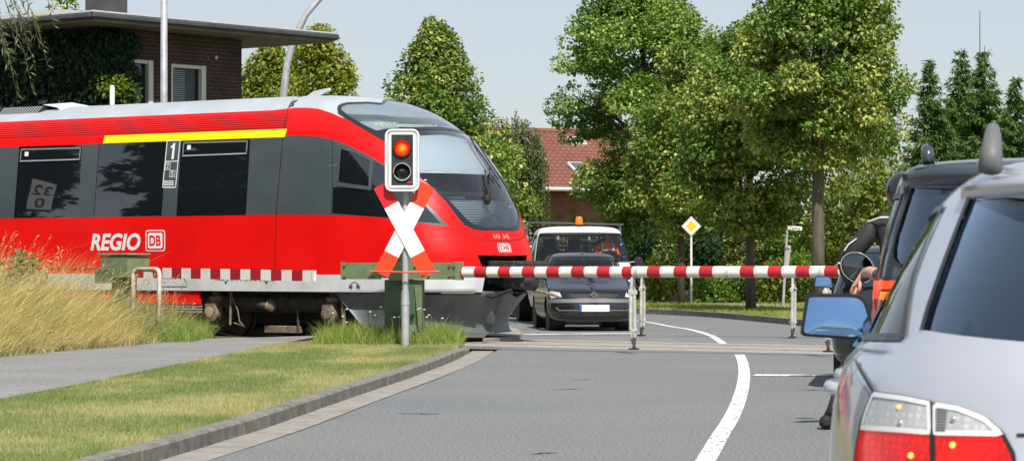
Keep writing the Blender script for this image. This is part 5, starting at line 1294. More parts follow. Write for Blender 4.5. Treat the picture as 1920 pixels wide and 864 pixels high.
# ---- black hatchback at the head of the queue
ROW_H = [(.20, .70, -.05, .4, -3.55, .5), (.32, .78, 0, .4, -3.7, .6), (.55, .815, 0, .4, -3.75, .6), (.75, .82, -.05, .38, -3.6, .7), (.88, .81, -.08, .36, -3.2, .6), (.96, .79, -.10, .34, -2.85, .5), (1.15, .72, -.22, .30, -2.45, .4), (1.3, .66, -.34, .28, -2.15, .35), (1.37, .60, -.42, .30, -1.95, .35), (1.41, .42, -.55, .4, -1.7, .4), (1.425, .001, -.75, .3, -1.4, .3)]
hw = [[('s', -.55, .99), ('s', -1.5, .98), ('s', -1.48, 1.31), ('s', -.75, 1.31)], [('s', -1.6, .98), ('s', -2.55, .96), ('s', -2.15, 1.24), ('s', -1.58, 1.31)]]
regs = [('rear_window', [('q', 0, 1.0), ('q', 0, 1.0)], m_cglass, 0, False)]
def hatch_regs(sk_rows, n=2.6):
    k = Skin(sk_rows, (0, 0, 0), 0, n, 3.2); return k
kH = hatch_regs(ROW_H)
regs = [('rear_window', [('q', 0, kH.T(.99)), ('q', 1.0, kH.T(.99)), ('q', .95, kH.T(1.33)), ('q', 0, kH.T(1.345))], m_cglass, -.005, False)] + [('side_window', w_, m_cglass, -.005, True) for w_ in hw] + [('tail_lamp', [('q', .86, kH.T(.62)), ('q', 1.28, kH.T(.62)), ('q', 1.22, kH.T(.92)), ('q', .98, kH.T(.92))], m_lensred, .005, True)]
HC = Vector((3.90, 26.9, 0))
regs.append(ws_reg(ROW_H, 2.6, .95, .98, 1.32, 1.36))
car3, sk3, pt3 = car('hatchback', 'black hatchback waiting at the head of the queue behind the barrier', ROW_H, HC, HRZ, regs, m_blackp, 2.6, 3.2, (-.70, -3.1), .29)
mirror(car3, -2.45, .96, 1.03, .21, .13, m_trim, m_mirror, 1); mirror(car3, -2.45, .96, 1.03, .21, .13, m_trim, m_mirror, -1)
seats(car3, [(-1.1, .38, .6, .5, 1), (-1.1, -.38, .6, .5, 1), (-1.9, .36, .6, .55, 1), (-1.9, -.36, .6, .55, 1)])
# ---- small blue-black hatchback facing us
ROW_C = [(.18, .70, -.06, .5, -3.6, .5), (.28, .77, 0, .5, -3.7, .5), (.46, .80, .0, .5, -3.73, .5), (.56, .80, -.03, .52, -3.72, .5), (.66, .80, -.07, .56, -3.70, .5), (.73, .80, -.14, .60, -3.66, .5), (.82, .79, -.45, .6, -3.62, .5), (.90, .775, -.80, .55, -3.56, .45), (.96, .755, -1.0, .5, -3.5, .4), (1.15, .68, -1.28, .4, -3.35, .4), (1.3, .61, -1.52, .35, -3.2, .35), (1.36, .56, -1.68, .35, -3.05, .35), (1.40, .42, -1.9, .4, -2.8, .4), (1.42, .001, -2.1, .4, -2.4, .3)]
CC = Vector((1.47, 49.6, 0)); CRZ = math.atan2(-1, .085)
kC = Skin(ROW_C, CC, CRZ, 2.7, 3.2)
regs = [('windscreen', [('q', 0, kC.T(.985)), ('q', 1.12, kC.T(.99)), ('q', 1.10, kC.T(1.325)), ('q', 0, kC.T(1.34))], m_cglass2, -.005, False),
        ('bumper', [('q', -.1, -.1), ('q', 1.5, -.1), ('q', 1.5, kC.T(.52)), ('q', 0, kC.T(.535)), ('q', -.1, kC.T(.535))], m_blackp, .008, False),
        ('bumper_strip', [('q', -.1, kC.T(.515)), ('q', 1.55, kC.T(.50)), ('q', 1.55, kC.T(.57)), ('q', -.1, kC.T(.58))], m_bumper, .012, False),
        ('lower_intake', [('q', -.1, kC.T(.24)), ('q', .75, kC.T(.24)), ('q', .72, kC.T(.33)), ('q', -.1, kC.T(.33))], m_black, .01, False),
        ('headlamp', [('q', .60, kC.T(.61)), ('q', .98, kC.T(.585)), ('q', 1.10, kC.T(.64)), ('q', 1.02, kC.T(.715)), ('q', .66, kC.T(.69))], m_lensclr, .012, True),
        ('grille', [('q', -.1, kC.T(.60)), ('q', .32, kC.T(.60)), ('q', .40, kC.T(.64)), ('q', .42, kC.T(.685)), ('q', -.1, kC.T(.685))], m_black, -.012, False),
        ('side_window', [('s', -1.75, 1.0), ('s', -2.55, 1.0), ('s', -2.5, 1.3), ('s', -2.0, 1.31)], m_cglass, -.005, True), ('side_window', [('s', -2.62, 1.0), ('s', -3.2, 1.02), ('s', -3.0, 1.28), ('s', -2.6, 1.3)], m_cglass, -.005, True)]
car4, sk4, pt4 = car('hatchback', 'blue-black small hatchback facing the barrier with pale headlamps and white plate', ROW_C, CC, CRZ, regs, m_blue_blk, 2.7, 3.2, (-.72, -3.16), .285, gt=.05)
pz = .415; pl = G().box((.028, 0, pz), (.012, .54, .12), bev=.003).build('number_plate', m_plate, car4); G().box((.036, -.25, pz), (.004, .045, .115)).build('plate_band', m_plateb, pl)
c = sk4.S(0, sk4.T(.645), .02); em = G(); n_ = 20
em.lathe(c, (1, 0, 0), [(0, .055), (.012, .055), (.012, .042), (0, .042)], 20); em.box(c + Vector((.008, 0, 0)), (.010, .15, .014), bev=.003); em.build('emblem', m_chrome, car4)
edge(sk4, [('q', 0, kC.T(.72)), ('q', .5, kC.T(.715)), ('q', 1.02, kC.T(.73)), ('q', 1.35, kC.T(.86))], .010, .003, 'bonnet_gap', m_black, car4)
A_ = [sk4.S(q, sk4.T(.375) - .05 * (q / .9) ** 2 * 0, .016) for q in np.linspace(-.8, .8, 17)]
for i in (0, -1): A_[i].z += .05
G().tube(A_, .012, 5).build('bumper_highlight_lip', m_bumper, car4)
for sg in (1, -1):
    G().tube([sk4.S(sg * .1 + .25, sk4.T(.97), .02), sk4.S(sg * .55, sk4.T(1.0), .02)], .010, 5).build('wiper', m_black, car4)
G().tube([sk4.S(.0, sk4.T(1.405), 0), sk4.S(.0, sk4.T(1.405), 0) + Vector((-.1, 0, .18))], .006, 5).build('aerial', m_black, car4)
mirror(car4, -1.22, .89, 1.0, .20, .13, m_trim, m_mirror2, 1); mirror(car4, -1.22, .89, 1.0, .20, .13, m_trim, m_mirror2, -1)
seats(car4, [(-2.1, .36, .55, .55, -1), (-2.1, -.36, .55, .55, -1), (-2.9, .36, .6, .5, -1), (-2.9, -.36, .6, .5, -1)])
G().box((-1.25, 0, .86), (.5, 1.3, .15), bev=.05).build('dashboard', m_seat, car4)
G().lathe((-1.45, -.36, 1.0), (.9, 0, .45), [(0, .19), (.015, .205), (.03, .19), (.015, .175)], 20).build('steering_wheel', m_black, car4)
G().box((-1.4, -.30, .975), (.15, .22, .10)).build('paper_on_dashboard', m_plate, car4)
mk('windscreen_badge', [sk4.S(q, sk4.T(z), .003) for q, z in ((-.78, 1.0), (-.92, 1.0), (-.92, 1.06), (-.78, 1.06))], [(0, 1, 2, 3)], M('badge_green', (.10, .5, .30), .5), car4)
# ---- white flatbed truck behind it
ROW_T = [(.34, .90, -.02, .25, -2.0, .1), (.6, .965, 0, .3, -2.0, .1), (.9, .98, -.04, .33, -2.0, .1), (1.08, .975, -.16, .38, -2.0, .1), (1.16, .96, -.36, .38, -2.0, .1), (1.20, .955, -.45, .36, -2.0, .1), (1.5, .905, -.68, .33, -2.0, .1), (1.76, .85, -.88, .3, -2.0, .1), (1.86, .81, -.96, .3, -1.98, .1), (1.925, .70, -1.06, .34, -1.95, .12), (1.95, .4, -1.2, .34, -1.9, .15), (1.955, .001, -1.35, .3, -1.8, .2)]
TC = Vector((1.47, 54.4, 0)); TRZ2 = math.atan2(-1, .10)
kT = Skin(ROW_T, TC, TRZ2, 3.0, 3.2)
regs = [('windscreen', [('q', -.1, kT.T(1.235)), ('q', 1.16, kT.T(1.25)), ('q', 1.18, kT.T(1.30)), ('q', 1.14, kT.T(1.77)), ('q', 1.08, kT.T(1.80)), ('q', -.1, kT.T(1.815))], m_cglass2, -.006, False),
        ('side_window', [('s', -.98, 1.22), ('s', -1.75, 1.22), ('s', -1.75, 1.76), ('s', -1.25, 1.76)], m_cglass, -.005, True),
        ('bumper', [('q', -.1, -.1), ('q', 1.6, -.1), ('q', 1.6, kT.T(.55)), ('q', -.1, kT.T(.55))], m_bumper, .01, False),
        ('grille', [('q', -.1, kT.T(.68)), ('q', .7, kT.T(.68)), ('q', .7, kT.T(.9)), ('q', -.1, kT.T(.9))], m_black, .006, False),
        ('headlamp', [('q', .85, kT.T(.70)), ('q', 1.2, kT.T(.70)), ('q', 1.25, kT.T(.92)), ('q', .85, kT.T(.90))], m_lensclr, .01, True),
        ('rear_cab_window', [('q', QB + .1, kT.T(1.25)), ('q', QB - 1.0, kT.T(1.25)), ('q', QB - 1.0, kT.T(1.78)), ('q', QB + .1, kT.T(1.78))], None, -.0, False)]
trk, skT, ptT = car('flatbed_truck', 'white flatbed truck with amber beacon and mesh headboard behind the small dark hatchback', ROW_T, TC, TRZ2, regs, m_whitep, 3.0, 3.2, (-.75, -4.1), .33, base='cab', cat='truck')
edge(skT, [('q', 0, kT.T(1.235)), ('q', 1.16, kT.T(1.25)), ('q', 1.18, kT.T(1.30)), ('q', 1.14, kT.T(1.77)), ('q', 1.08, kT.T(1.80)), ('q', 0, kT.T(1.815))], .04, .004, 'windscreen_seal', m_trim, trk)
edge(skT, [('s', -.98, 1.22), ('s', -1.75, 1.22), ('s', -1.75, 1.76), ('s', -1.25, 1.76)], .04, .004, 'window_trim', m_trim, trk, True, True)
g = G(); g.box((-3.9, 0, .82), (3.6, 2.05, .12), bev=.01); bed = g.build('load_bed', m_bumper, trk)
for sg in (1, -1): G().box((-3.9, sg * 1.0, 1.05), (3.6, .04, .36), bev=.01).build('side_board', m_galv, bed)
G().box((-3.6, 0, .58), (3.4, .8, .3)).build('chassis', m_black, trk)
# mesh headboard behind the cab
hb = G()
for y in (-.95, -.32, .32, .95): hb.tube([(-2.16, y, .85), (-2.16, y, 1.98)], .03, 6)
for z in (1.15, 1.55): hb.tube([(-2.16, -.95, z), (-2.16, .95, z)], .025, 6)
hbo = hb.build('headboard_frame', m_galv, trk)
mg = G()
for y in np.arange(-.92, .93, .085): mg.box((-2.17, y, 1.55), (.012, .030, .80))
for z in np.arange(1.18, 1.95, .085): mg.box((-2.18, 0, z), (.008, 1.86, .030))
mo = mg.build('headboard_mesh', m_dark, hbo); mo['kind'] = 'stuff'
G().box((-2.1, 0, 2.02), (.34, 2.0, .035), rot=Matrix.Rotation(R(-1.2), 3, 'X'), bev=.006).build('roof_board', m_zinc, trk)
bc = G().lathe((-1.25, .0, 1.95), (0, 0, 1), [(0, .085), (.03, .085), (.04, .07)], 16).build('beacon_base', m_black, trk)
G().lathe((-1.25, .0, 1.985), (0, 0, 1), [(0, .072), (.03, .075), (.14, .065), (.16, .05), (.165, .01)], 16).build('beacon_dome', M('amber_plastic', (.75, .16, .01), .2, emit=(1, .2, .01), es=.12), bc, smooth=True)
for sg in (1, -1):
    mh = G().box((-.98, sg * 1.16, 1.20), (.12, .17, .30), bev=.05).build('mirror_housing', m_trim, trk, auto=40)
    G().tube([(-.98, sg * .93, 1.22), (-.98, sg * 1.1, 1.24)], .02, 6).build('mirror_arm', m_trim, mh)
for (y0, y1) in ((-.55, .15), (.1, .7)):
    P = [skT.S(-y / .66 * .6, kT.T(1.26 + .02 * abs(y)), .02) for y in np.linspace(y0, y1, 5)]; G().tube(P, .014, 5).build('wiper', m_black, trk)
seats(trk, [(-1.62, .55, .95, .55, -1), (-1.62, .05, .95, .55, -1), (-1.62, -.55, .95, .55, -1)])
G().box((-.85, 0, 1.12), (.5, 1.6, .16), bev=.05).build('dashboard', m_seat, trk)
G().lathe((-1.12, .60, 1.33), (-.75, 0, .6), [(0, .19), (.015, .205), (.03, .19), (.015, .175)], 20).build('steering_wheel', m_bumper, trk)
# ---- cars further back round the bend, seen through the gap under the coupler
for (nm, lab, paint, X, Y, hd) in (('queued_car', 'grey saloon behind the flatbed truck in the oncoming queue', m_greyp, .92, 61.5, .16), ('queued_car', 'black car with bright headlamp behind grey saloon in the oncoming queue', m_blackp, .05, 68.2, .26), ('queued_car', 'dark car furthest back in the oncoming queue, behind black car', m_navy, -1.4, 74.5, .42)):
    loc = Vector((X, Y, 0)); rz = math.atan2(-1, hd); rg = [regs_ for regs_ in ()]
    k5 = Skin(ROW_C, loc, rz, 2.7, 3.2)
    rg = [('windscreen', [('q', -.1, k5.T(.985)), ('q', 1.12, k5.T(.99)), ('q', 1.10, k5.T(1.325)), ('q', -.1, k5.T(1.34))], m_cglass, -.005, False), ('headlamp', [('q', .60, k5.T(.61)), ('q', .98, k5.T(.585)), ('q', 1.10, k5.T(.66)), ('q', .95, k5.T(.72)), ('q', .62, k5.T(.70))], m_lensclr, .012, True), ('grille', [('q', -.1, k5.T(.60)), ('q', .40, k5.T(.60)), ('q', .42, k5.T(.685)), ('q', -.1, k5.T(.685))], m_black, -.012, False), ('bumper', [('q', -.1, -.1), ('q', 1.5, -.1), ('q', 1.5, k5.T(.50)), ('q', -.1, k5.T(.50))], m_bumper, .008, False)]
    rg += [('side_window', [('s', -1.75, 1.0), ('s', -2.55, 1.0), ('s', -2.5, 1.3), ('s', -2.0, 1.31)], m_cglass, -.005, True)]
    r5, s5, p5 = car(nm, lab, ROW_C, loc, rz, rg, paint, 2.7, 3.2, (-.72, -3.16), .30, gt=.08, group='oncoming cars waiting round the bend')
    seats(r5, [(-2.1, .36, .55, .55, -1), (-2.1, -.36, .55, .55, -1)])
    mirror(r5, -1.22, .89, 1.0, .20, .13, m_trim, m_mirror2, 1); mirror(r5, -1.22, .89, 1.0, .20, .13, m_trim, m_mirror2, -1)
# ------------------------------------------------------------------ PEOPLE
def skin_mesh(name, V, E, rad, mat, parent, sub=2, root=0):
    """a body grown from a skeleton: vertices, edges, (rx, ry) radii"""
    me = bpy.data.meshes.new('sk'); me.from_pydata([tuple(v) for v in V], E, []); o = bpy.data.objects.new('sk', me); COL.objects.link(o)
    md = o.modifiers.new('s', 'SKIN'); md.use_smooth_shade = True; md.branch_smoothing = .4
    for i, sv in enumerate(me.skin_vertices[0].data):
        r_ = rad[i]; sv.radius = r_ if isinstance(r_, (tuple, list)) else (r_, r_); sv.use_root = (i == root)
    m2 = o.modifiers.new('d', 'SUBSURF'); m2.levels = sub; m2.render_levels = sub
    dg = bpy.context.evaluated_depsgraph_get(); dg.update(); ev = o.evaluated_get(dg); nm = bpy.data.meshes.new_from_object(ev)
    bpy.data.objects.remove(o); nm.name = name
    nm.materials.clear(); nm.materials.append(mat)
    r = bpy.data.objects.new(name, nm); COL.objects.link(r); r.parent = parent
    nm.polygons.foreach_set('use_smooth', [True] * len(nm.polygons))
    return r
def hand(parent, base, fwd, up, side, mat, s=1.0, curl=.5, name='hand'):
    """palm with four unequal fingers and a thumb; fwd = along fingers, up = back of the hand, side = towards the thumb"""
    base, fwd, up, side = Vector(base), Vector(fwd).normalized(), Vector(up).normalized(), Vector(side).normalized()
    g = G()
    V = [base - fwd * .03 * s, base + fwd * .02 * s, base + fwd * .06 * s, base + fwd * .095 * s]; E = [(0, 1), (1, 2), (2, 3)]; rad = [(.026 * s, .020 * s), (.034 * s, .018 * s), (.040 * s, .016 * s), (.040 * s, .013 * s)]
    pm = skin_mesh(name, V, E, rad, mat, parent, 2)
    # orient the palm's flat radius roughly: add knuckle bodies
    for k, (off, ln) in enumerate(((.030, .078), (.010, .086), (-.011, .080), (-.031, .064))):
        p = base + fwd * .092 * s + side * off * s; pts = [p - fwd * .02 * s]; d = fwd.copy(); a = 0
        for j, f_ in enumerate((.45, .32, .25)):
            a += curl * (.5 if j == 0 else .8); d = (fwd * math.cos(a) - up * math.sin(a)); p = p + d * ln * f_ * s; pts.append(p)
        g.tube(pts, [.0095 * s, .009 * s, .008 * s, .0065 * s], 8)
    p = base + fwd * .035 * s + side * .03 * s; pts = [p - side * .012 * s, p + (side * .6 + fwd * .6) * .034 * s, p + (side * .55 + fwd * 1.0) * .058 * s - up * .012 * s]
    g.tube(pts, [.012 * s, .0105 * s, .008 * s], 8)
    return g.build('fingers', mat, pm, smooth=True)
def head(parent, c, face, mat, hair=None, s=1.0, name='head'):
    """head with nose, brow, ears; face = horizontal facing direction"""
    c = Vector(c); f = Vector(face).normalized(); r_ = Vector((-f.y, f.x, 0))
    V = []; F = []; n, m = 20, 14
    for i in range(m + 1):
        t = math.pi * i / m
        for k in range(n):
            a = 2 * math.pi * k / n; x, y, z = math.sin(t) * math.cos(a), math.sin(t) * math.sin(a), math.cos(t)
            fx = .098 * x; sy = .076 * y * (1 - .22 * max(0, -z)); zz = .118 * z
            if x > .2 and z < 0: fx += .012 * (-z)
            if x > .85 and abs(y) < .25 and -.35 < z < .15: fx += .026
            if x > .8 and .12 < z < .35: fx += .006
            V.append(c + (f * fx + r_ * sy + Vector((0, 0, zz))) * s)
    for i in range(m):
        for k in range(n): F.append((i * n + k, (i + 1) * n + k, (i + 1) * n + (k + 1) % n, i * n + (k + 1) % n))
    h_ = mk(name, V, F, mat, parent, smooth=True)
    for sg in (1, -1):
        G().sph(c + (f * .082 + r_ * sg * .032 + Vector((0, 0, .012))) * s, .012 * s, 8, 6).build('eye', m_black, h_, smooth=True)
        G().sph(c + (r_ * sg * .076 + Vector((0, 0, -.005))) * s, (.018 * s, .014 * s, .032 * s), 8, 6).build('ear', mat, h_, smooth=True)
    G().box(c + (f * .093 + Vector((0, 0, -.058))) * s, (.012, .045, .010), rot=math.atan2(f.y, f.x), bev=.003).build('mouth', M('lips', (.40, .16, .13), .5), h_)
    if hair: G().sph(c + (f * -.018 + Vector((0, 0, .028))) * s, (.096 * s, .088 * s, .108 * s), 16, 10).build('hair', hair, h_, smooth=True)
    return h_
# ---- truck driver in the orange vest (sits on the image-right side of the cab)
m_orange = M('hi_vis_orange', (.85, .16, .02), .7); m_shirt = M('dark_shirt', (.05, .06, .09), .8); m_refl = M('reflective_tape', (.62, .64, .62), .5)
m_hair = M('dark_hair', (.03, .022, .016), .7)
def TL(x, y, z): return Vector((x, y, z))
dx = -1.38; dy = .58
dr = thing('person', 'truck driver in an orange high-visibility vest holding the steering wheel', 'person', (TC.x, TC.y, .15), TRZ2)
sk_v = [TL(dx, dy, .98), TL(dx, dy, 1.16), TL(dx + .01, dy, 1.34), TL(dx + .02, dy, 1.43), TL(dx + .03, dy, 1.50), TL(dx + .04, dy, 1.57),
        TL(dx + .02, dy - .19, 1.40), TL(dx + .16, dy - .25, 1.20), TL(dx + .34, dy - .14, 1.28), TL(dx + .02, dy + .19, 1.40), TL(dx + .16, dy + .26, 1.20), TL(dx + .34, dy + .14, 1.28),
        TL(dx + .42, dy - .12, .95), TL(dx + .42, dy + .12, .95), TL(dx + .60, dy - .12, .55), TL(dx + .60, dy + .12, .55)]
ed = [(0, 1), (1, 2), (2, 3), (3, 4), (4, 5), (3, 6), (6, 7), (7, 8), (3, 9), (9, 10), (10, 11), (0, 12), (0, 13), (12, 14), (13, 15)]
rd = [(.15, .12), (.15, .12), (.17, .12), (.13, .09), (.055, .055), (.055, .055), .065, .05, .035, .065, .05, .035, .085, .085, .06, .06]
bod = skin_mesh('body', sk_v, ed, rd, m_orange, dr)
skin_mesh('vest', [TL(dx, dy, 1.0), TL(dx, dy, 1.16), TL(dx + .01, dy, 1.34), TL(dx + .02, dy, 1.42), TL(dx + .02, dy - .17, 1.41), TL(dx + .02, dy + .17, 1.41)], [(0, 1), (1, 2), (2, 3), (3, 4), (3, 5)], [(.175, .145), (.175, .145), (.195, .145), (.15, .11), .095, .095], m_orange, dr)
for sg in (-1, 1):
    G().tube([TL(dx + .135, dy + sg * .11, 1.06), TL(dx + .160, dy + sg * .115, 1.22), TL(dx + .155, dy + sg * .11, 1.36), TL(dx + .09, dy + sg * .10, 1.47), TL(dx - .02, dy + sg * .10, 1.49)], .024, 6).build('reflective_strip', m_refl, dr)
    hand(dr, TL(dx + .34, dy + sg * .14, 1.28), (.5, -sg * .3, .4), (0, sg * .3, 1), (0, -sg, .2), m_skin, .95, .9)
head(dr, TL(dx + .07, dy, 1.63), (1, .05, 0), m_skin, m_hair)
# ---- motorcycle with rider, between the people carrier and the black hatchback
m_jacket = M('black_riding_jacket', (.022, .020, .024), .75, var=.3, vs=12, bump=.25, bs=14); m_helmet = M('black_helmet', (.012, .012, .015), .25, coat=.6); m_piping = M('white_piping', (.68, .68, .68), .6)
m_redbike = M('red_bike_paint', (.45, .012, .012), .2, coat=1)
mcl = Vector((2.90, 20.6, 0)); mrz = HRZ      # local x points back at us, -y is the left-hand side
mc = thing('motorcycle', 'red motorcycle standing between the people carrier and the black hatchback', 'motorcycle', mcl, mrz)
for (u, w_) in ((.62, .15), (-.82, .12)):
    t = G().lathe((u, w_ / 2, .31), (0, -1, 0), [(0, .22), (.01, .28), (.04, .31), (w_ - .04, .31), (w_ - .01, .28), (w_, .22)], 28).build('wheel', m_rubber, mc, auto=40)
    G().lathe((u, w_ / 2 - .02, .31), (0, -1, 0), [(0, .22), (w_ - .04, .22), (w_ - .04, .19), (0, .19)], 28).build('rim', m_redbike, t, auto=40)
    G().tube([(u, .12, .31), (u, -.12, .31)], .03, 8).build('axle', m_dark, t)
G().tube([(.62, .10, .31), (.1, .10, .45)], .03, 8).build('swing_arm', m_dark, mc); G().tube([(.62, -.10, .31), (.1, -.10, .45)], .03, 8).build('swing_arm', m_dark, mc)
for sg in (1, -1): G().tube([(-.82, sg * .10, .31), (-.62, sg * .10, .9)], .028, 8).build('fork', m_chrome, mc)
G().box((-.1, 0, .48), (.5, .34, .36), bev=.06).build('engine', m_dark, mc, auto=40)
G().sph((-.25, 0, .86), (.30, .17, .14)).build('tank', m_redbike, mc, smooth=True)
G().box((.32, 0, .84), (.62, .27, .09), rot=Matrix.Rotation(R(-6), 3, 'Y'), bev=.04).build('saddle', m_black, mc, auto=40)
G().prism([(.45, -.12, .78), (.82, -.07, .86), (.84, -.06, .78), (.5, -.12, .64)], (0, .22, 0)).build('tail_fairing', m_redbike, mc)
G().box((.85, 0, .80), (.03, .14, .06), bev=.01).build('tail_lamp', m_lensdim, mc)
G().box((.80, 0, .56), (.02, .18, .2), rot=Matrix.Rotation(R(15), 3, 'Y')).build('number_plate', m_plate, mc)
for sg in (1, -1):
    G().tube([(-.55, 0, 1.0), (-.52, sg * .25, 1.05), (-.42, sg * .40, 1.02)], .014, 8).build('handlebar', m_dark, mc)
    mm = G().lathe((-.50, sg * .42, 1.22), (1, 0, .1), [(0, .03), (.0, .075), (-.02, .075), (-.05, .03)], 16).build('mirror', m_black, mc, auto=40); G().tube([(-.50, sg * .30, 1.05), (-.51, sg * .42, 1.2)], .008, 6).build('mirror_stalk', m_black, mm)
G().lathe((-.66, 0, .95), (-1, 0, 0), [(0, .09), (.06, .10), (.1, .09), (.11, .02)], 16).build('headlamp', m_chrome, mc, auto=40)
G().tube([(.75, -.16, .42), (.1, -.17, .34)], [.05, .045], 10).build('silencer', m_chrome, mc)
rd_ = thing('person', 'rider in black jacket with white piping and black helmet, astride the motorcycle', 'person', mcl, mrz)
P = [TL(.22, 0, .98), TL(.16, 0, 1.16), TL(.10, 0, 1.36), TL(.06, 0, 1.52), TL(.03, 0, 1.62), TL(.0, 0, 1.70),
     TL(.07, -.20, 1.50), TL(.04, -.42, 1.26), TL(-.30, -.40, 1.10), TL(.07, .20, 1.50), TL(.02, .40, 1.26), TL(-.32, .40, 1.10),
     TL(.14, -.17, .92), TL(-.14, -.36, .56), TL(-.02, -.50, .14), TL(-.12, -.555, .07), TL(.14, .17, .92), TL(-.16, .33, .58), TL(.02, .36, .30), TL(-.12, .36, .24)]
ed = [(0, 1), (1, 2), (2, 3), (3, 4), (4, 5), (3, 6), (6, 7), (7, 8), (3, 9), (9, 10), (10, 11), (0, 12), (12, 13), (13, 14), (14, 15), (0, 16), (16, 17), (17, 18), (18, 19)]
rd = [(.17, .14), (.17, .13), (.20, .14), (.15, .11), (.075, .075), (.07, .07), .095, .075, .05, .095, .075, .05, .115, .085, .065, .05, .115, .085, .065, .05]
skin_mesh('body', P, ed, rd, m_jacket, rd_)
G().sph((-.02, 0, 1.77), (.15, .125, .145), 18, 12).build('helmet', m_helmet, rd_, smooth=True)
G().box((-.15, 0, 1.77), (.05, .17, .07), bev=.02).build('visor', m_trim, rd_)
for sg in (1, -1):
    G().tube([(.185, -sg * .06, 1.575), (.16, -sg * .16, 1.575), (.10, -sg * .25, 1.545)], .007, 5).build('shoulder_piping', m_piping, rd_)
    G().tube([(.125, -sg * .335, 1.42), (.115, -sg * .395, 1.375), (.11, -sg * .425, 1.33)], .006, 5).build('sleeve_piping', m_piping, rd_)
    G().tube([(.08, -sg * .40, 1.22), (.06, -sg * .47, 1.24), (.02, -sg * .50, 1.21)], .006, 5).build('cuff_piping', m_piping, rd_)
    hand(rd_, TL(-.30, -sg * .40, 1.09), (-.6, -sg * .1, -.5), (-.5, 0, .8), (0, sg, 0), m_black, 1.0, 1.1, 'glove')
G().box((-.08, -.565, .055), (.28, .10, .10), bev=.03).build('boot', m_black, rd_, auto=40); G().box((-.10, .36, .20), (.28, .10, .10), bev=.03).build('boot', m_black, rd_, auto=40)
# ---- people-carrier driver, hand out of the open window
d2 = thing('person', 'driver of the people carrier resting a bare hand outside the open window', 'person', MC, HRZ)
ux, uy = -2.28, -.42
P = [TL(ux, uy, .85), TL(ux - .02, uy, 1.05), TL(ux - .03, uy, 1.22), TL(ux - .04, uy, 1.33), TL(ux - .06, uy, 1.42), TL(ux - .07, uy, 1.46),
     TL(ux - .05, uy - .19, 1.28), TL(ux - .22, uy - .40, 1.14), TL(ux - .42, uy - .50, 1.185), TL(ux - .05, uy + .19, 1.28), TL(ux - .2, uy + .24, 1.08), TL(ux - .45, uy + .12, 1.12),
     TL(ux - .42, uy - .1, .82), TL(ux - .42, uy + .1, .82), TL(ux - .7, uy - .1, .5), TL(ux - .7, uy + .1, .5)]
ed = [(0, 1), (1, 2), (2, 3), (3, 4), (4, 5), (3, 6), (6, 7), (7, 8), (3, 9), (9, 10), (10, 11), (0, 12), (0, 13), (12, 14), (13, 15)]
rd = [(.15, .12), (.15, .12), (.17, .12), (.13, .09), .055, .055, .07, .05, .036, .07, .05, .036, .085, .085, .06, .06]
skin_mesh('body', P, ed, rd, m_shirt, d2)
head(d2, TL(ux - .09, uy, 1.54), (-1, 0, 0), m_skin, m_hair)
# forearm out over the sill and the hanging hand
fa = skin_mesh('forearm', [TL(ux - .36, uy - .47, 1.17), TL(ux - .48, uy - .53, 1.195), TL(ux - .53, uy - .565, 1.18)], [(0, 1), (1, 2)], [.042, .034, .028], m_skin, d2)
hand(d2, TL(ux - .535, uy - .57, 1.175), (-.18, -.45, -.75), (.55, -.75, .25), (.8, .25, -.3), m_skin, 1.0, .45)
# ------------------------------------------------------------------ VEGETATION
m_leaf = leafmat('leaves'); m_bark = M('bark', (.10, .085, .065), .9, var=.4, vs=9, bump=.8, bs=25, stretch=(1, 1, .25))
m_barkd = M('bark_dark', (.055, .047, .038), .9, var=.4, vs=9, bump=.8, bs=25, stretch=(1, 1, .25)); m_birchbark = M('birch_bark', (.55, .53, .48), .8, var=.5, vs=6, col2=(.12, .11, .10))
m_grass = leafmat('grass_blades', .3, .6)
def leaf_mesh(name, P, D, U, L, Wd, Cc, mat, parent=None, fold=.25):
    """P base points, D direction, U approx normal, L length, Wd width, Cc colour (n,3): one folded 4-vertex leaf each"""
    n = len(P); D = D / (np.linalg.norm(D, axis=1, keepdims=True) + 1e-9); S = np.cross(D, U); S /= (np.linalg.norm(S, axis=1, keepdims=True) + 1e-9); Nn = np.cross(S, D)
    L = L[:, None]; Wd = Wd[:, None]
    v0 = P; v1 = P + D * L * .45 + S * Wd * .5 + Nn * Wd * fold; v2 = P + D * L; v3 = P + D * L * .45 - S * Wd * .5 + Nn * Wd * fold
    V = np.stack([v0, v1, v2, v3], 1).reshape(-1, 3); i = np.arange(n) * 4
    F = np.stack([i, i + 1, i + 2, i, i + 2, i + 3], 1).reshape(-1, 3)
    o = mk(name, V, F, mat, parent); me = o.data
    at_ = me.color_attributes.new('Col', 'FLOAT_COLOR', 'POINT'); c4 = np.concatenate([np.repeat(Cc, 4, 0), np.ones((4 * n, 1))], 1).astype(np.float32); at_.data.foreach_set('color', c4.ravel())
    return o
def rnd_unit(n):
    v = RNG.normal(size=(n, 3)); return v / np.linalg.norm(v, axis=1, keepdims=True)
GREENS = dict(linden=((.145, .25, .040), (.07, .145, .028), (.45, .48, .14)), oak=((.155, .26, .045), (.08, .16, .032), (.34, .42, .11)), yellow=((.17, .22, .03), (.11, .16, .025), (.30, .30, .06)), shrub=((.10, .17, .03), (.055, .11, .024), (.28, .30, .09)), bright=((.14, .24, .02), (.08, .16, .02), (.24, .30, .04)), ivy=((.018, .055, .022), (.010, .032, .016), (.06, .13, .03)), willow=((.12, .16, .05), (.08, .12, .04), (.2, .22, .09)), dark=((.03, .07, .02), (.02, .05, .018), (.07, .11, .03)), golden=((.26, .30, .035), (.15, .20, .03), (.42, .42, .07)))
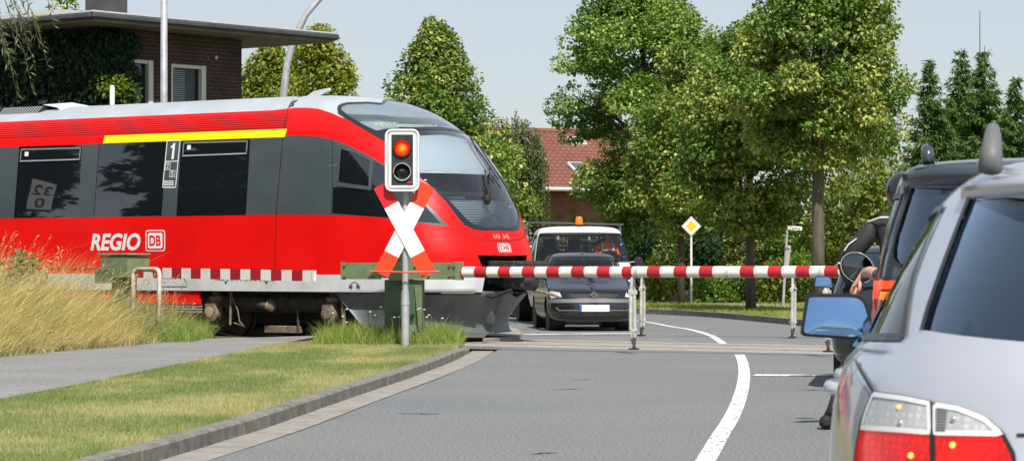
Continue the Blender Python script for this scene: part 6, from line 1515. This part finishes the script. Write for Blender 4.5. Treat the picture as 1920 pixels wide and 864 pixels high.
def colours(n, pal, pale=.2, shade=None):
    a, b, c = [np.array(x) for x in GREENS[pal]]; t = RNG.random((n, 1)); col = a * t + b * (1 - t)
    k = RNG.random(n) < pale; col[k] = c * RNG.uniform(.7, 1.15, (k.sum(), 1)); return np.clip(col * RNG.uniform(.8, 1.2, (n, 1)), 0, 1)
def crown(parent, clumps, per, lsize, pal, pale, droop=.35, name='crown', flat=.75, origin=None):
    """clumps: (x, y, z, radius) in the tree's own frame; leaves sit in the outer half of each clump, pale bracts clustered per clump"""
    Ps, Ds, Us, Ls, Ws, Cs = [], [], [], [], [], []
    for (x, y, z, r_) in clumps:
        n = int(per * (r_ / .55) ** 2 * random.uniform(.75, 1.25)); u = rnd_unit(n); rr = r_ * RNG.uniform(.35, 1.0, (n, 1)) ** .6
        p = np.array([x, y, z]) + u * rr * np.array([1, 1, flat]); p[:, 2] -= .25 * r_ * (np.hypot(u[:, 0], u[:, 1])) ** 2
        d = u * .6 + RNG.normal(size=(n, 3)) * .45; d[:, 2] -= droop; nn = u * .5 + np.array([0, 0, .9]) + RNG.normal(size=(n, 3)) * .35
        L = lsize * RNG.uniform(.65, 1.3, n)
        Ps.append(p); Ds.append(d); Us.append(nn); Ls.append(L); Ws.append(L * RNG.uniform(.65, .9, n)); Cs.append(colours(n, pal, pale * random.choice((.2, .8, 1.3, 1.9))) * random.uniform(.82, 1.18))
    c = lambda a: np.concatenate(a)
    return leaf_mesh(name, c(Ps), c(Ds), c(Us), c(Ls), c(Ws), np.clip(c(Cs), 0, 1), m_leaf, parent)
def tree(name, label, base, height, prof, pal, pale=.2, nclump=70, per=150, lsize=.13, trunk=.13, crown_z0=1.8, clr=(.35, .6), bark=None, group=None, lean=(0, 0), droop=.35, cat='tree', sx=1.0):
    """prof: (fraction of crown height, radius) outline"""
    t = thing(name, label, cat, base, random.uniform(0, 0), group)
    ch = height - crown_z0; fr = pchip([p[0] for p in prof], [p[1] for p in prof]); cl = []
    for _ in range(nclump):
        f = random.random(); R_ = fr(f); a = random.uniform(0, 2 * math.pi); q = math.sqrt(random.uniform(.10, 1.0)); r_ = random.uniform(*clr) * (1 if R_ > .6 else max(.45, R_ / .6))
        rr = max(0, R_ - r_ * .55) * q
        cl.append((math.cos(a) * rr * sx + lean[0] * f, math.sin(a) * rr + lean[1] * f, crown_z0 + ch * f - r_ * .2, r_))
    # trunk and limbs
    tt = [Vector((0, 0, -.1)), Vector((random.uniform(-.03, .03), 0, crown_z0 * .5)), Vector((lean[0] * .1, 0, crown_z0)), Vector((lean[0] * .5, lean[1] * .5, crown_z0 + ch * .5)), Vector((lean[0], lean[1], crown_z0 + ch * .93))]
    G().tube(tt, [trunk * 1.15, trunk, trunk * .9, trunk * .5, trunk * .12], 12).build('trunk', bark or m_bark, t, smooth=True)
    for k in range(min(14, nclump // 4)):
        c = cl[k * 3 % len(cl)]; z0 = max(crown_z0 * .9, c[2] - .8 - .4 * math.hypot(c[0], c[1])); f = min(max((z0 - crown_z0) / ch, 0), .9); s_ = Vector((lean[0] * f, lean[1] * f, z0)); e_ = Vector(c[:3])
        md = lerp(s_, e_, .5) + Vector((0, 0, .12)); G().tube([s_, md, e_], [trunk * .45 * (1 - f * .5), trunk * .28, trunk * .08], 6).build('limb', bark or m_bark, t, smooth=True)
    crown(t, cl, per, lsize, pal, pale, droop)
    return t
def base_at(px, d, z=.05): return Vector(((px - 960) / FPX * d, d, z))
OV = [(0, .35), (.12, .75), (.35, 1.0), (.6, .9), (.85, .55), (1, .12)]
def scl(p, r_): return [(a, b * r_) for a, b in p]
PYR = [(0, .75), (.12, 1.0), (.35, .9), (.6, .6), (.85, .26), (1, .05)]
RND = [(0, .55), (.2, .95), (.5, 1.0), (.75, .85), (.92, .5), (1, .15)]
LG = 'lime trees along the road'
tree('lime_tree', 'lime tree with pointed pyramid crown rising behind the train cab', base_at(815, 70), 7.45, scl(PYR, 2.9), 'linden', .34, 230, 330, .105, .14, 1.2, (.32, .55))
tree('oak_tree', 'large spreading broadleaf tree with dark thick trunk beside the tiled house', base_at(1238, 86), 10.2, scl([(0, .35), (.1, .6), (.3, .9), (.55, 1.08), (.8, .8), (1, .25)], 3.1), 'oak', .30, 250, 360, .115, .22, 1.9, (.4, .7), m_barkd, lean=(-.75, 0))
tree('lime_tree', 'slim lime tree behind the priority road sign', base_at(1277, 75), 7.2, scl(OV, 1.55), 'linden', .34, 100, 350, .105, .10, 2.2, (.35, .55), m_barkd)
tree('lime_tree', 'lime tree with slender trunk right of the priority road sign', base_at(1408, 66.5), 6.9, scl(OV, 1.95), 'linden', .36, 150, 360, .105, .115, 2.25, (.35, .58), lean=(-.15, 0))
tree('lime_tree', 'tall lime tree with mottled trunk beside the street name sign', base_at(1534, 62), 8.2, scl([(0, .5), (.12, .9), (.3, 1.0), (.6, .95), (.85, .75), (1, .5)], 2.05), 'linden', .38, 190, 370, .105, .14, 3.7, (.35, .6), lean=(.05, 0))
tree('maple_tree', 'yellow-green tree behind the overhanging flat roof', base_at(600, 84), 8.3, scl(RND, 1.4), 'golden', .35, 85, 330, .12, .12, 2.6, (.4, .65))
tree('maple_tree', 'bushy yellow-green tree behind the brick wall corner and street lamp', base_at(505, 88), 8.1, scl(RND, 1.6), 'golden', .3, 95, 330, .12, .12, 2.2, (.4, .65))
tree('poplar_tree', 'tree top showing above the signal box roof', base_at(125, 92), 10.4, scl(OV, 1.3), 'oak', .3, 50, 150, .15, .12, 5.5, (.35, .55))
tree('young_tree', 'small broadleaf tree with thin trunk beside the people carrier roof', base_at(1600, 78), 5.0, scl(RND, 1.5), 'yellow', .25, 60, 170, .13, .07, 1.4, (.35, .6))
tree('young_tree', 'loose leafy tree between tall lime and the spruces', base_at(1640, 88), 6.4, scl(OV, 1.5), 'oak', .2, 50, 120, .13, .09, 1.8, (.35, .55))
# spruces
def spruce(name, label, base, height, rad, seed):
    rs = np.random.default_rng(seed); t = thing(name, label, 'tree', base, 0, 'spruces behind the queue')
    G().tube([(0, 0, -.1), (0, 0, height * .5), (0, 0, height)], [.16, .09, .012], 8).build('trunk', m_barkd, t, smooth=True)
    Ps, Ds, Us, Ls, Ws, Cs = [], [], [], [], [], []; z = .6; lim = G()
    while z < height - .08:
        f = z / height; R_ = rad * (1 - f) ** 1.0 * rs.uniform(.8, 1.2) + .07; nb = 12 if f < .8 else 7
        for k in range(nb):
            a = rs.uniform(0, 2 * math.pi); ln = R_ * rs.uniform(.45, 1.15); m = max(4, int(ln / .03)); s_ = np.linspace(.1, 1, m)[:, None]
            dr = np.array([math.cos(a), math.sin(a), 0]); p = np.array([0, 0, z]) + dr * ln * s_ + np.array([0, 0, 1]) * (-.42 * ln * s_ + .40 * ln * s_ ** 2.2)
            if k % 3 == 0: lim.tube([Vector(p[0]), Vector(p[-1])], [.018, .004], 4)
            for j in range(3):
                q = p + rs.normal(size=p.shape) * .03; Ps.append(q); d = dr + rs.normal(size=p.shape) * .6; d[:, 2] -= .55; Ds.append(d); Us.append(rs.normal(size=p.shape) * .4 + np.array([0, 0, 1])); L = rs.uniform(.12, .30, m); Ls.append(L); Ws.append(L * .28)
                Cs.append(np.array([.105, .165, .05]) * rs.uniform(.6, 1.6, (m, 1)) + np.array([.03, .03, .0]) * rs.random((m, 1)) * (j == 0))
        z += rs.uniform(.13, .24)
    lo = lim.build('branches', m_barkd, t); lo['kind'] = 'stuff'
    c = np.concatenate; leaf_mesh('crown', c(Ps), c(Ds), c(Us), c(Ls), c(Ws), c(Cs), m_leaf, t)
for (px, d, py, rad, sd, lab) in ((1745, 98, 112, 2.3, 1, 'spruce tree nearest the lime trees, left of the two taller spruces'), (1803, 104, 92, 2.5, 2, 'tall slender spruce between the small spruce and the radio mast'), (1847, 100, 88, 2.6, 3, 'tallest spruce, directly behind the radio mast'), (1905, 96, 150, 2.6, 4, 'bushy spruce on the far side of the radio mast from the lime trees')):
    spruce('spruce_tree', lab, base_at(px, d), EYE + (HORIZ - py) * d / FPX, rad, sd)
# weeping birch: hanging strands
wb = base_at(970, 78); t = thing('weeping_birch', 'weeping birch with hanging strands between the train nose and the tiled house', 'tree', wb)
G().tube([(0, 0, -.1), (.05, 0, 2.2), (0, 0, 4.8)], [.13, .10, .03], 10).build('trunk', m_birchbark, t, smooth=True)
Ps, Ds, Us, Ls, Ws, Cs = [], [], [], [], [], []; stg = G()
for k in range(300):
    a = random.uniform(0, 2 * math.pi); r_ = .82 * math.sqrt(random.random()); hx_, hy_, hz_b = random.choice(((-.45, 0, -.1), (.35, .1, -.15), (.0, -.2, .1), (-.2, .3, -.25), (.55, -.1, -.5))); x, y = r_ * math.cos(a) * .55 + hx_ - .1, r_ * math.sin(a) * .7 + hy_; z1 = 5.35 + hz_b - .75 * (r_ / .82) ** 2 + random.uniform(-.25, .1); ln = random.uniform(1.2, 3.6); z0 = max(.4, z1 - ln); m = int((z1 - z0) / .035)
    zz = np.linspace(z1, z0, m); p = np.stack([np.full(m, x) + np.cumsum(RNG.normal(0, .006, m)), np.full(m, y) + np.cumsum(RNG.normal(0, .006, m)), zz], 1); p += RNG.normal(0, .015, p.shape)
    Ps.append(p); d = RNG.normal(size=p.shape) * .5; d[:, 2] -= 1; Ds.append(d); Us.append(RNG.normal(size=p.shape)); L = RNG.uniform(.06, .11, m); Ls.append(L); Ws.append(L * .55); Cs.append(colours(m, 'willow', .15) * random.uniform(.6, 1.25))
    if k % 5 == 0: stg.tube([(0, 0, min(4.6, z1 - .2)), (x * .6, y * .6, z1 + .12), (x, y, z1 - .1)], [.025, .015, .006], 4)
so = stg.build('boughs', m_birchbark, t); so['kind'] = 'stuff'
c = np.concatenate; leaf_mesh('crown', c(Ps), c(Ds), c(Us), c(Ls), c(Ws), c(Cs), m_leaf, t)
# hedge and shrubs
def bush(name, label, px, d, w, h, pal, pale=.25, per=150, lsize=.10, group='shrubs behind the far verge', z=.05, dp=.8, n=None, cr=(.24, .42)):
    b = base_at(px, d, z); t = thing(name, label, 'bush', b, 0, group); cl = []
    for k in range(n or int(14 + w * h * 7)):
        a = random.uniform(0, 2 * math.pi); q = math.sqrt(random.random()); f = random.random() ** .8; r_ = random.uniform(*cr)
        cl.append((math.cos(a) * q * (w / 2 - r_ * .5) * (1 - .35 * f * f), math.sin(a) * q * dp * (1 - .3 * f), .15 + f * (h - .35), r_))
    for k in range(4): G().tube([(random.uniform(-.1, .1), 0, -.1), (random.uniform(-.3, .3) * w, random.uniform(-.2, .2), h * .7)], [.03, .008], 5).build('stem', m_barkd, t)
    crown(t, cl, per, lsize, pal, pale, .2, 'foliage', .9); return t
for (px, d, w, h, pal, pale, lab) in ((1030, 92, 1.0, 2.6, 'bright', .5, 'bright yellow-green bush in front of the tiled house wall'), (1085, 90, 1.3, 2.75, 'bright', .5, 'taller bright yellow-green bush under the skylights of the tiled house'), (1140, 88, 1.4, 2.3, 'dark', .1, 'dark green bush behind the truck beacon'),
    (1215, 84, 1.4, 2.6, 'dark', .15, 'dark bush at the foot of the thick-trunked tree'), (1262, 82, 1.3, 2.3, 'shrub', .3, 'leafy bush behind the thin trunk near the priority sign'), (1320, 80.5, 1.5, 2.9, 'dark', .2, 'dark bush behind the priority sign post'), (1375, 82, 1.6, 3.2, 'shrub', .45, 'tall pale-flecked bush between two lime trunks'), (1432, 80, 1.4, 2.9, 'shrub', .4, 'bush behind the slender lime trunk'), (1478, 79, 1.5, 2.4, 'bright', .25, 'green bush behind the street name sign'), (1500, 76, 1.2, 1.5, 'bright', .2, 'low green bush below the street name plate'), (1450, 77, .9, 1.2, 'yellow', .3, 'low yellowish bush left of the leaning post'), (1545, 80, 1.5, 2.7, 'yellow', .3, 'bush behind the mottled lime trunk'), (1590, 82, 1.6, 3.0, 'bright', .3, 'green bush behind the motorcycle rider'), (1640, 84, 1.5, 3.4, 'yellow', .3, 'yellowish bush left of the people carrier'), (1335, 77.5, 1.3, .8, 'bright', .15, 'low bush spilling over the earth mound'), (1395, 78, 1.1, 1.1, 'shrub', .25, 'small bush right of the earth mound'), (1230, 79, 1.0, 1.3, 'golden', .3, 'low golden bush right of the white truck mirror'),
    (1700, 92, 1.8, 3.6, 'dark', .15, 'dark bush under the smallest spruce'), (1770, 92, 1.8, 3.4, 'shrub', .2, 'bush behind the people carrier roof rail'), (1850, 90, 1.8, 3.3, 'dark', .15, 'dark bush behind the silver roof rail'), (1910, 90, 1.8, 3.4, 'shrub', .2, 'bush behind the silver car roof'), (960, 90, 1.3, 2.4, 'shrub', .2, 'bush at the foot of the weeping birch'), (905, 84, 1.5, 2.6, 'dark', .15, 'dark bush right below the pyramid lime tree'), (840, 86, 1.6, 2.4, 'shrub', .2, 'bush behind the train windscreen')):
    bush('shrub', lab, px, d, w, h, pal, pale, 230)
for px, nm_ in ((1195, 'behind the dark bush at the thick trunk'), (1250, 'behind the thin lime trunk'), (1310, 'behind the priority sign'), (1370, 'behind the earth mound'), (1430, 'behind the slender lime trunk'), (1490, 'behind the street name sign'), (1555, 'behind the mottled lime trunk'), (1615, 'behind the small thin-trunked tree')):
    bush('backing_shrub', 'dense dark shrub in the rear row, ' + nm_, px, 91, 1.7, 3.0 if px < 1500 else 2.4, 'dark', .12, 260, .13, 'rear row of dark shrubs', .05, .9, 60)
# ivy on the signal box
iv = thing('ivy', 'dense dark ivy covering the corner of the brick signal box', 'climbing plant', C0, arz)
n1 = 9000
def ivy_edge(z):  # how far the ivy reaches along the window wall at height z
    return wall_s(250) + .25 * math.sin(z * 3.1) * .3 + .12 * math.sin(z * 9)
zz = RNG.uniform(.3, EZ - .05, n1); keep = []
xs = np.array([random.uniform(IN - .1, ivy_edge(z) + random.gauss(0, .05)) for z in zz]); pw = np.stack([xs, IN - RNG.uniform(.01, .20, n1), zz], 1)
n2 = 12000; pl_ = np.stack([IN - RNG.uniform(.01, .22, n2), RNG.uniform(IN - .1, IN + 4.6, n2), RNG.uniform(.3, EZ - .05, n2)], 1)
p = np.concatenate([pw, pl_]); nm = np.concatenate([np.tile([[0, -1, .25]], (n1, 1)), np.tile([[-1, 0, .25]], (n2, 1))]); d = RNG.normal(size=p.shape) * .5; d[:, 2] -= .8; L = RNG.uniform(.07, .15, len(p))
leaf_mesh('foliage', p, d, nm + RNG.normal(size=p.shape) * .45, L, L * .9, colours(len(p), 'ivy', .12), m_leaf, iv, .1)
for k in range(6): G().tube([(random.uniform(IN, 1.5), IN - .03, 0), (random.uniform(IN, 1.6), IN - .04, 3), (random.uniform(IN, 1.6), IN - .04, 5.8)], [.03, .02, .008], 5).build('stem', m_barkd, iv)
cl = [(wall_s(205) + random.uniform(-.45, .45), IN - .25 + random.uniform(-.1, .1), wall_z(205, 172) + random.uniform(-.35, .2), random.uniform(.14, .24)) for _ in range(12)]
sh = thing('elder_bush', 'bright green bush growing out in front of the ivy above the train roof', 'bush', C0, arz); crown(sh, cl, 420, .10, 'bright', .35, .2, 'foliage'); G().tube([(wall_s(205), IN - .3, 0), (wall_s(205), IN - .28, 4.0)], [.04, .015], 6).build('stem', m_barkd, sh)
# willow overhanging the top left corner, trunk outside the frame
wlo = Vector((-8.6, 36.5, .05)); wt = thing('willow_tree', 'willow whose narrow-leaved twigs hang into the top corner above the signal box', 'tree', wlo)
G().tube([(0, 0, -.1), (.2, 0, 2.2), (.8, -.1, 4.4)], [.2, .16, .05], 10).build('trunk', m_bark, wt, smooth=True)
Ps, Ds, Us, Ls, Ws, Cs = [], [], [], [], [], []; tw_ = G()
for k in range(90):
    x0 = random.uniform(-.6, 2.3); y0 = random.uniform(-.8, .8); z0 = random.uniform(4.2, 5.2) - .1 * x0; ln = random.uniform(.3, .8); m = int(ln / .03); s_ = np.linspace(0, 1, m)
    p = np.stack([x0 + .30 * s_ * ln + RNG.normal(0, .01, m), np.full(m, y0), z0 - ln * s_ ** 1.4], 1)
    if x0 > 1.55: p[:, 2] += .1
    Ps.append(p); d = np.tile([[.5, 0, -.6]], (m, 1)) + RNG.normal(size=p.shape) * .5; Ds.append(d); Us.append(RNG.normal(size=p.shape) + np.array([0, 0, 1])); L = RNG.uniform(.07, .13, m); Ls.append(L); Ws.append(L * .2); Cs.append(colours(m, 'willow', .3))
    tw_.tube([Vector(p[0]), Vector(p[m // 2]), Vector(p[-1])], [.006, .004, .002], 4)
for k in range(5): tw_.tube([(.8, -.1, 4.4), (1.4 - .3 * k, .1 * k, 4.9), (2.2 - .6 * k, .2 * k, 4.8)], [.03, .02, .006], 5)
to = tw_.build('twigs', m_bark, wt); to['kind'] = 'stuff'
c = np.concatenate; leaf_mesh('foliage', c(Ps), c(Ds), c(Us), c(Ls), c(Ws), c(Cs), m_leaf, wt, .1)
# unseen bushes added left of the frame to darken the train window reflections
for (x, y, w, h, lab) in ((-17.5, 42, 5.5, 9.0, 'unseen dark bush added for window reflections, left of the willow'), (-20, 47, 6, 9.5, 'tall unseen bush added for window reflections, furthest along the line'), (-16, 38.0, 5.0, 8.5, 'unseen dark bush added for window reflections, behind the hectometre board'), (-17.5, 34, 5.5, 9.0, 'unseen dark bush added for window reflections, left of the tall grass')):
    bush('reflection_bush', lab, 960 + x / y * FPX, y, w, h, 'dark', .1, 110, .34, 'unseen bushes added for the window reflections', .05, 1.8, 150, (.6, 1.0))
# ---- grass
def blades(name, P, hgt, wid, lean, colr, seg=2, label=None, parent=None, mat=m_grass):
    """P roots (n,3); lean (n,3) tip offset; tapered strips"""
    n = len(P); a = RNG.uniform(0, math.pi, n); S = np.stack([np.cos(a), np.sin(a) * .5, np.zeros(n)], 1) * wid[:, None] / 2
    rows_ = []
    for k in range(seg + 1):
        t = k / seg; c_ = P + np.stack([lean[:, 0] * t ** 1.8, lean[:, 1] * t ** 1.8, hgt * (t - .0) + lean[:, 2] * t ** 2.2], 1); w_ = (1 - t ** 1.5) * .92 + .08
        rows_ += [c_ - S * w_, c_ + S * w_]
    V = np.stack(rows_, 1).reshape(-1, 3); m = 2 * (seg + 1); b = (np.arange(n) * m)[:, None]; F = []
    for k in range(seg): F.append(np.concatenate([b + 2 * k, b + 2 * k + 1, b + 2 * k + 3, b + 2 * k + 2], 1))
    F = np.concatenate(F); o = mk(name, V, F, mat, parent)
    at_ = o.data.color_attributes.new('Col', 'FLOAT_COLOR', 'POINT'); c4 = np.concatenate([np.repeat(colr, m, 0), np.ones((m * n, 1))], 1).astype(np.float32); at_.data.foreach_set('color', c4.ravel())
    return o
def vnoise(x, y, s, seed=0):
    """smooth value noise for colour drifts"""
    r = np.random.default_rng(seed).random((64, 64)); u, v = x * s, y * s; i, j = np.floor(u).astype(int), np.floor(v).astype(int); fu, fv = u - i, v - j; fu = fu * fu * (3 - 2 * fu); fv = fv * fv * (3 - 2 * fv)
    g_ = lambda a, b: r[a % 64, b % 64]
    return (g_(i, j) * (1 - fu) + g_(i + 1, j) * fu) * (1 - fv) + (g_(i, j + 1) * (1 - fu) + g_(i + 1, j + 1) * fu) * fv
# mown lawn strip
n = 210000; yy = 15.5 + 24.2 * RNG.random(n) ** 1.0; xn = np.interp(yy, [p[1] for p in PNs], [p[0] for p in PNs]); xk = np.interp(yy, [p[1] for p in KB], [p[0] for p in KB]); f = RNG.random(n); xx = xn + (xk - xn) * f + RNG.normal(0, .012, n)
nz = .6 * vnoise(xx, yy * .35, 1.6, 3) + .4 * vnoise(xx, yy, 5, 4); dry = np.clip((nz - .35) * 2.6 + RNG.normal(0, .25, n), 0, 1)[:, None]
edgef = np.clip((f - .86) / .14, 0, 1)
col = np.array([.17, .225, .07]) * (1 - dry) + np.array([.42, .385, .185]) * dry; col *= RNG.uniform(.75, 1.2, (n, 1)); h = RNG.uniform(.025, .055, n) * (1 + .9 * edgef * RNG.random(n))
o = blades('lawn_grass', np.stack([xx, yy, np.full(n, .085)], 1), h, RNG.uniform(.003, .007, n), np.stack([RNG.normal(0, .018, n) + .012 * edgef, RNG.normal(0, .018, n), -.008 * np.ones(n)], 1), np.clip(col, 0, 1), 1)
tag(o, 'mown yellow-green lawn strip between kerb and path', 'grass', kind='stuff')
# tall dry grass beyond the path
n = 70000; yy = 27 + 17.5 * RNG.random(n) ** .8; xf = np.interp(yy, [p[1] for p in PFs], [p[0] for p in PFs]); ww = RNG.random(n) ** 1.35 * 3.6; xx = xf - .02 - ww
kp_ = (xx * .595 + 0 * yy > -99); tp_ = np.array([(x_ - TLOC[0]) * _ts - (y_ - TLOC[1]) * _tc for x_, y_ in zip(xx, yy)]); ok = tp_ > 1.85; xx, yy, ww = xx[ok], yy[ok], ww[ok]; n = len(xx)
rise = np.clip(ww / .8, .16, 1); nz = vnoise(xx, yy, 1.1, 8); grn = np.clip((nz - .52) * 3 + RNG.normal(0, .3, n), 0, 1)[:, None]; near_tr = np.clip((yy - 38.2) / 1.5, 0, 1)[:, None]; grn = np.clip(np.maximum(grn * .8, near_tr * RNG.random((n, 1)) * 1.3), 0, 1)
col = np.array([.68, .55, .26]) * (1 - grn) + np.array([.14, .21, .04]) * grn; col *= RNG.uniform(.65, 1.25, (n, 1))
hmax = 1.6 - .78 * near_tr[:, 0]; h = RNG.uniform(.30, 1.0, n) * rise ** .6 * hmax
o = blades('tall_grass', np.stack([xx, yy, np.full(n, .07)], 1), h, RNG.uniform(.006, .013, n), np.stack([RNG.normal(.34, .38, n) * h, RNG.normal(-.15, .25, n) * h, -RNG.uniform(.05, .75, n) * h], 1), np.clip(col, 0, 1), 5)
tag(o, 'tall dry straw-coloured grass leaning over the edge of the path', 'grass', kind='stuff')
# loose strands lying across it in every direction
n = 9000; yy = 27.5 + 14 * RNG.random(n); xf = np.interp(yy, [p[1] for p in PFs], [p[0] for p in PFs]); ww = RNG.random(n) ** 1.2 * 3.0; xx = xf + .06 - ww
tp_ = np.array([(x_ - TLOC[0]) * _ts - (y_ - TLOC[1]) * _tc for x_, y_ in zip(xx, yy)]); ok = tp_ > 1.9; xx, yy, ww = xx[ok], yy[ok], ww[ok]; n = len(xx); h = RNG.uniform(.5, 1.35, n) * np.clip(ww / .7, .3, 1) - .35 * np.clip((yy - 38) / 2, 0, 1); h = np.clip(h, .2, 2)
gg = (RNG.random((n, 1)) < .3); col = np.where(gg, np.array([.20, .27, .06]), np.array([.76, .66, .40])) * RNG.uniform(.4, 1.15, (n, 1))
o = blades('loose_grass', np.stack([xx, yy, np.full(n, .07)], 1), h, RNG.uniform(.006, .017, n), np.stack([RNG.normal(.35, .65, n) * h, RNG.normal(-.25, .35, n) * h, -RNG.uniform(.1, .95, n) * h], 1), np.clip(col, 0, 1), 6); tag(o, 'loose bent straws lying over the tall dry grass', 'grass', kind='stuff')
# growth added beyond the rails to cover bright ground seen under the train
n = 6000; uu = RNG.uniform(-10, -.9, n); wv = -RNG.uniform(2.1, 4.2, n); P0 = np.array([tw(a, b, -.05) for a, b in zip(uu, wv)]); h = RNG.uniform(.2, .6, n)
o = blades('dark_fill_growth', P0, h, RNG.uniform(.012, .03, n), np.stack([RNG.normal(0, .3, n) * h, RNG.normal(0, .2, n) * h, -RNG.uniform(0, .3, n) * h], 1), np.array([.07, .10, .03]) * RNG.uniform(.6, 1.3, (n, 1)), 3); tag(o, 'added dark growth filling the gap behind the train wheels', 'grass', kind='stuff')
# seed stalks standing above it
n = 900; yy = 28 + 15 * RNG.random(n); xf = np.interp(yy, [p[1] for p in PFs], [p[0] for p in PFs]); xx = xf - .35 - RNG.random(n) * 2.8
tp_ = np.array([(x_ - TLOC[0]) * _ts - (y_ - TLOC[1]) * _tc for x_, y_ in zip(xx, yy)]); ok = tp_ > 1.9; xx, yy = xx[ok], yy[ok]; n = len(xx); h = RNG.uniform(.9, 1.6, n) - np.clip((yy - 38) / 4, 0, .5)
lx = RNG.normal(.14, .12, n); P0 = np.stack([xx, yy, np.full(n, .07)], 1); col = np.array([.52, .42, .20]) * RNG.uniform(.7, 1.2, (n, 1))
o = blades('grass_stalks', P0, h, np.full(n, .008), np.stack([lx, RNG.normal(0, .08, n), -.05 * np.ones(n)], 1), col, 4); tag(o, 'long seed stalks standing above the dry grass', 'grass', kind='stuff')
tip = P0 + np.stack([lx, np.zeros(n), h - .05], 1); m = 7
pp = np.repeat(tip, m, 0) + np.stack([np.repeat(lx, m) * .1, np.zeros(n * m), 0 * np.zeros(n * m)], 1) - np.stack([np.tile(np.linspace(0, .05, m), n), np.zeros(n * m), np.tile(np.linspace(0, .14, m), n)], 1); d = RNG.normal(size=pp.shape) * .4 + np.array([.4, 0, .6])
o = leaf_mesh('grass_ears', pp, d, RNG.normal(size=pp.shape), RNG.uniform(.03, .06, n * m), RNG.uniform(.010, .018, n * m), np.repeat(col, m, 0), m_grass); tag(o, 'straw-coloured seed heads at the tips of the tall grass', 'grass', kind='stuff')
# weeds round the signal and barrier post
def weeds(name, label, xr, yr, n, hr, dry=.2, kerbed=True):
    yy = RNG.uniform(*yr, n); xx = RNG.uniform(*xr, n); ok = np.ones(n, bool)
    if kerbed:
        xk = np.interp(yy, [p[1] for p in KB], [p[0] for p in KB]); ok = xx < xk - .02
    tp_ = np.array([(x_ - TLOC[0]) * _ts - (y_ - TLOC[1]) * _tc for x_, y_ in zip(xx, yy)]); ok &= tp_ > 1.62; xx, yy = xx[ok], yy[ok]; n = len(xx)
    g_ = RNG.random((n, 1)); col = np.array([.13, .24, .03]) * g_ + np.array([.22, .30, .05]) * (1 - g_); k = RNG.random(n) < dry; col[k] = np.array([.40, .34, .12]); h = RNG.uniform(*hr, n) * (.5 + .8 * vnoise(xx, yy, 3, 12))
    o = blades(name, np.stack([xx, yy, np.full(n, .075)], 1), h, RNG.uniform(.005, .012, n), np.stack([RNG.normal(.0, .45, n) * h, RNG.normal(0, .3, n) * h, -RNG.uniform(.0, .3, n) * h], 1), np.clip(col * RNG.uniform(.75, 1.2, (n, 1)), 0, 1), 3)
    return tag(o, label, 'grass', kind='stuff')
weeds('weeds', 'green weeds and grass tufts round the foot of the signal post', (-2.75, -.45), (38.3, 40.6), 9000, (.08, .36))
weeds('weeds', 'fresh green grass at the tip of the tall dry grass beside the rails', (-5.6, -4.55), (39.6, 42.6), 3500, (.12, .42), .1, False)
# umbels above the weeds
for k in range(16):
    x, y = random.uniform(-2.6, -.7), random.uniform(38.4, 39.4); z = random.uniform(.30, .55)
    u_ = thing('white_umbel', 'small white flower umbel on a thin stalk among the weeds by the signal post', 'flower', (x, y, .07), 0, 'umbels by the signal post')
    G().tube([(0, 0, 0), (random.uniform(-.04, .04), 0, z)], .004, 4).build('stalk', m_leafst if False else M('stalk_green', (.14, .2, .05), .7) if k == 0 else bpy.data.materials['stalk_green'], u_)
    G().lathe((0, 0, z), (0, 0, 1), [(-.006, .004), (.004, .022), (.010, .018), (.012, .004)], 8).build('flower_head', m_white, u_, smooth=True)
# broad-leaved weed clump at the edge of the dry grass on the far left
cl = [(random.uniform(-.5, .5), random.uniform(-.3, .3), random.uniform(.7, 1.45), random.uniform(.12, .22)) for _ in range(16)]
wd = thing('weed_clump', 'tall narrow-leaved weed clump rising from the dry grass at the edge', 'plant', (-7.55, 42.2, .07)); crown(wd, cl, 260, .12, 'willow', .3, .1, 'foliage'); G().tube([(0, 0, 0), (.05, 0, 1.3)], [.015, .005], 5).build('stem', m_bark, wd)
# far verge turf
n = 42000; k = RNG.integers(0, len(RF) - 1, n); t_ = RNG.random(n); rx = np.array([p[0] for p in RF]); ry = np.array([p[1] for p in RF]); bx, by = rx[k] * (1 - t_) + rx[k + 1] * t_, ry[k] * (1 - t_) + ry[k + 1] * t_; o1 = RNG.random(n) * 9; xx, yy = bx + .2 + o1 * .8, by + .1 + o1 * .6
nz = vnoise(xx, yy, .8, 21)[:, None]; col = np.array([.14, .21, .04]) * (1 - nz) + np.array([.36, .36, .10]) * nz
ok = ~np.array([inpoly((x_, y_), [(p.x, p.y) for p in fp]) for x_, y_ in zip(xx, yy)]); xx, yy, col = xx[ok], yy[ok], col[ok]; n = len(xx)
o = blades('far_grass', np.stack([xx, yy, np.full(n, .085)], 1), RNG.uniform(.04, .10, n), RNG.uniform(.010, .02, n), np.stack([RNG.normal(0, .03, n), RNG.normal(0, .03, n), np.zeros(n)], 1), np.clip(col * RNG.uniform(.8, 1.2, (n, 1)), 0, 1), 1)
tag(o, 'short grass on the verge beyond the crossing', 'grass', kind='stuff')
